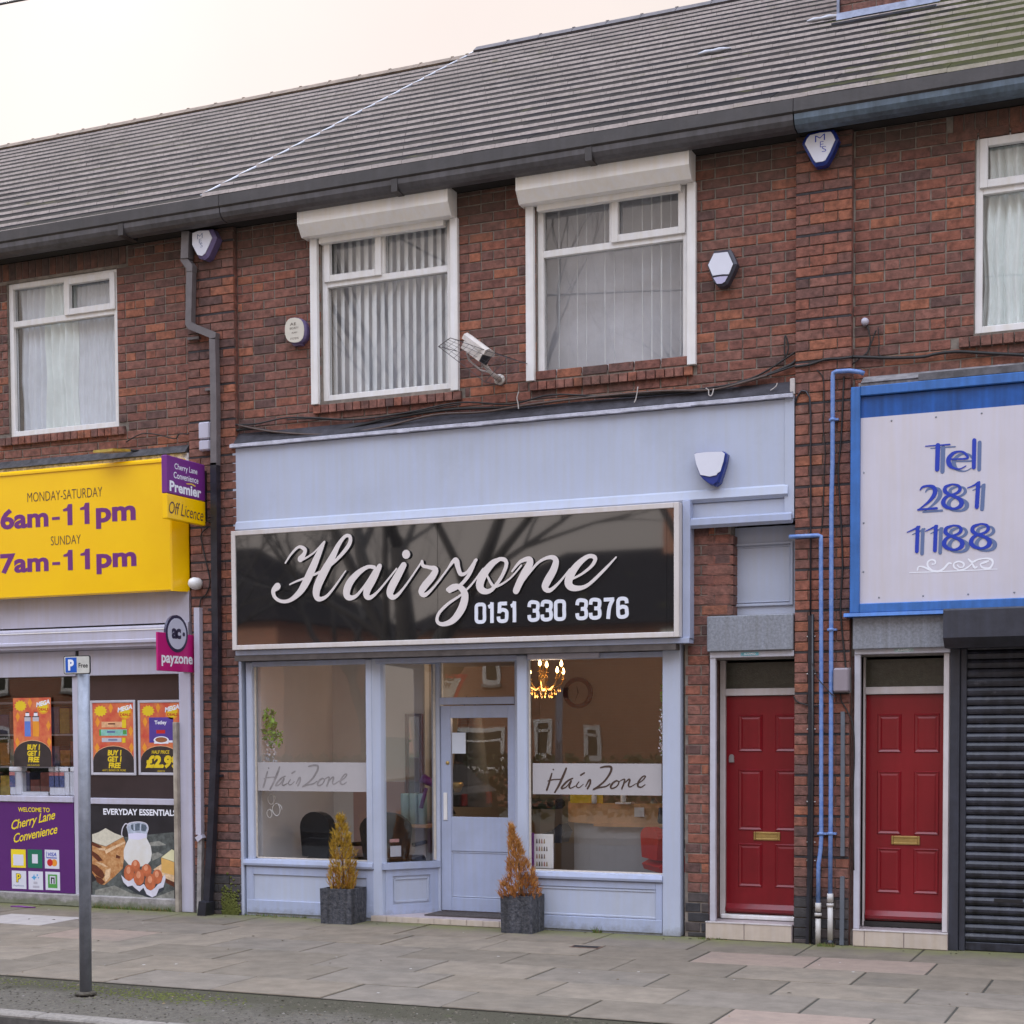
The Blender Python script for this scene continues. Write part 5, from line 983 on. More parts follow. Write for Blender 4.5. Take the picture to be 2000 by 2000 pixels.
MB().prism([(-.16,2.672),(-.15,2.70),(-.006,2.70),(-.006,2.668)],'X',bx0-.045,-1.72).build('drip_rail',TEL_BLUE,right)
MB().box(-2.42,3,-.12,-.004,4.502,4.53).prism([(-.13,4.53),(-.006,4.60),(-.006,4.53)],'X',-2.40,3).build('old_cornice',M('old_cornice_stone',(.20,.19,.20),.9,.4,10,.5,50),right)
box('cornice_slate',M('cornice_slate',(.11,.105,.115),.8,.3,10,.3,40),right,-1.95,3,-.13,-.12,4.505,4.56)
# roller shutter
MB().prism([(-.01,2.70),(-.34,2.695),(-.36,2.68),(-.36,2.47),(-.26,2.395),(-.01,2.40)],'X',-1.715,3).build('shutter_box',DPOST,right)
box('shutter_post',DPOST,right,-1.700,-1.625,-.05,.1,0,2.40,.005); box('shutter_post',DPOST,right,-1.624,-1.575,-.03,.1,0,2.40,.005)
z=.075; i=0; sl_me=None; sroot=MB().bbox(-1.574,3,-.012,.03,.005,.072,.004).build('shutter_curtain',SHUT,right)
while z<2.39:
    if sl_me is None:
        pr=[(.02,0),(-.004,.004),(-.014,.022),(-.016,.042),(-.008,.060),(.0,.068),(.02,.070)]
        o=MB().prism([(a,b_+z) for a,b_ in pr],'X',-1.574,3).build('shutter_slat',SHUT,sroot); sl_me=o.data; o0=o.location.copy()
        zb=z
    else:
        o=bpy.data.objects.new('shutter_slat',sl_me); COL.objects.link(o); o.parent=sroot; o.location=(0,rs.uniform(-.002,.002),z-zb)
    z+=.0722; i+=1
q=(-1.354,-1.138,0.399,0.426); box('shutter_letter_slot',BLACK,right,q[0],q[1],-.02,-.017,q[2],q[3])

# ------------------------------------------------------------------ ducts, pipes, cables
def duct(nm,pts,w_,y0,y1,mat,parent):                          # flat-sided pipe following (x, z) points
    P=[Vector(p) for p in pts]; L=[];Rr=[]
    for i,p in enumerate(P):
        t1=(P[i]-P[i-1]).normalized() if i else (P[1]-P[0]).normalized(); t2=(P[i+1]-P[i]).normalized() if i<len(P)-1 else t1
        n=Vector((-(t1+t2).y,(t1+t2).x)).normalized(); k=1/max(.5,n.dot(Vector((-t1.y,t1.x))))
        L.append(p+n*w_/2*k); Rr.append(p-n*w_/2*k)
    v=[]
    for a,b_ in zip(L,Rr): v += [(a.x,y0,a.y),(b_.x,y0,b_.y),(b_.x,y1,b_.y),(a.x,y1,a.y)]
    f=[]
    for i in range(len(P)-1):
        for k in range(4): f.append((4*i+k,4*i+(k+1)%4,4*i+4+(k+1)%4,4*i+4+k))
    f += [(0,1,2,3),tuple(4*len(P)-4+k for k in range(4))]
    mb=MB().add(v,f); mb.fix=True; return mb.build(nm,mat,parent)
dp=thing('downpipe','angular grey brown downpipe with an offset, turning black lower down the left pilaster','downpipe',(-8.62,-.13,0))
duct('pipe_length',[(-8.795,6.539),(-8.81,6.29)],.085,-.175,-.085,PIPE_GREY,dp)
duct('pipe_bend',[(-8.812,6.298),(-8.821,6.281),(-8.762,6.205),(-8.763,6.164)],.07,-.165,-.085,PIPE_GREY,dp)
duct('pipe_length',[(-8.765,6.172),(-8.786,5.679),(-8.763,5.649),(-8.511,5.539),(-8.517,5.501)],.068,-.16,-.09,PIPE_GREY,dp)
duct('pipe_length',[(-8.517,5.508),(-8.512,4.901),(-8.521,4.315)],.068,-.16,-.09,PIPE_GREY,dp)
duct('pipe_length',[(-8.523,4.336),(-8.532,2.655),(-8.551,1.771),(-8.62,0.731),(-8.678,0.056)],.070,-.16,-.09,PIPE_BLACK,dp)
duct('pipe_shoe',[(-8.656,0.135),(-8.677,-0.015)],.09,-.24,-.09,PIPE_BLACK,dp)
for z_ in (5.55,5.05,4.55,3.8,2.95,2.1,1.35): 
    xq=-8.78 if z_>5.3 else -8.585
    box('pipe_clip',PIPE_BLACK if z_<4 else PIPE_GREY,dp,xq-.06,xq+.07,-.1,-.061,z_-.012,z_+.012)
cn=thing('cable_trunking','pale vertical cable trunking beside the lilac shop post','cable trunking',(-8.8,-.1,0))
duct('trunking_length',[(-8.763,2.973),(-8.778,0.776)],.062,-.12,-.062,LILAC,cn); duct('trunking_length',[(-8.77,0.736),(-8.794,-0.016)],.048,-.11,-.062,CONCRETE,cn)
duct('trunking_joint',[(-8.8,0.725),(-8.74,0.767)],.05,-.125,-.062,LILAC,cn)
jb=thing('junction_box','pale two part junction box on the pilaster behind the downpipe','junction box',(-8.75,-.1,4.5))
q=(-8.712,-8.584,4.576,4.737); MB().bbox(q[0],q[1],-.13,-.062,q[2],q[3],.012).build('upper_box',LILAC,jb); q=(-8.714,-8.586,4.469,4.567); MB().bbox(q[0],q[1],-.125,-.062,q[2],q[3],.012).build('lower_box',LILAC,jb)
dc=thing('dome_camera','round white dome camera at the right end of the yellow sign','security camera',((-8.733,3.205)[0],-.13,(-8.733,3.205)[1]))
xx,zz=(-8.733,3.205); MB().lathe((xx-.04,-.07,zz),[(.055,0),(.06,.03),(.058,.07),(.05,.10),(.03,.125),(.005,.13)],18,0,'Y').build('dome_housing',WHITE,dc); MB().bbox(xx-.09,xx-.02,-.10,-.062,zz-.03,zz+.03,.004).build('mount',WHITE,dc)
def pipe(nm,lbl,cat,path,r,mat,grp=None,n=8):
    o=MB().tube(path,r,n).build(nm,mat); return tag(o,lbl,cat,grp)
PBLUE=M('pipe_blue_paint',(.10,.20,.50),.4,.35,30,.2,60,rgb2=(.20,.30,.56)); PVC=M('pvc_white',(.55,.53,.52),.4,.1,8,streak=.15)
def xyz(l,y): return [(a,y,b) for a,b in l]
bp=thing('waste_pipe','long blue pipe that bends from the blue sign corner and runs down the right pilaster','pipe',(-2.66,-.1,0),'blue painted pipes on the right pilaster')
MB().tube(xyz([(-2.38,4.608),(-2.413,4.623),(-2.495,4.641),(-2.602,4.645)],-.10)+xyz([(-2.626,4.636),(-2.63,4.607),(-2.629,3.936),(-2.636,3.608),(-2.634,2.7),(-2.631,1.453),(-2.631,1.035),(-2.633,0.427)],-.10),.0185,8).build('blue_pipe',PBLUE,bp)
MB().tube(xyz([(-2.633,0.427),(-2.632,0.355)],-.10),.026).build('coupling',PVC,bp); MB().tube(xyz([(-2.632,0.347),(-2.632,0.322)],-.10),.030).build('collar',PVC,bp); MB().tube(xyz([(-2.632,0.33),(-2.631,0.035)],-.10),.023).build('white_pipe',PVC,bp); MB().tube(xyz([(-2.631,0.044),(-2.631,-0.015)],-.10),.024).build('pipe_foot',PIPE_BLACK,bp)
bq=thing('waste_pipe','shorter blue pipe that starts at the salon door head and ends in a white pipe','pipe',(-2.74,-.1,0),'blue painted pipes on the right pilaster')
MB().tube(xyz([(-2.981,3.342),(-2.905,3.343),(-2.745,3.342)],-.10)+xyz([(-2.72,3.333),(-2.72,3.291),(-2.714,2.288),(-2.708,0.866),(-2.714,0.773),(-2.73,0.655),(-2.731,0.339)],-.10),.0175,8).build('blue_pipe',PBLUE,bq)
MB().tube(xyz([(-2.731,0.347),(-2.731,0.276)],-.10),.025).build('coupling',PVC,bq); MB().tube(xyz([(-2.731,0.263),(-2.731,0.238)],-.10),.030).build('collar',PVC,bq); MB().tube(xyz([(-2.731,0.216),(-2.73,-0.003)],-.10),.023).build('white_pipe',PVC,bq)
for o_,pts_ in ((bp,[(1627,820),(1623.5,1230),(1623,1628)]),(bq,[(1604,1628),(1604.5,1400)])): pass
for o_,zc,xc in ((bp,(-2.629,4.264)[1],(-2.629,4.264)[0]),(bp,(-2.638,2.576)[1],(-2.636,2.576)[0]),(bp,(-2.631,0.918)[1],(-2.631,0.918)[0]),(bq,(-2.71,0.916)[1],(-2.71,0.916)[0])):
    MB().box(xc-.03,xc+.045,-.105,-.061,zc-.008,zc+.008).lathe((xc,-.10,zc-.012),[(.024,0),(.024,.024)],10).build('pipe_clip',PBLUE,o_)
bc=thing('cable_cover','black cable cover running down the right pilaster beside the first red door','cable cover',(-2.83,-.08,0))
duct('cover_length',[(-2.804,2.698),(-2.799,1.452),(-2.804,0.652),(-2.815,-0.017)],.046,-.085,-.061,PIPE_BLACK,bc); MB().tube(xyz([(-2.789,2.706),(-2.784,1.453),(-2.789,0.653),(-2.8,-0.003)],-.09),.011).build('cover_ridge',BLACK,bc)
for y_ in ['(-2.803,2.528)', '(-2.802,2.223)', '(-2.8,1.771)', '(-2.798,1.175)', '(-2.797,0.842)', '(-2.796,0.69)']:
    xq,zq=eval(y_) if isinstance(y_,str) else y_
    for s_ in (-.032,.030): MB().lathe((xq+s_,-.066,zq),[(.006,0),(.005,.008)],8,0,'Y').build('cover_nail',WHITE,bc)
tag(MB().tube(xyz([(-2.94,4.416),(-2.928,4.476),(-2.89,4.523),(-2.852,4.515),(-2.823,4.463),(-2.814,4.322),(-2.811,3.537),(-2.81,2.699)],-.072),.0085,6).build('black_conduit',PIPE_BLACK),'thin black conduit arching out of the salon fascia end onto the pilaster','conduit')
GC=M('grey_conduit',(.12,.135,.16),.45,.1,8)
tag(duct('grey_conduit',[(-2.541,1.911),(-2.538,0.735)],.032,-.085,-.061,GC,None),'upper length of grey conduit beside the second red door','conduit','grey conduit lengths on the right pilaster'); tag(duct('grey_conduit',[(-2.539,0.568),(-2.541,0.005)],.034,-.087,-.061,GC,None),'short lower length of grey conduit near the pavement','conduit','grey conduit lengths on the right pilaster')
mx_=thing('meter_box','small lilac grey meter box between the blue pipes and the second door','meter box',(-2.55,-.1,2.1)); q=(-2.607,-2.485,2.069,2.262)
MB().bbox(q[0],q[1],-.15,-.062,q[2],q[3],.012).build('box_lid',M('meter_box_plastic',(.27,.23,.26),.45,.06,6),mx_); box('box_back',PIPE_GREY,mx_,q[0]-.006,q[1]+.006,-.08,-.061,q[2]-.006,q[3]+.006)
CB=M('cable_black',(.02,.018,.018),.6,.2,20); CBW=M('cable_white',(.5,.46,.44),.5,.1,20)
GR='cables strung along the shop fronts'
def cable(lbl,px,y,r=.008,mat=None,grp=GR): 
    p=smooth(px,6); return pipe('cable',lbl,'cable',[(a,y,b) for a,b in p],r,mat or CB,grp,5)
cable('thick black cable sagging over the whole salon fascia top',[(-8.399,4.647),(-8.123,4.644),(-7.785,4.579),(-7.288,4.558),(-6.698,4.622),(-6.076,4.652),(-5.475,4.623),(-4.847,4.643),(-4.287,4.62),(-3.701,4.618),(-3.308,4.658),(-3.008,4.742),(-2.941,4.789)],-.035,.013)
cable('second black cable woven through the bundle above the salon fascia',[(-8.421,4.707),(-8.122,4.688),(-7.783,4.717),(-7.451,4.689),(-7.017,4.639),(-6.488,4.66),(-5.974,4.702),(-5.475,4.645),(-5.086,4.691),(-4.518,4.627),(-3.924,4.617),(-3.394,4.641),(-2.957,4.733)],-.05,.008)
cable('brown black cable lowest in the bundle above the salon fascia',[(-8.294,4.687),(-7.897,4.593),(-7.343,4.525),(-6.804,4.538),(-6.229,4.61),(-5.723,4.595),(-5.231,4.624),(-4.612,4.636),(-4.059,4.629),(-3.613,4.602),(-3.179,4.675)],-.065,.010,M('cable_brown',(.09,.06,.05),.6,.2,20))
cable('thin cable looping just under the brick sill of the left shuttered window',[(-7.789,4.705),(-7.567,4.696),(-7.13,4.65),(-6.703,4.652),(-6.337,4.667),(-6.172,4.685),(-5.978,4.691)],-.02,.006)
cable('black cable crossing the right pilaster below its upper grooves',[(-2.946,4.721),(-2.828,4.727),(-2.695,4.755),(-2.579,4.751),(-2.481,4.754)],-.075,.011)
cable('black cable running from the pilaster to the right over the blue sign',[(-2.491,4.766),(-2.343,4.747),(-2.181,4.727),(-1.942,4.711),(-1.823,4.724),(-1.667,4.724),(-1.434,4.689),(-1.13,4.643)],-.03,.013)
cable('thin cable wandering down the middle of the right pilaster',[(-2.765,4.679),(-2.728,4.635),(-2.711,4.58),(-2.706,4.354),(-2.714,4.232),(-2.696,4.025),(-2.704,3.82),(-2.711,3.531),(-2.727,3.367)],-.068,.0045)
cable('black cable dropping beside the blue pipe down to the meter box',[(-2.546,4.606),(-2.557,4.341),(-2.568,4.097),(-2.588,3.853),(-2.574,3.605),(-2.551,3.111),(-2.566,2.781),(-2.553,2.574),(-2.527,2.325),(-2.518,2.209)],-.070,.008)
cable('black cable curving from the meter box down past the grey conduit',[(-2.563,2.057),(-2.554,1.994),(-2.504,1.911),(-2.458,1.786),(-2.448,1.537),(-2.455,1.246),(-2.448,0.621)],-.070,.006)
cable('thin cable crossing the blue pipes toward the meter box',[(-2.785,2.31),(-2.734,2.184),(-2.684,2.121),(-2.629,2.058),(-2.588,2.028)],-.128,.0045)
cable('short cable looping from the first door frame across the pilaster',[(-2.945,2.041),(-2.919,1.999),(-2.852,1.973),(-2.776,1.959),(-2.683,1.962)],-.075,.006)
cable('thin cable climbing to a white sensor right of the right pilaster',[(-2.492,4.707),(-2.427,4.749),(-2.37,4.793),(-2.346,4.871),(-2.355,4.945),(-2.375,5.004)],-.025,.006)
cable('second thin cable climbing to the clip beside the white sensor',[(-2.378,4.769),(-2.354,4.815),(-2.314,4.921),(-2.298,4.956)],-.03,.006)
cable('stub of cable hooked over the bundle right of the sensor',[(-2.286,4.979),(-2.277,4.856),(-2.28,4.775),(-2.248,4.74)],-.022,.005)
cable('small cable loop hanging left of the right pilaster',[(-3.041,4.992),(-3.045,4.893),(-3.036,4.818),(-3.011,4.89),(-3.024,4.966),(-3.037,4.996)],-.022,.006)
cable('cable joining the bundle left of the right pilaster',[(-2.956,4.851),(-3.032,4.809),(-3.181,4.728),(-3.31,4.677),(-3.44,4.651)],-.022,.008)
cable('black cable draped over the pilaster between the yellow sign and the salon fascia',[(-8.831,4.707),(-8.891,4.658),(-8.992,4.666),(-9.052,4.627),(-9.262,4.683),(-9.444,4.702),(-9.629,4.637)],-.035,.006)
cable('black cable hanging from the sign bracket to the white dome camera',[(-8.653,3.741),(-8.73,3.672),(-8.698,3.498),(-8.648,3.299),(-8.638,3.201),(-8.681,3.104),(-8.74,3.057),(-8.759,2.969)],-.075,.007)
for i,(pp_,lb_) in enumerate((([(-5.391,4.739),(-5.408,4.689),(-5.398,4.636),(-5.394,4.591)],'pale cable tie over the bundle left of the middle window'),([(-4.291,4.683),(-4.299,4.628),(-4.31,4.579),(-4.323,4.553)],'pale cable tie over the bundle under the right window sill'),([(-3.694,4.617),(-3.671,4.596),(-3.668,4.559),(-3.643,4.554),(-3.627,4.605)],'pale knotted ties over the bundle nearer the pilaster'),([(-3.09,4.604),(-3.103,4.575),(-3.146,4.549)],'pale loose wire at the end of the bundle'))):
    cable(lb_,pp_,-.075,.005,CBW,'pale ties on the cable bundle')
tag(MB().bbox(-2.985,-2.945,-.08,-.03,4.50,4.63,.004).build('cable_clip_block',CBW),'small white block at the top right corner of the salon fascia','bracket')
sn=MB().lathe(((-2.389,5.035)[0],-.0,(-2.389,5.035)[1]),[(.02,0),(.032,.02),(.028,.045),(.01,.055)],12,0,'Y').build('wall_sensor',LILAC); tag(sn,'small pale round sensor on the wall right of the right pilaster','sensor')
# overhead wire at the very top left
tag(MB().tube([(-30,2,14.2),((-9.38, -2.0, 8.003)),((-7.278, -4.0, 6.83)),(0,-14,9)],.012,5).build('overhead_wire',CB),'thin black overhead wire crossing the top left corner of the sky','wire')

# ------------------------------------------------------------------ alarm boxes
def outline_box(face,yf,yb,grow,lbl,facemat,bodymat,cat='alarm box',name='alarm_box',shift=(0,0)):
    cx=sum(p[0] for p in face)/len(face); cz=sum(p[1] for p in face)/len(face)
    t=thing(name,lbl,cat,(cx,yf,min(p[1] for p in face)),'alarm boxes on the terrace')
    body=[(cx+(p[0]-cx)*grow+shift[0],cz+(p[1]-cz)*grow+shift[1]) for p in face]
    n=len(face); v=[(p[0],yf+.004,p[1]) for p in face]+[(p[0],yf+.02,p[1]) for p in body]+[(p[0],yb,p[1]) for p in body]
    mb=MB().add(v,[tuple(range(n))]+[(i,(i+1)%n,n+(i+1)%n,n+i) for i in range(n)]+[(n+i,n+(i+1)%n,2*n+(i+1)%n,2*n+i) for i in range(n)]); mb.fix=True; mb.build('alarm_body',bodymat,t)
    fc=[(cx+(p[0]-cx)*.97,cz+(p[1]-cz)*.97) for p in face]; MB().prism(fc,'Y',yf-.003,yf+.003).build('alarm_face',facemat,t)
    return t,cx,cz
AF=M('alarm_face_white',(.70,.71,.80),.3,.03,4); AB=M('alarm_blue_plastic',(.02,.04,.24),.25,.2,6); AV=M('alarm_violet_plastic',(.13,.10,.22),.3,.1,6); AG=M('alarm_grey_rim',(.05,.05,.07),.4,.2,6)
t,cx,cz=outline_box([(-2.811,6.526),(-2.728,6.534),(-2.639,6.528),(-2.62,6.502),(-2.603,6.459),(-2.645,6.369),(-2.683,6.306),(-2.708,6.298),(-2.762,6.299),(-2.779,6.32),(-2.853,6.462),(-2.837,6.498)],-.16,-.061,1.18,'white hexagonal alarm box with blue letters MES high on the right pilaster',AF,AB)
mb=MB(); text(mb,'M',cx-.045,cx+.035,cz+.035,cz+.085,-.1642,0,-.012,0,1,'Y',.1); text(mb,'E',cx-.005,cx+.025,cz-.01,cz+.035,-.1642,0,-.012); text(mb,'S',cx+.01,cx+.045,cz-.05,cz-.005,-.1642,0,-.012); tag(mb.build('alarm_lettering',INK_BLUE,t),kind='stuff')
t,cx,cz=outline_box([(-8.722,6.517),(-8.655,6.53),(-8.533,6.52),(-8.494,6.444),(-8.535,6.371),(-8.576,6.305),(-8.614,6.285),(-8.667,6.302),(-8.725,6.406)],-.165,-.061,1.17,'white and violet hexagonal alarm box beside the top of the downpipe',AF,AV,shift=(.02,-.01))
mb=MB(); text(mb,'M',cx-.05,cx+.01,cz+.04,cz+.085,-.1692,0,-.012,0,1,'Y',.1); text(mb,'E',cx-.03,cx+.0,cz+.0,cz+.04,-.1692,0,-.012); text(mb,'S',cx-.02,cx+.01,cz-.04,cz+.0,-.1692,0,-.012); tag(mb.build('alarm_lettering',INK_SLATE,t),kind='stuff')
t,cx,cz=outline_box([(-3.623,5.716),(-3.499,5.715),(-3.471,5.659),(-3.448,5.601),(-3.471,5.552),(-3.521,5.461),(-3.555,5.445),(-3.595,5.45),(-3.623,5.478),(-3.677,5.62)],-.10,-.004,1.10,'plain white hexagonal alarm box on the brick right of the windows',AG,AG,shift=(.012,0))
MB().prism([(-3.616,5.705),(-3.5,5.703),(-3.454,5.599),(-3.489,5.521),(-3.552,5.526),(-3.627,5.525),(-3.665,5.616)],'Y',-.112,-.103).build('alarm_cover',AF,t); MB().prism([(-3.622,5.507),(-3.564,5.511),(-3.498,5.506),(-3.524,5.463),(-3.554,5.451),(-3.591,5.455)],'Y',-.111,-.103).build('alarm_strobe',M('alarm_strobe_lilac',(.5,.48,.66),.2,.05,5),t)
O1=(440,480,9.66)
ov=[[-7.551368507005783, 5.499959866391042], [-7.554736477434147, 5.543676791528192], [-7.565974020986926, 5.576415103775424], [-7.584903708177433, 5.601835023299817], [-7.611913326904777, 5.619269294249795], [-7.655421623727016, 5.628937596266369], [-7.7000054381577945, 5.62888116270294], [-7.72759774155348, 5.61736499195955], [-7.747328728162201, 5.596054685574468], [-7.759528467466594, 5.565702712307024], [-7.764079010287776, 5.522894341541613], [-7.760744338152522, 5.478613525395186], [-7.749442410278738, 5.445673689557726], [-7.7303847092976525, 5.420157101690072], [-7.703234648578334, 5.402750253109532], [-7.660067918741001, 5.393325545616332], [-7.615068103502798, 5.393569957147145], [-7.587586231799369, 5.405183077383167], [-7.567987879972077, 5.426480837879758], [-7.555889566300506, 5.4567010261040565]]
ov=[(round(a,3),round(b_,3)) for a,b_ in ov]
t,cx,cz=outline_box(ov,-.08,-.004,1.02,'oval cream alarm plate with small print left of the first shuttered window',M('alarm_face_cream',(.62,.58,.50),.35,.05,8),AV,shift=(.01,-.003))
MB().prism([(cx+p*1.0,cz+q_) for p,q_ in ((-.06,.09),(.06,.10),(.085,.05),(.09,-.06),(.06,-.135),(-.03,-.135),(-.07,-.09))],'Y',-.05,-.005).build('alarm_back',AV,t)
mb=MB(); text(mb,'AE',cx-.045,cx+.02,cz+.045,cz+.07,-.0842,0,0); text(mb,'SECURITY',cx-.05,cx+.045,cz+.01,cz+.028,-.0842,0,0); text(mb,'ALARM',cx-.03,cx+.03,cz-.03,cz-.015,-.0842,0,0); text(mb,'SYSTEMS',cx-.045,cx+.045,cz-.085,cz-.068,-.0842,0,0); tag(mb.build('alarm_lettering',BRN,t),kind='stuff')
t,cx,cz=outline_box([(-3.775,4.067),(-3.756,4.076),(-3.66,4.078),(-3.531,4.071),(-3.507,4.05),(-3.517,3.985),(-3.54,3.908),(-3.57,3.825),(-3.605,3.8),(-3.646,3.814),(-3.694,3.851),(-3.726,3.889),(-3.759,3.983)],-.15,-.06,1.03,'shield shaped white alarm box with a blue tip on the salon fascia',AB,AB,shift=(.008,-.004))
MB().prism([(-3.769,4.062),(-3.75,4.071),(-3.657,4.074),(-3.531,4.067),(-3.508,4.048),(-3.52,3.984),(-3.546,3.905),(-3.569,3.893),(-3.579,3.877),(-3.637,3.869),(-3.717,3.889),(-3.753,3.981)],'Y',-.162,-.154).build('alarm_cover',AF,t)
# CCTV camera
cc=thing('cctv_camera','cream bullet camera in a wire cage between the two shuttered windows','security camera',((-5.715,5.108)[0],-.25,(-5.715,5.108)[1]))
CAMC=M('camera_cream',(.58,.53,.50),.4,.12,12,streak=.1)
p0=(-5.802,5.193); p1=(-5.562,5.015)
p0=Vector((p0[0],-.26,p0[1])); p1=Vector((p1[0],-.36,p1[1])); d_=(p1-p0).normalized(); sd_=Vector((0,-1,0)); sd_=(sd_-d_*sd_.dot(d_)).normalized(); u_=sd_.cross(d_); u_= u_ if u_.z>0 else -u_
def lob(nm,mat,s0,s1,w0,w1,h0,h1,prof=None):
    pf=prof or [(w0,h0),(w1,h0),(w1,h1),(w0,h1)]; n=len(pf); L_=(p1-p0).length
    v=[p0+d_*(s*L_)+sd_*a+u_*b_ for s in (s0,s1) for a,b_ in pf]; mb=MB().add(v,[(i,(i+1)%n,n+(i+1)%n,n+i) for i in range(n)]+[tuple(range(n)),tuple(range(2*n-1,n-1,-1))]); mb.fix=True; return mb.build(nm,mat,cc)
lob('camera_body',CAMC,.12,1.,0,0,0,0,[(-.048,-.085),(.048,-.085),(.056,-.03),(.048,.02),(-.048,.02)]); lob('sun_shield',CAMC,0,1.06,0,0,0,0,[(-.06,.010),(.06,-.015),(.066,.025),(.04,.052),(-.04,.052),(-.062,.025)]); lob('camera_front',BLACK,1.0,1.03,-.046,.048,-.082,.014)
MB().tube([(p0.x+.005,-.25,p0.z-.02),(p0.x-.03,-.22,p0.z-.07),(p0.x-.02,-.18,p0.z-.16),(p0.x+.06,-.12,p0.z-.24),(p0.x+.12,-.06,p0.z-.255)],.008,6).build('camera_cable',CBW,cc)
mm=p0+(p1-p0)*.72; MB().tube([mm+Vector((0,0,-.06)),mm+Vector((.02,.05,-.13)),mm+Vector((.03,.14,-.17)),(mm.x+.03,-.02,mm.z-.19)],[.018,.02,.016,.03],8).build('camera_bracket',CAMC,cc)
MB().lathe((mm.x+.03,-.004,mm.z-.19),[(.05,0),(.05,.02)],14,0,'Y').build('bracket_base',CAMC,cc)
cg=[(-5.888,5.179),(-5.348,4.956),(-5.589,4.787),(-6.031,5.134)]
mb=MB(); A_,B_,C_,D_=[Vector((c[0],-.42,c[1])) for c in cg]; A_.y=B_.y=-.42; C_.y=D_.y=-.36
A2,B2,C2,D2=[Vector((v_.x+.03,-.004,v_.z+.03)) for v_ in (A_,B_,C_,D_)]
for a,b_ in ((A_,B_),(B_,C_),(C_,D_),(D_,A_),(A_,A2),(B_,B2),(C_,C2),(D_,D2)): mb.tube([a,b_],.0035,4)
for i in range(1,9): t_=i/9; mb.tube([A_.lerp(B_,t_),D_.lerp(C_,t_)],.0018,3); mb.tube([A_.lerp(B_,t_),A2.lerp(B2,t_)],.0018,3)
for i in range(1,5): t_=i/5; mb.tube([A_.lerp(D_,t_),B_.lerp(C_,t_)],.0018,3); mb.tube([B_.lerp(B2,t_),C_.lerp(C2,t_)],.0018,3)
tag(mb.build('wire_cage',M('cage_wire',(.10,.09,.10),.5,.2,20,metal=.5),cc),kind='stuff')

# ------------------------------------------------------------------ planters with small conifers
POT=M('planter_charcoal',(.030,.033,.046),.85,.35,30,1.,55,rgb2=(.12,.12,.135),streak=.5); SOIL=M('planter_soil',(.06,.03,.02),.95,.4,40,.8,90)
def planter(lbl,lbl2,x0,x1,y0,y1,h,tip,hh,w_,lean,mats,seed,skew,shape):
    t=thing('planter',lbl,'planter',((x0+x1)/2,(y0+y1)/2,0),'square planters outside the salon')
    tp=.004; mb=MB(); v=[]
    for z_,k in ((0,0),(h,0)):
        e=tp if z_==0 else 0
        v+=[(x0+e,y0+e,z_),(x1-e,y0+e,z_),(x1-e,y1-e,z_),(x0+e,y1-e,z_)]
    b_=.028; v+=[(x0+b_,y0+b_,h),(x1-b_,y0+b_,h),(x1-b_,y1-b_,h),(x0+b_,y1-b_,h)]; v+=[(x0+b_,y0+b_,h-.05),(x1-b_,y0+b_,h-.05),(x1-b_,y1-b_,h-.05),(x0+b_,y1-b_,h-.05)]
    f=[(3,2,1,0)]+[(4*j+i,4*j+(i+1)%4,4*j+4+(i+1)%4,4*j+4+i) for j in range(3) for i in range(4)]
    mb.add(v,f); mb.build('pot',POT,t); box('soil',SOIL,t,x0+b_,x1-b_,y0+b_,y1-b_,h-.07,h-.045)
    r=random.Random(seed); cx,cy=(x0+x1)/2,(y0+y1)/2
    s=thing('conifer',lbl2,'potted conifer',(cx,cy,h-.045),'small conifers in planters')
    MB().tube([(cx,cy,h-.05),(cx+lean*.3,cy,h+hh*.4),(cx+lean,cy,h+hh*.85)],[.014,.009,.003],6).build('trunk',M('conifer_bark',(.14,.07,.035),.9,.2,20),s)
    mb=MB()
    for k in range(620):
        u=r.random()**1.25; z_=.02+u*(hh-.06); rad=shape(u)*w_/2*(.35+.65*r.random()**.5); a=r.random()*6.283
        rad*=1+.13*math.sin(3*a+9*u+seed)+.08*math.sin(7*a-15*u); ax=cx+lean*u**1.3; bx_=ax+rad*math.cos(a); by_=cy+rad*math.sin(a); ht=h-.03+z_
        L_=r.uniform(.035,.08)*(1.15-.4*u)
        dirv=Vector((math.cos(a)*r.uniform(.15,.75),math.sin(a)*r.uniform(.15,.75),1.0)).normalized()
        for q in range(5):
            o_=Vector((bx_,by_,ht))+Vector((r.gauss(0,.006),r.gauss(0,.006),r.gauss(0,.008))); dd=(dirv+Vector((r.gauss(0,.28),r.gauss(0,.28),r.gauss(0,.1)))).normalized()
            sv=dd.orthogonal().normalized()*r.uniform(.0022,.0045); sv.rotate(Matrix.Rotation(r.random()*6.28,3,dd)); ll=L_*r.uniform(.5,1.)
            mi=min(2,int(max(0,(1-u)*2.2+r.gauss(-.2,.7))))
            mb.add([o_-sv,o_+sv,o_+dd*ll+sv*.3,o_+dd*ll-sv*.3],[(0,1,2,3)],mi)
    tag(mb.build('foliage',mats,s),kind='stuff')
FG=[M('foliage_gold_green',(.42,.26,.022),.7,.35,30),M('foliage_gold',(.45,.26,.025),.7,.3,30),M('foliage_rust',(.30,.12,.02),.8,.3,30)]
FO=[M('foliage_orange_tan',(.46,.22,.055),.75,.3,30),M('foliage_orange',(.42,.16,.03),.75,.3,30),M('foliage_brown',(.26,.09,.02),.8,.3,30)]
planter('dark square planter left of the salon door, holding the yellow green conifer','yellow green conifer with a rusty base in the planter left of the salon door',-7.295,-6.965,-.34,-.05,.325,.7,.73,.315,-.02,FG,3,0,lambda u:(1-u)**.62*(.72+.6*u if u<.35 else .95)+.04)
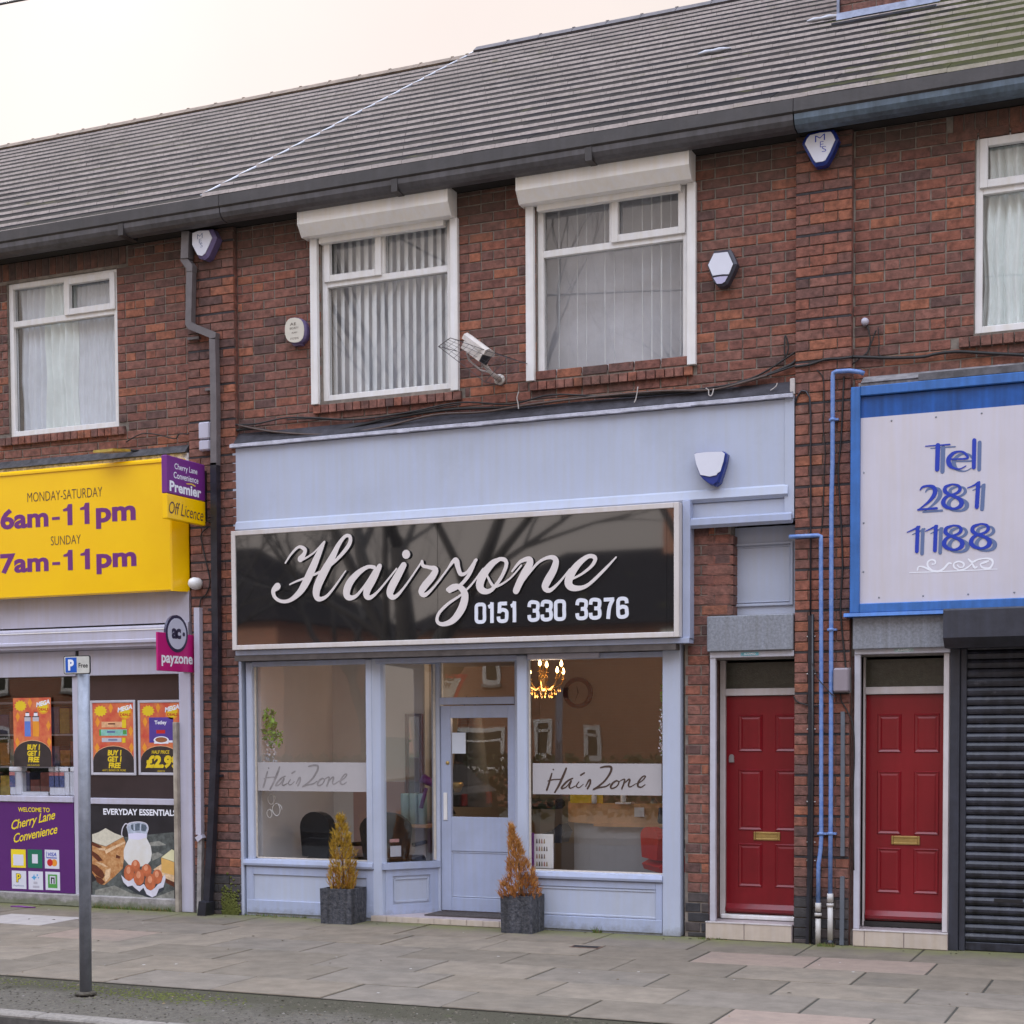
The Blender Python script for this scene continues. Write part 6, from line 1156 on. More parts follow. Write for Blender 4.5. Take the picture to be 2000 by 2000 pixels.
planter('dark square planter right of the salon door, holding the orange conifer','dried orange conifer with a narrow leaning tip right of the salon door',-5.475,-5.175,-.34,-.05,.325,.7,.68,.34,-.115,FO,9,0,lambda u:max(.08,(1-u)**1.25*1.15)+.03)

# ------------------------------------------------------------------ parking sign on its pole
pk=thing('parking_sign','small parking free sign on a galvanised pole at the kerb','parking sign',(-6.8,-4.3,0))
PG=M('galvanised_pole',(.26,.28,.34),.45,.15,14,metal=.35,streak=.2); top=Vector(((-6.772, -4.3, 2.251)))
MB().tube([(-6.80,-4.3,-.02),(top.x,-4.3,2.265)],.0405,16).build('pole',PG,pk); MB().lathe((-6.80,-4.3,0),[(.075,0),(.05,.02)],14).build('pole_collar',ASPHALT,pk); MB().lathe((top.x,-4.3,2.264),[(.041,0),(.03,.012)],14).build('pole_cap',PG,pk)
q=(-6.895,-6.676,2.158,2.282)
SW=M('sign_face_offwhite',(.58,.57,.52),.4,.1,14); pts_r=lambda x0,x1,z0,z1,r_:[(cx_+r_*math.cos(R(a)),cz_+r_*math.sin(R(a))) for cx_,cz_,a0 in ((x1-r_,z1-r_,0),(x0+r_,z1-r_,90),(x0+r_,z0+r_,180),(x1-r_,z0+r_,270)) for a in range(a0,a0+91,30)]
MB().prism(pts_r(*q,.014),'Y',-4.352,-4.345).build('sign_border',BLACK,pk); MB().prism(pts_r(q[0]+.006,q[1]-.006,q[2]+.006,q[3]-.006,.01),'Y',-4.3535,-4.3522).build('sign_face',SW,pk)
w_=q[1]-q[0]; h_=q[3]-q[2]; box('blue_square',M('sign_blue_field',(.01,.10,.50),.35,.05,6),pk,q[0]+w_*.08,q[0]+w_*.5,-4.3548,-4.3536,q[2]+h_*.1,q[3]-h_*.1)
mb=MB(); text(mb,'P',q[0]+w_*.18,q[0]+w_*.4,q[2]+h_*.2,q[3]-h_*.2,-4.3556,0,.05); mb.build('parking_letter',INK_WHITE,pk); mb=MB(); text(mb,'Free',q[0]+w_*.57,q[0]+w_*.92,q[2]+h_*.34,q[2]+h_*.6,-4.354,0,.02); mb.build('free_lettering',BLACK,pk)


# ------------------------------------------------------------------ ground
pv=MB().box(-40,25,-3.83,9.9,-.25,-.006).build('pavement',M('slab_bedding',(.045,.04,.03),.95,.3,30)); tag(pv,kind='structure')
rows_=[(0.02,-.768,-1.885),(-.772,-1.388,-1.68),(-1.392,-2.006,-1.21),(-2.010,-2.606,-1.63),(-2.610,-3.216,-1.295),(-3.220,-3.828,-1.705)]
pink=[(1,-3.42),(1,-2.535),(5,-2.55),(2,-9.0)]
scache={}; rs=random.Random(11)
for ri,(ya,yb,ph) in enumerate(rows_):
    k=-5
    while True:
        x1=ph-.885*k; x0=x1-.885; k+=1
        if x0>3.5: continue
        if x1<-17: break
        mt_=rs.randrange(4)
        if any(ri==a and abs((x0+x1)/2-(b_+.44))<.3 for a,b_ in pink): mt_='p'
        if ri==1 and x0<-9.8<x1: mt_='l'
        key=(ri,mt_)
        if key not in scache:
            w2=.435;d2=(ya-yb)/2-.0018; mb=MB().bbox(-w2,w2,-d2,d2,-.03,0,.004); me=bpy.data.meshes.new('paving_slab'); me.from_pydata(mb.v,[],mb.f); me.materials.append({'p':SLAB_PINK,'l':SLAB_LIGHT}.get(mt_) or SLABS[mt_]); 
            import bmesh as _b; b2=_b.new(); b2.from_mesh(me); _b.ops.recalc_face_normals(b2,faces=b2.faces); b2.to_mesh(me); b2.free(); scache[key]=me
        o=bpy.data.objects.new('paving_slab',scache[key]); COL.objects.link(o); o.parent=pv; o.location=Vector(((x0+x1)/2,(ya+yb)/2,rs.uniform(-.003,.002)))-wpos(pv)
        o.rotation_euler=(rs.uniform(-.003,.003),rs.uniform(-.002,.002),rs.uniform(-.003,.003))
tag(MB().box(-40,25,-4.90,-3.834,-.2,-.012).build('asphalt_strip',ASPHALT),kind='structure')
kb=MB().box(-40,25,-5.06,-4.903,-.3,-.03).build('kerb',M('kerb_bed',(.1,.09,.08),.9,.2,20)); tag(kb,kind='structure'); x=-13.0
km=None
while x<-1:
    if km is None: o=MB().bbox(x+.003,x+.911,-5.055,-4.905,-.13,-.006,.012).build('kerb_stone',KERB,kb); km=o.data; kx=x
    else: o=bpy.data.objects.new('kerb_stone',km); COL.objects.link(o); o.parent=kb; o.location=(x-kx,0,rs.uniform(-.003,.003))
    x+=.914
tag(MB().box(-60,60,-11.6,-5.062,-.4,-.125).build('road',ROAD),kind='structure')
tag(MB().box(-60,60,-15.5,-11.605,-.4,-.02).build('opposite_pavement',SLABS[1]),kind='structure')
tag(MB().quad((-600,-600,-.42),(600,-600,-.42),(600,600,-.42),(-600,600,-.42)).build('ground',M('distant_ground',(.13,.13,.10),.95,.2,2)),kind='structure')
GR_=[M('weed_green',(.10,.16,.03),.8,.3,20),M('weed_dry',(.22,.16,.06),.85,.3,20)]
def weeds(lbl,x0,x1,y0,y1,n,hmax,seed,z0=0):
    r=random.Random(seed); mb=MB()
    for i in range(n):
        x=r.uniform(x0,x1);y=r.uniform(y0,y1); h_=r.uniform(.25,1)*hmax; d=Vector((r.gauss(0,.5),r.gauss(0,.5),1)).normalized(); sv=d.orthogonal().normalized()*r.uniform(.0015,.004)
        o_=Vector((x,y,z0)); mb.add([o_-sv,o_+sv,o_+d*h_],[(0,1,2)],0 if r.random()<.65 else 1)
    return tag(mb.build('weeds',GR_),lbl,'weeds',kind='stuff')
weeds('low weeds at the foot of the convenience shop plinth',-10.1,-9.15,-.07,-.045,500,.07,1); weeds('thin weeds under the left salon window',-8.3,-7.6,-.06,-.03,160,.04,2); weeds('weed tuft at the foot of the right salon window',-4.72,-4.64,-.06,-.03,40,.11,3); weeds('moss tuft at the foot of the blue pipes',-2.72,-2.58,-.20,-.12,260,.035,4); weeds('weeds at the step of the first red door',-3.75,-3.5,-.1,-.085,60,.03,5)
MOSS=M('moss_green',(.10,.11,.02),.95,.3,30,.8,90)
mb=MB(); rr=random.Random(8)
for i in range(420):
    x=rr.gauss(-8.46,.055); z_=abs(rr.gauss(0,.12)); 
    if -8.56<x<-8.35 and z_<.42: mb.lathe((x,-.061,z_),[(rr.uniform(.008,.02),0),(.004,.006)],5,0,'Y')
tag(mb.build('moss',MOSS),'bright green moss at the foot of the left pilaster','moss',kind='stuff')
mb=MB()
for i in range(500):
    x=rr.gauss(-6.35,.32);y=rr.gauss(-4.12,.10)
    if -4.8<y<-3.86: mb.lathe((x,y,-.012),[(rr.uniform(.006,.014),0),(.003,.004)],5)
for i in range(300):
    x=rr.uniform(-8.6,-6.9);y=rr.gauss(-4.0,.07)
    if -4.8<y<-3.86: mb.lathe((x,y,-.012),[(rr.uniform(.005,.012),0),(.003,.003)],5)
tag(mb.build('moss',MOSS),'patches of moss on the asphalt around the parking pole','moss',kind='stuff')
mb=MB()
for i in range(26):
    x=rr.uniform(-11,-2);y=rr.uniform(-3.8,-.3); a=rr.random()*6.28; s_=rr.uniform(.006,.018)
    mb.add([(x+s_*math.cos(a+k*1.26)*rr.uniform(.5,1),y+s_*math.sin(a+k*1.26)*rr.uniform(.5,1),.0035) for k in range(5)],[(0,1,2,3,4)])
tag(mb.build('gum_spots',M('gum_pale',(.45,.43,.41),.8,.1,10)),'pale flattened litter specks on the paving','litter',kind='stuff')

# small things on the pavement
dx0,dy0=(-4.454,-0.921)
dc_=thing('drain_cover','small rusty rectangular cover set in the paving before the right salon window','drain cover',(dx0,dy0,0)); RUST=M('rusty_iron',(.12,.065,.045),.8,.4,30,.6,80)
box('cover_frame',RUST,dc_,dx0-.13,dx0+.13,dy0-.06,dy0+.06,-.005,.004); [box('cover_bar',BLACK,dc_,dx0-.11,dx0+.11,dy0-.045+.025*i,dy0-.035+.025*i,.0045,.007) for i in range(4)]
cx_,cy_=(-10.786,-0.301)
tag(MB().tube([(cx_-.16,cy_,.008),(cx_-.05,cy_+.02,.008),(cx_+.05,cy_-.01,.010),(cx_+.15,cy_+.01,.008)],[.006,.012,.010,.005],5).build('purple_wrapper',PURPLE_SIGN),'crumpled purple wrapper lying on the paving by the convenience shop','litter')
lr=random.Random(77); mb=MB()
for i in range(90):
    x=lr.uniform(-11,-1); y=lr.choice((lr.uniform(-4.8,-3.9),lr.uniform(-.25,-.06),lr.uniform(-3.8,-.3))); s_=lr.uniform(.008,.022); a=lr.random()*6.28; z_=.002 if y>-3.83 else -.008
    mb.add([(x+s_*math.cos(a),y+s_*math.sin(a),z_),(x+.5*s_*math.cos(a+1.4),y+.5*s_*math.sin(a+1.4),z_+.006),(x-s_*math.cos(a),y-s_*math.sin(a),z_),(x-.5*s_*math.cos(a+1.4),y-.5*s_*math.sin(a+1.4),z_+.002)],[(0,1,2,3)],lr.randrange(3))
tag(mb.build('fallen_leaves',[M('leaf_brown',(.10,.06,.03),.9,.3,20),M('leaf_tan',(.24,.17,.09),.9,.3,20),M('leaf_dark',(.05,.04,.03),.9,.2,20)]),'brown leaf bits scattered over the paving and asphalt','leaf litter',kind='stuff')

gr=random.Random(51); mb=MB()
for i in range(2600):
    x=gr.uniform(-9.5,-1.5); y=gr.uniform(-4.88,-3.85); s_=gr.uniform(.003,.010); z_=-.012
    mb.add([(x-s_,y-s_*.7,z_),(x+s_,y-s_*.8,z_),(x+s_*.8,y+s_*.8,z_),(x-s_*.9,y+s_*.7,z_),(x+gr.uniform(-.3,.3)*s_,y,z_+s_*.8)],[(0,1,4),(1,2,4),(2,3,4),(3,0,4)],gr.choices((0,1,2),(6,4,.25))[0])
tag(mb.build('loose_grit',[M('grit_dark',(.05,.042,.03),.95,.3,30),M('grit_brown',(.12,.10,.075),.95,.3,30),M('grit_pale',(.20,.18,.16),.9,.2,30)]),'loose grit on the asphalt strip by the kerb','grit',kind='stuff')

# ------------------------------------------------------------------ inside the salon
PLA=M('salon_plaster',(.42,.35,.29),.8,.05,1.5); PLG=M('salon_plaster_grey',(.72,.69,.69),.8,.04,1.5)
box('partition_wall',M('salon_plaster_pale',(.82,.78,.74),.8,.04,1.5),mid,-8.5,-7.12,1.5,1.6,.06,2.94); box('partition_wall',PLG,mid,-8.30,-8.2,.12,1.5,.06,2.94); box('partition_wall',PLA,mid,-7.2,-2.8,4.6,4.7,.06,2.94); box('partition_wall',PLA,mid,-3.72,-3.68,.3,4.6,.06,2.94); box('partition_wall',PLA,mid,-7.17,-7.12,1.6,4.6,.06,2.94)
box('dado_panel',M('salon_pink_panel',(.55,.36,.31),.8,.05,2),mid,-7.95,-7.35,1.48,1.498,.5,1.25)
WOOD=M('beech_veneer',(.66,.38,.19),.4,.12,5); CTR=M('counter_grey',(.50,.50,.52),.35,.05,2); LEATH=M('black_leather',(.012,.013,.017),.28,.15,6); REDU=M('red_vinyl',(.60,.02,.015),.35,.08,6)
dk=thing('reception_desk','beech topped reception desk with a curved grey front inside the right salon window','desk',(-5.05,1.35,.06))
arc=lambda r0_,r1_,a0,a1,n=14:[(-5.0+r0_*math.cos(R(a0+(a1-a0)*i/n)),1.9+r0_*.75*math.sin(R(a0+(a1-a0)*i/n))) for i in range(n+1)]+[(-5.0+r1_*math.cos(R(a1+(a0-a1)*i/n)),1.9+r1_*.75*math.sin(R(a1+(a0-a1)*i/n))) for i in range(n+1)]
MB().prism(arc(.62,.56,200,335),'Z',.06,.86).build('desk_front',CTR,dk); MB().prism(arc(.68,.50,197,315),'Z',.862,1.06).build('desk_upstand',WOOD,dk); MB().prism(arc(.72,.40,250,350),'Z',.84,.87).build('desk_top',WOOD,dk)
box('desk_end',CTR,dk,-4.42,-4.38,1.6,2.3,.06,.84); box('desk_worktop',WOOD,dk,-4.75,-4.3,1.5,2.3,.842,.87)
sh=thing('wall_shelf_unit','small open shelf with grey jars behind the reception desk','shelf',(-4.7,2.2,.9)); box('shelf_top',WOOD,sh,-5.0,-4.4,2.1,2.4,1.14,1.165); box('shelf_side',CTR,sh,-4.45,-4.42,2.1,2.4,.87,1.139); 
for i in range(4): MB().lathe((-4.9+i*.12,2.2,.88),[(.04,0),(.04,.16),(.02,.2)],10).build('jar',M('jar_pale_%d'%i,(.4,.42,.45),.3,0),sh)
def bottle(lbl,x,y,z,s): 
    tag(MB().lathe((x,y,z),[(.028*s,0),(.03*s,.02),(.03*s,.08*s),(.012*s,.11*s),(.012*s,.135*s),(.018*s,.14*s),(.016*s,.17*s)],12).build('spray_bottle',WHITE),lbl,'bottle','bottles on the reception desk')
YB=M('yellow_poster_card',(.75,.50,.02),.4,.05,4)
tag(MB().bbox(-5.50,-5.16,1.42,1.44,1.062,1.20,.002).build('display_card',YB),'yellow card standing on the left of the beech desk','display card'); bottle('small white bottle in front of the yellow card on the desk',-5.235,1.385,1.062,.9); bottle('white spray bottle on the little tray on the desk',-4.93,1.37,1.08,.95)
tag(MB().bbox(-5.0,-4.84,1.32,1.44,1.062,1.08,.003).build('desk_tray',WHITE),'small white tray on the beech desk under the spray bottle','tray'); tag(MB().bbox(-4.83,-4.73,1.395,1.40,.94,1.03,.001).build('price_card',WHITE),'small white card stuck on the beech desk front','card')
tag(MB().lathe((-4.62,1.55,.872),[(.07,0),(.075,.02),(.07,.15),(.05,.17)],14).build('storage_tin',M('tin_violet',(.05,.035,.06),.3,.3,20)),'dark tin on the lower end of the desk','tin')
def chair(lbl,x,y,rot,seat_z,mat,back):
    t=thing('salon_chair',lbl,'chair',(x,y,.06),'salon chairs'); c_,s_=math.cos(rot),math.sin(rot)
    def tr(mb):
        mb.v=[(x+(v[0])*c_-(v[1])*s_,y+(v[0])*s_+(v[1])*c_,v[2]) for v in mb.v]; return mb
    tr(MB().prism([(-.26,seat_z-.08),(-.27,seat_z-.01),(-.2,seat_z+.03),(.18,seat_z+.02),(.27,seat_z-.03),(.25,seat_z-.08)],'X',-.25,.25)).build('seat',mat,t)
    n=10; prof=[(.26*math.cos(R(180*i/n)),seat_z+.12+back*.55+back*.45*math.sin(R(180*i/n))) for i in range(n+1)]+[(-.22,seat_z+.03),(.22,seat_z+.03)]
    mb=MB().prism(prof,'Y',.20,.28); tr(mb).build('backrest',mat,t)
    for sx in (-.29,.25): mb=MB().bbox(sx,sx+.04,-.2,.2,seat_z+.14,seat_z+.18,.01); tr(mb).build('armrest',LEATH,t)
    mb=MB().lathe((0,0,.06),[(.24,0),(.22,.03),(.04,.05),(.035,seat_z-.14)],16); tr(mb).build('base',M('chair_chrome_%s'%t.name,(.5,.5,.5),.2,0,metal=.9),t)
chair('black salon chair low behind the left window, nearer the wall',-7.75,.8,2.7,.50,LEATH,.36); chair('black salon chair low behind the left window, next to the golden conifer',-7.2,.95,3.3,.50,LEATH,.36); chair('red salon chair at the right edge of the right window',-4.22,.85,2.2,.57,REDU,.20)
chair('black salon chair with red trim seen through the narrow splayed window',-6.75,1.7,2.4,.52,LEATH,.36)
tag(MB().bbox(-6.62,-6.40,1.3,1.34,.78,.83,.01).build('hair_tongs',REDU),'red hair tool lying behind the splayed window','hair tool')
ms=thing('styling_station','dark framed mirror with a small wooden shelf behind the left window post','mirror',(-7.15,2.2,.8)); mb=MB(); frame_rect(mb,-7.32,-7.13,.95,1.95,.03,1.44,1.49); mb.build('mirror_frame',BDARK,ms); box('mirror_glass',M('mirror_silver',(.7,.7,.7),.03,0,metal=1.),ms,-7.29,-7.16,1.46,1.465,.98,1.92); box('station_shelf',WOOD,ms,-7.4,-6.95,1.2,1.48,.80,.83)
for i in range(3): tag(MB().lathe((-7.25+i*.10,1.3,.831),[(.045,0),(.045,.30),(.04,.31)],12).build('colour_tube',M('tube_mint_%d'%i,(.36,.55,.55),.4,.04,4)),('mint tube on the wooden shelf, leftmost','mint tube on the wooden shelf, middle','mint tube on the wooden shelf, nearest the window post')[i],'tube','mint tubes on the salon shelf')
for i,(x,c,l) in enumerate(((-6.72,(.035,.03,.028),'black gown hanging nearest the splayed window frame'),(-6.60,(.12,.11,.10),'grey gown hanging beside the black gown'))):
    t=thing('hanging_gown',l,'gown',(x,1.6,.8),'gowns hanging in the salon'); n=12; v=[];
    for j in range(7):
        z_=2.02-j*.17; w_=.05+.022*j
        for k in range(n): a=k/n*6.283; v.append((x+w_*math.cos(a)*(1+.15*math.sin(5*a)),1.6+.07*math.sin(a),z_))
    mb=MB(); mb.add(v,[(j*n+k,j*n+(k+1)%n,(j+1)*n+(k+1)%n,(j+1)*n+k) for j in range(6) for k in range(n)],0,True); mb.build('cloth',M('gown_%d'%i,c,.8,.1,6),t); MB().tube([(x,1.6,2.02),(x,1.6,2.10),(x+.03,1.6,2.12)],.006,5).build('hook',PIPE_GREY,t)
hd=thing('hair_dryer','purple hair dryer held on an arm behind the splayed window','hair dryer',(-6.95,1.2,1.2)); MB().tube([(-7.02,1.2,1.0),(-6.96,1.2,1.2)],[.022,.02],8).build('handle',PURPLE_SIGN,hd); MB().tube([(-7.0,1.2,1.30),(-6.88,1.2,1.24)],[.05,.035],10).build('barrel',PURPLE_SIGN,hd); MB().tube([(-6.88,1.2,1.24),(-6.76,1.25,1.2),(-6.68,1.3,1.24)],.008,6).build('holder_arm',BRASS,hd); MB().lathe((-6.66,1.3,1.16),[(.03,0),(.06,.08),(.05,.1)],12).build('holder_cup',BRASS,hd)
tag(MB().bbox(-6.70,-6.42,1.5,1.9,.06,.80,.01).build('trolley_cabinet',M('cabinet_slate',(.05,.06,.085),.4,.1,5)),'dark slate cabinet behind the splayed window near the door frame','cabinet')
tag(MB().bbox(-6.3,-5.75,1.7,1.95,.98,1.08,.03).build('folded_gowns',LEATH),'black folded gowns seen through the salon door glass','gowns')
ck=thing('wall_clock','large dark rimmed clock on the wall behind the right salon window','clock',(-6.30,4.55,2.0)); ccx,ccz=-6.62,2.22
mb=MB(); n=36; v=[]
for rr_,yy in ((.185,4.59),(.185,4.56),(.135,4.56),(.135,4.59)): v+=[(ccx+rr_*math.cos(2*math.pi*i/n),yy,ccz+rr_*math.sin(2*math.pi*i/n)) for i in range(n)]
mb.add(v,[(j*n+i,j*n+(i+1)%n,(j+1)*n+(i+1)%n,(j+1)*n+i) for j in range(3) for i in range(n)]); mb.build('clock_rim',BDARK,ck); MB().prism(ell(ccx,ccz,.136,.136,28),'Y',4.585,4.595).build('clock_face',M('clock_face',(.35,.28,.22),.6,.1,8),ck); MB().add([(ccx-.01,4.58,ccz),(ccx+.01,4.58,ccz),(ccx-.02,4.58,ccz+.09)],[(0,1,2)]).build('hour_hand',BLACK,ck); MB().add([(ccx-.006,4.579,ccz),(ccx+.006,4.579,ccz),(ccx-.05,4.579,ccz-.12)],[(0,1,2)]).build('minute_hand',BLACK,ck)
# chandelier: lit lamp seen through the glass
cl=thing('chandelier','lit gold chandelier with candle bulbs hanging behind the salon glass','chandelier',(-5.55,1.45,2.2)); GOLD=M('chandelier_gold',(.75,.42,.12),.25,.1,20,metal=.9); BULB=emit('bulb_glow',(1,.62,.25),6.); lx,ly=-5.79,1.45
MB().tube([(lx,ly,2.94),(lx,ly,2.24)],.010,6).lathe((lx,ly,2.16),[(.01,0),(.05,.03),(.03,.08),(.055,.12),(.015,.20)],12).build('stem',GOLD,cl)
for i in range(8):
    a=i/8*6.283+.2; c_,s_=math.cos(a),math.sin(a); rr_=.24 if i%2 else .18; zz=2.33 if i%2 else 2.40
    MB().tube([(lx,ly,2.24),(lx+rr_*.4*c_,ly+rr_*.4*s_,2.17),(lx+rr_*.9*c_,ly+rr_*.9*s_,zz-.10),(lx+rr_*c_,ly+rr_*s_,zz-.05)],.007,6).lathe((lx+rr_*c_,ly+rr_*s_,zz-.055),[(.03,0),(.02,.01),(.012,.02),(.012,.055)],8).build('arm',GOLD,cl)
    MB().lathe((lx+rr_*c_,ly+rr_*s_,zz),[(.008,0),(.017,.018),(.013,.04),(.002,.062)],8).build('candle_bulb',BULB,cl)
    for k in range(3): MB().lathe((lx+rr_*(.85-.2*k)*c_,ly+rr_*(.85-.2*k)*s_,2.15-.03*k),[(.002,0),(.012,.02),(.002,.045)],6).build('crystal_drop',GOLD,cl)
pl=bpy.data.lights.new('chandelier_light','POINT'); pl.energy=7; pl.color=(1,.74,.5); pl.shadow_soft_size=.18; po=bpy.data.objects.new('chandelier_light',pl); COL.objects.link(po); po.location=(lx,ly,2.05)
# things leaning inside the glass
bs=thing('colour_chart_stand','white chart stand with rows of bottle pictures in the corner of the right window','chart stand',(-5.22,.12,.55)); q=(-5.338,-5.154,0.537,0.844)
box('chart_board',WHITE,bs,q[0],q[1],.11,.12,q[2],q[3]); box('chart_side',PURPLE_SIGN,bs,q[0]-.045,q[0]-.001,.09,.12,q[2],q[3]+.01)
ck_=[M('chart_ink_%d'%i,c,.5,0) for i,c in enumerate([(.05,.03,.03),(.2,.16,.12),(.35,.15,.12),(.3,.22,.1)])]
for r_ in range(5):
    for i in range(5 if r_%2 else 4): 
        x=q[0]+.018+i*.024; z_=q[3]-.085-r_*.068; mb=MB(); mb.poly([(x,z_),(x+.016,z_),(x+.013,z_+.035),(x+.008,z_+.045),(x+.003,z_+.035)],.1095); mb.build('chart_picture',ck_[(i+r_)%4],bs)
tag(MB().prism([(-5.30,.76),(-5.12,.76),(-5.08,.86),(-5.13,.93),(-5.22,.86),(-5.30,.84)],'Y',.2,.4).build('black_bag',LEATH),'black bag on the ledge behind the chart stand','bag')
def garland(lbl,x0,x1,z0,z1,y,n,cols,seed,sz=.022):
    r=random.Random(seed); mb=MB()
    for i in range(n):
        x=r.uniform(x0,x1); z_=r.uniform(z0,z1); a=r.random()*6.28; s_=sz*r.uniform(.6,1.3); yy=y+r.uniform(-.03,.03); d=Vector((math.cos(a),r.uniform(-.5,.5),math.sin(a)))*s_; e=Vector((-math.sin(a),r.uniform(-.4,.4),math.cos(a)))*s_*.45; o_=Vector((x,yy,z_))
        mb.add([o_-d,o_-e,o_+d,o_+e],[(0,1,2,3)],min(len(cols)-1,int(r.random()*len(cols))))
    return tag(mb.build('garland_leaves',cols),lbl,'garland','garlands hanging inside the salon window',kind='stuff')
LG=M('ivy_bright',(.16,.34,.02),.5,.3,30); LG2=M('ivy_dark',(.05,.14,.02),.5,.3,30); LWH=M('blossom_white',(.62,.62,.68),.6,.1,30)
garland('bright green ivy at the left edge of the left salon window',-8.17,-8.05,1.70,1.99,.12,90,[LG,LG,LG2],1,.03); garland('lower sprig of ivy leaning to the right in the left window',-8.10,-7.97,1.62,1.78,.12,45,[LG,LG2],2,.026); garland('white blossom garland under the ivy in the left window',-8.18,-8.04,1.45,1.72,.13,70,[LWH,LWH,PLG],3,.016)
garland('green garland down the right edge of the right window',-4.145,-4.115,1.98,2.25,.12,60,[LG,LG2],4,.014); garland('white blossom garland down the right edge of the right window',-4.165,-4.118,1.55,1.98,.12,90,[LWH,LWH,LG2],5,.013)
mb=MB()
for k,(a,b_,rr_) in enumerate(((-8.10,1.12,.05),(-8.04,1.02,.06),(-8.12,.98,.04))): mb.tube([(a+rr_*math.cos(t*.5)*(1-t*.03),.13,b_+rr_*math.sin(t*.5)) for t in range(16)],.005,5)
tag(mb.build('wire_scroll',WHITE),'pale curled wire decoration low in the left window corner','decoration')

# ------------------------------------------------------------------ across the street (seen as reflections)
BARK=M('bark_grey',(.05,.042,.036),.9,.3,12,.5,40)
def bare_tree(lbl,x,y,h_,r0_,seed,fork=None,dens=1.):
    r=random.Random(seed); t=thing('bare_tree',lbl,'tree',(x,y,-.05),'bare street trees opposite'); tr=MB(); br=MB()
    def grow(p,d,L_,rad,lev):
        n=4 if lev<3 else 3; pts=[p]; rs_=[rad]; q=p.copy(); dd=d.copy()
        for i in range(n):
            dd=(dd+Vector((r.gauss(0,.12),r.gauss(0,.12),r.gauss(.03,.10)))).normalized(); q=q+dd*(L_/n); pts.append(q.copy()); rs_.append(rad*(1-.55*(i+1)/n))
        (tr if lev==0 else br).tube(pts,rs_,9 if lev==0 else (6 if lev<3 else 3),0,lev<2)
        if lev>=6 or rad<.003: return
        k=(4 if lev==0 else r.choice((3,3,4) if lev<4 else (2,3,3)))
        for i in range(k):
            u=r.uniform(.45,1) if i else 1; j=min(n,int(u*n)); a=r.random()*6.28; sp=r.uniform(.35,.85) if i else r.uniform(.1,.35)
            o_=dd.orthogonal().normalized(); o_.rotate(Matrix.Rotation(a,3,dd)); nd=(dd*math.cos(sp)+o_*math.sin(sp)); nd.z+=.12; grow(pts[j],nd.normalized(),L_*r.uniform(.60,.82),rs_[j]*r.uniform(.6,.85),lev+1)
    grow(Vector((x,y,-.05)),Vector((r.gauss(0,.05),r.gauss(0,.05),1)).normalized(),h_*.36,r0_,0)
    tr.build('trunk',BARK,t); tag(br.build('branches',BARK,t),kind='stuff')
bare_tree('big forked bare tree opposite, reflected in the black salon sign',-14.3,-16.2,15.5,.34,4); bare_tree('bare tree opposite, reflected in the window nearer the camera',-8.7,-18.5,16.5,.27,12); bare_tree('bare tree opposite, reflected in the left flat window',-22.5,-19,14,.26,21); bare_tree('smaller bare tree opposite near the brick house gate',-18.2,-20.5,12,.2,33)
def brick_far(nm):
    mt=M(nm,(.2,.08,.05),.9,.2,3); n=mt.node_tree; b=n.nodes['Principled BSDF']; g=n.nodes.new('ShaderNodeNewGeometry'); s_=n.nodes.new('ShaderNodeSeparateXYZ'); n.links.new(g.outputs['Position'],s_.inputs[0]); a=n.nodes.new('ShaderNodeMath'); n.links.new(s_.outputs[0],a.inputs[0]); n.links.new(s_.outputs[1],a.inputs[1]); c=n.nodes.new('ShaderNodeCombineXYZ'); n.links.new(a.outputs[0],c.inputs[0]); n.links.new(s_.outputs[2],c.inputs[1])
    k=n.nodes.new('ShaderNodeTexBrick'); k.inputs['Scale'].default_value=1; k.inputs['Brick Width'].default_value=.238; k.inputs['Row Height'].default_value=.084; k.inputs['Mortar Size'].default_value=.009; k.inputs['Color1'].default_value=(.40,.145,.075,1); k.inputs['Color2'].default_value=(.30,.11,.06,1); k.inputs['Mortar'].default_value=(.35,.28,.22,1); n.links.new(c.outputs[0],k.inputs['Vector']); n.links.new(k.outputs['Color'],b.inputs['Base Color']); return mt
BF=brick_far('far_brickwork')
def house(lbl,x0,x1,y0,y1,ze,zr,wins,chx):
    t=thing('brick_house',lbl,'house',((x0+x1)/2,y0,-.4),'brick houses across the street'); box('wall',BF,t,x0,x1,y0,y1,-.4,ze)
    e=.35; ym=(y0+y1)/2; h_=(y1-y0)/2; rf=MB().add([(x0-e,y0-e,ze),(x1+e,y0-e,ze),(x1+e,y1+e,ze),(x0-e,y1+e,ze),(x0+h_*.8,ym,zr),(x1-h_*.8,ym,zr)],[(0,1,5,4),(2,3,4,5),(1,2,5),(3,0,4),(0,3,2,1)]).build('roof',TILE_TOP[1],t)
    if chx: box('chimney',BF,t,chx-.5,chx+.5,ym-.4,ym+.4,zr-1.2,zr+1.2); [MB().lathe((chx+dx,ym,zr+1.2),[(.13,0),(.1,.35)],10).build('chimney_pot',RIDGE,t) for dx in (-.25,.25)]
    for (wx,wz,ww,wh) in wins:
        mb=MB(); frame_rect(mb,wx,wx+ww,wz,wz+wh,.12,y1,y1+.05); mb.bbox(wx+.07,wx+ww-.07,y1,y1+.05,wz+wh*.68,wz+wh*.68+.07,.003); f=mb.build('window',WHITE,t); box('pane',OBSC,f,wx+.07,wx+ww-.07,y1+.005,y1+.015,wz+.07,wz+wh-.07); box('window_sill',CONCRETE,f,wx-.05,wx+ww+.05,y1,y1+.1,wz-.08,wz-.001)
    return t
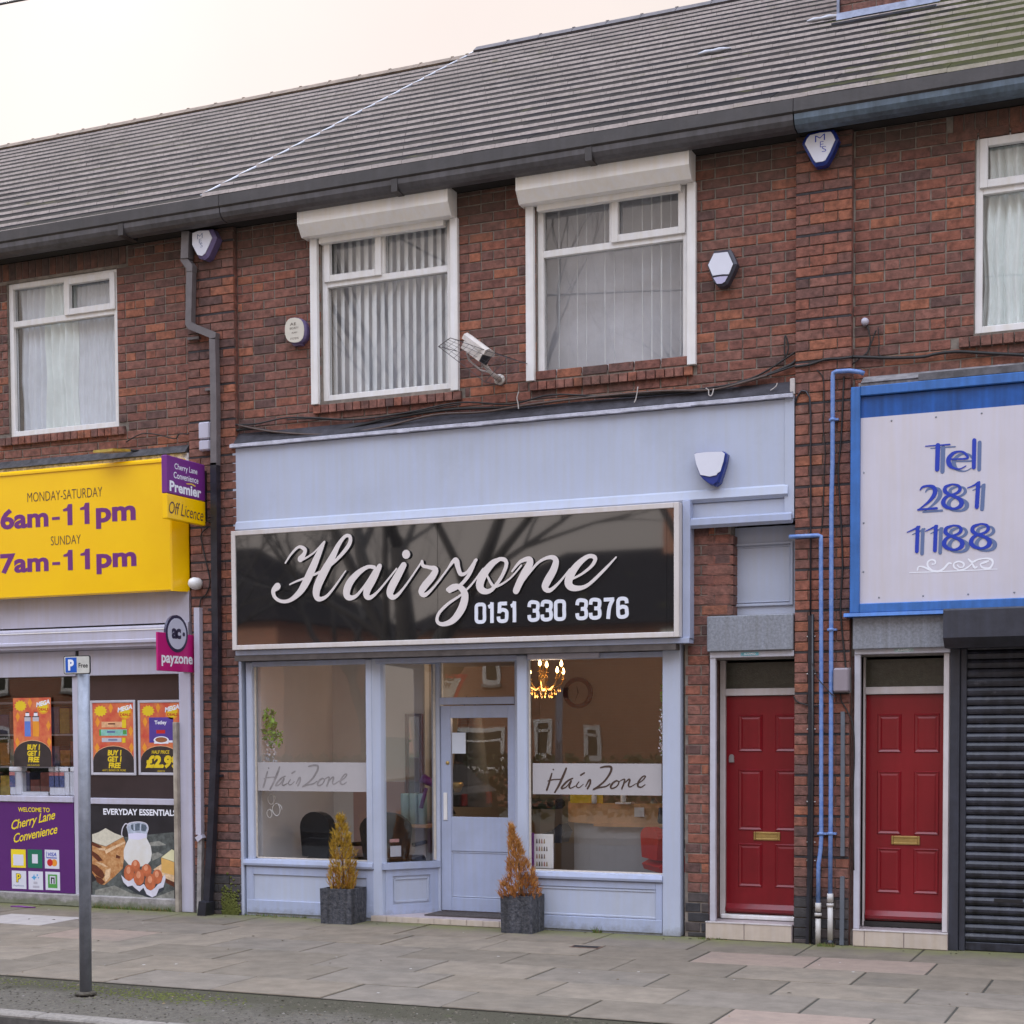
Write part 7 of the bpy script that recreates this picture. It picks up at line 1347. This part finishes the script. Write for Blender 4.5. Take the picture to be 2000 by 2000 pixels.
house('brick house across the street, reflected in the right salon window',-20.5,-9.5,-36,-28,4.7,7.2,((-19.8,.6,1.6,1.3),(-16.9,1.0,.55,1.1),(-15.4,1.0,.5,.9),(-13.0,3.0,1.5,1.5),(-18.9,3.2,.5,1.1),(-12.8,.6,1.6,1.3)),-13.6)
house('taller brick house across the street further left',-42,-27,-40,-31,5.4,8.4,((-40,3.2,1.5,1.4),(-36,3.2,1.5,1.4),(-31,3.2,1.5,1.4),(-40,.6,1.6,1.4),(-33,.6,1.6,1.4)),-34)
house('brick house opposite the roller shutter shop',-5,6,-36,-28,5.4,8.3,((-3.5,3.2,1.5,1.4),(.5,3.2,1.5,1.4),(-3.5,.6,1.6,1.4),(1.5,.6,1.6,1.4)),2)
hg=MB(); rr=random.Random(17)
for i in range(5200):
    x=rr.uniform(-34,-5); y=-17.6+rr.gauss(0,.35); z_=rr.uniform(0,1.25); a=rr.random()*6.28; s_=.09; o_=Vector((x,y,z_)); d=Vector((math.cos(a),rr.uniform(-1,1),math.sin(a)))*s_; e=Vector((-math.sin(a),rr.uniform(-1,1),math.cos(a)))*s_*.5; hg.add([o_-d,o_-e,o_+d,o_+e],[(0,1,2,3)])
tag(hg.build('hedge',M('hedge_green',(.045,.06,.02),.8,.3,20)),'clipped hedge along the opposite pavement','hedge',kind='stuff')
# give way sign facing the shops
gw=thing('give_way_sign','red bordered triangular give way sign on the opposite pavement, mirrored in the door glass','road sign',(-12.5,-12.0,0)); gx,gz,gs=-12.47,2.83,.53
MB().tube([(gx,-12.06,-.02),(gx,-12.06,2.8)],.038,12).build('pole',PG,gw)
tri=lambda k,y_: [(gx+gs*k*c,y_,gz-.306+gs*k*s_) for c,s_ in ((-1,.577),(1,.577),(0,-1.155))]
for nm_,k,y_,mt_ in (('sign_border',1.,-12.0,RD),('sign_field',.76,-11.997,SW)):
    a=tri(k,y_); b2=[(p[0],y_-.01,p[2]) for p in a]; mb=MB().add(a+b2,[(0,1,2),(5,4,3),(0,3,4,1),(1,4,5,2),(2,5,3,0)]); mb.fix=True; mb.build(nm_,mt_,gw)
mb=MB(); text(mb,'GIVE',gx+.26,gx-.26,gz-.12,gz+.0+.0,-11.994,0,.03,0,1,'B'); text(mb,'WAY',gx+.17,gx-.17,gz-.27,gz-.15,-11.994,0,.03,0,1,'B'); mb.build('sign_lettering',BLACK,gw)
# parked cars, side on
CG=M('car_glass',(.015,.018,.02),.05,0,spec=.8); TY=M('tyre_rubber',(.015,.015,.015),.8,.1,20)
def car(lbl,x,y,paint):
    t=thing('parked_car',lbl,'car',(x,y,-.125),'cars parked across the road'); g=-.125
    body=[(-2.1,.25),(-2.15,.45),(-2.1,.75),(-1.95,.86),(-1.15,.95),(-.55,1.36),(.75,1.42),(1.45,1.30),(1.95,.98),(2.08,.85),(2.1,.40),(2.0,.22)]
    MB().prism([(x+a,g+b_) for a,b_ in body[:5]+[(1.95,.95)]+body[9:]],'Y',y-.86,y+.86).build('body',paint,t)
    MB().prism([(x-1.12,g+.955),(x-.5,g+1.38),(x+.8,g+1.44),(x+1.5,g+1.31),(x+1.9,g+.955)],'Y',y-.72,y+.72).build('cabin',CG,t)
    MB().prism([(x-.55,g+1.385),(x+.8,g+1.45),(x+1.5,g+1.32),(x+1.35,g+1.31),(x+.8,g+1.41),(x-.45,g+1.35)],'Y',y-.74,y+.74).build('roof_panel',paint,t)
    for sx in (-1.3,1.3):
        for sy in (-.84,.68): w2=MB().lathe((x+sx,y+sy+.18,g+.31),[(.31,0),(.32,.03),(.32,.14),(.31,.17)],20,0,'Y').build('wheel',TY,t); MB().lathe((x+sx,y+sy+.181,g+.31),[(.19,0),(.17,.01)],14,0,'Y').build('hub_cap',GALV,w2)
    for sy in (-.6,.4): box('headlight',WHITE,t,x-2.14,x-2.05,y+sy,y+sy+.25,g+.6,g+.72); box('tail_light',RD,t,x+2.02,x+2.11,y+sy,y+sy+.2,g+.65,g+.85)
car('dark parked car opposite, nearer the big forked tree',-13.2,-10.5,M('car_paint_graphite',(.03,.032,.036),.2,0,coat=1.,metal=.3)); car('silver parked car opposite, further down the road',-18.6,-10.5,M('car_paint_silver',(.28,.28,.29),.2,0,coat=1.,metal=.5))
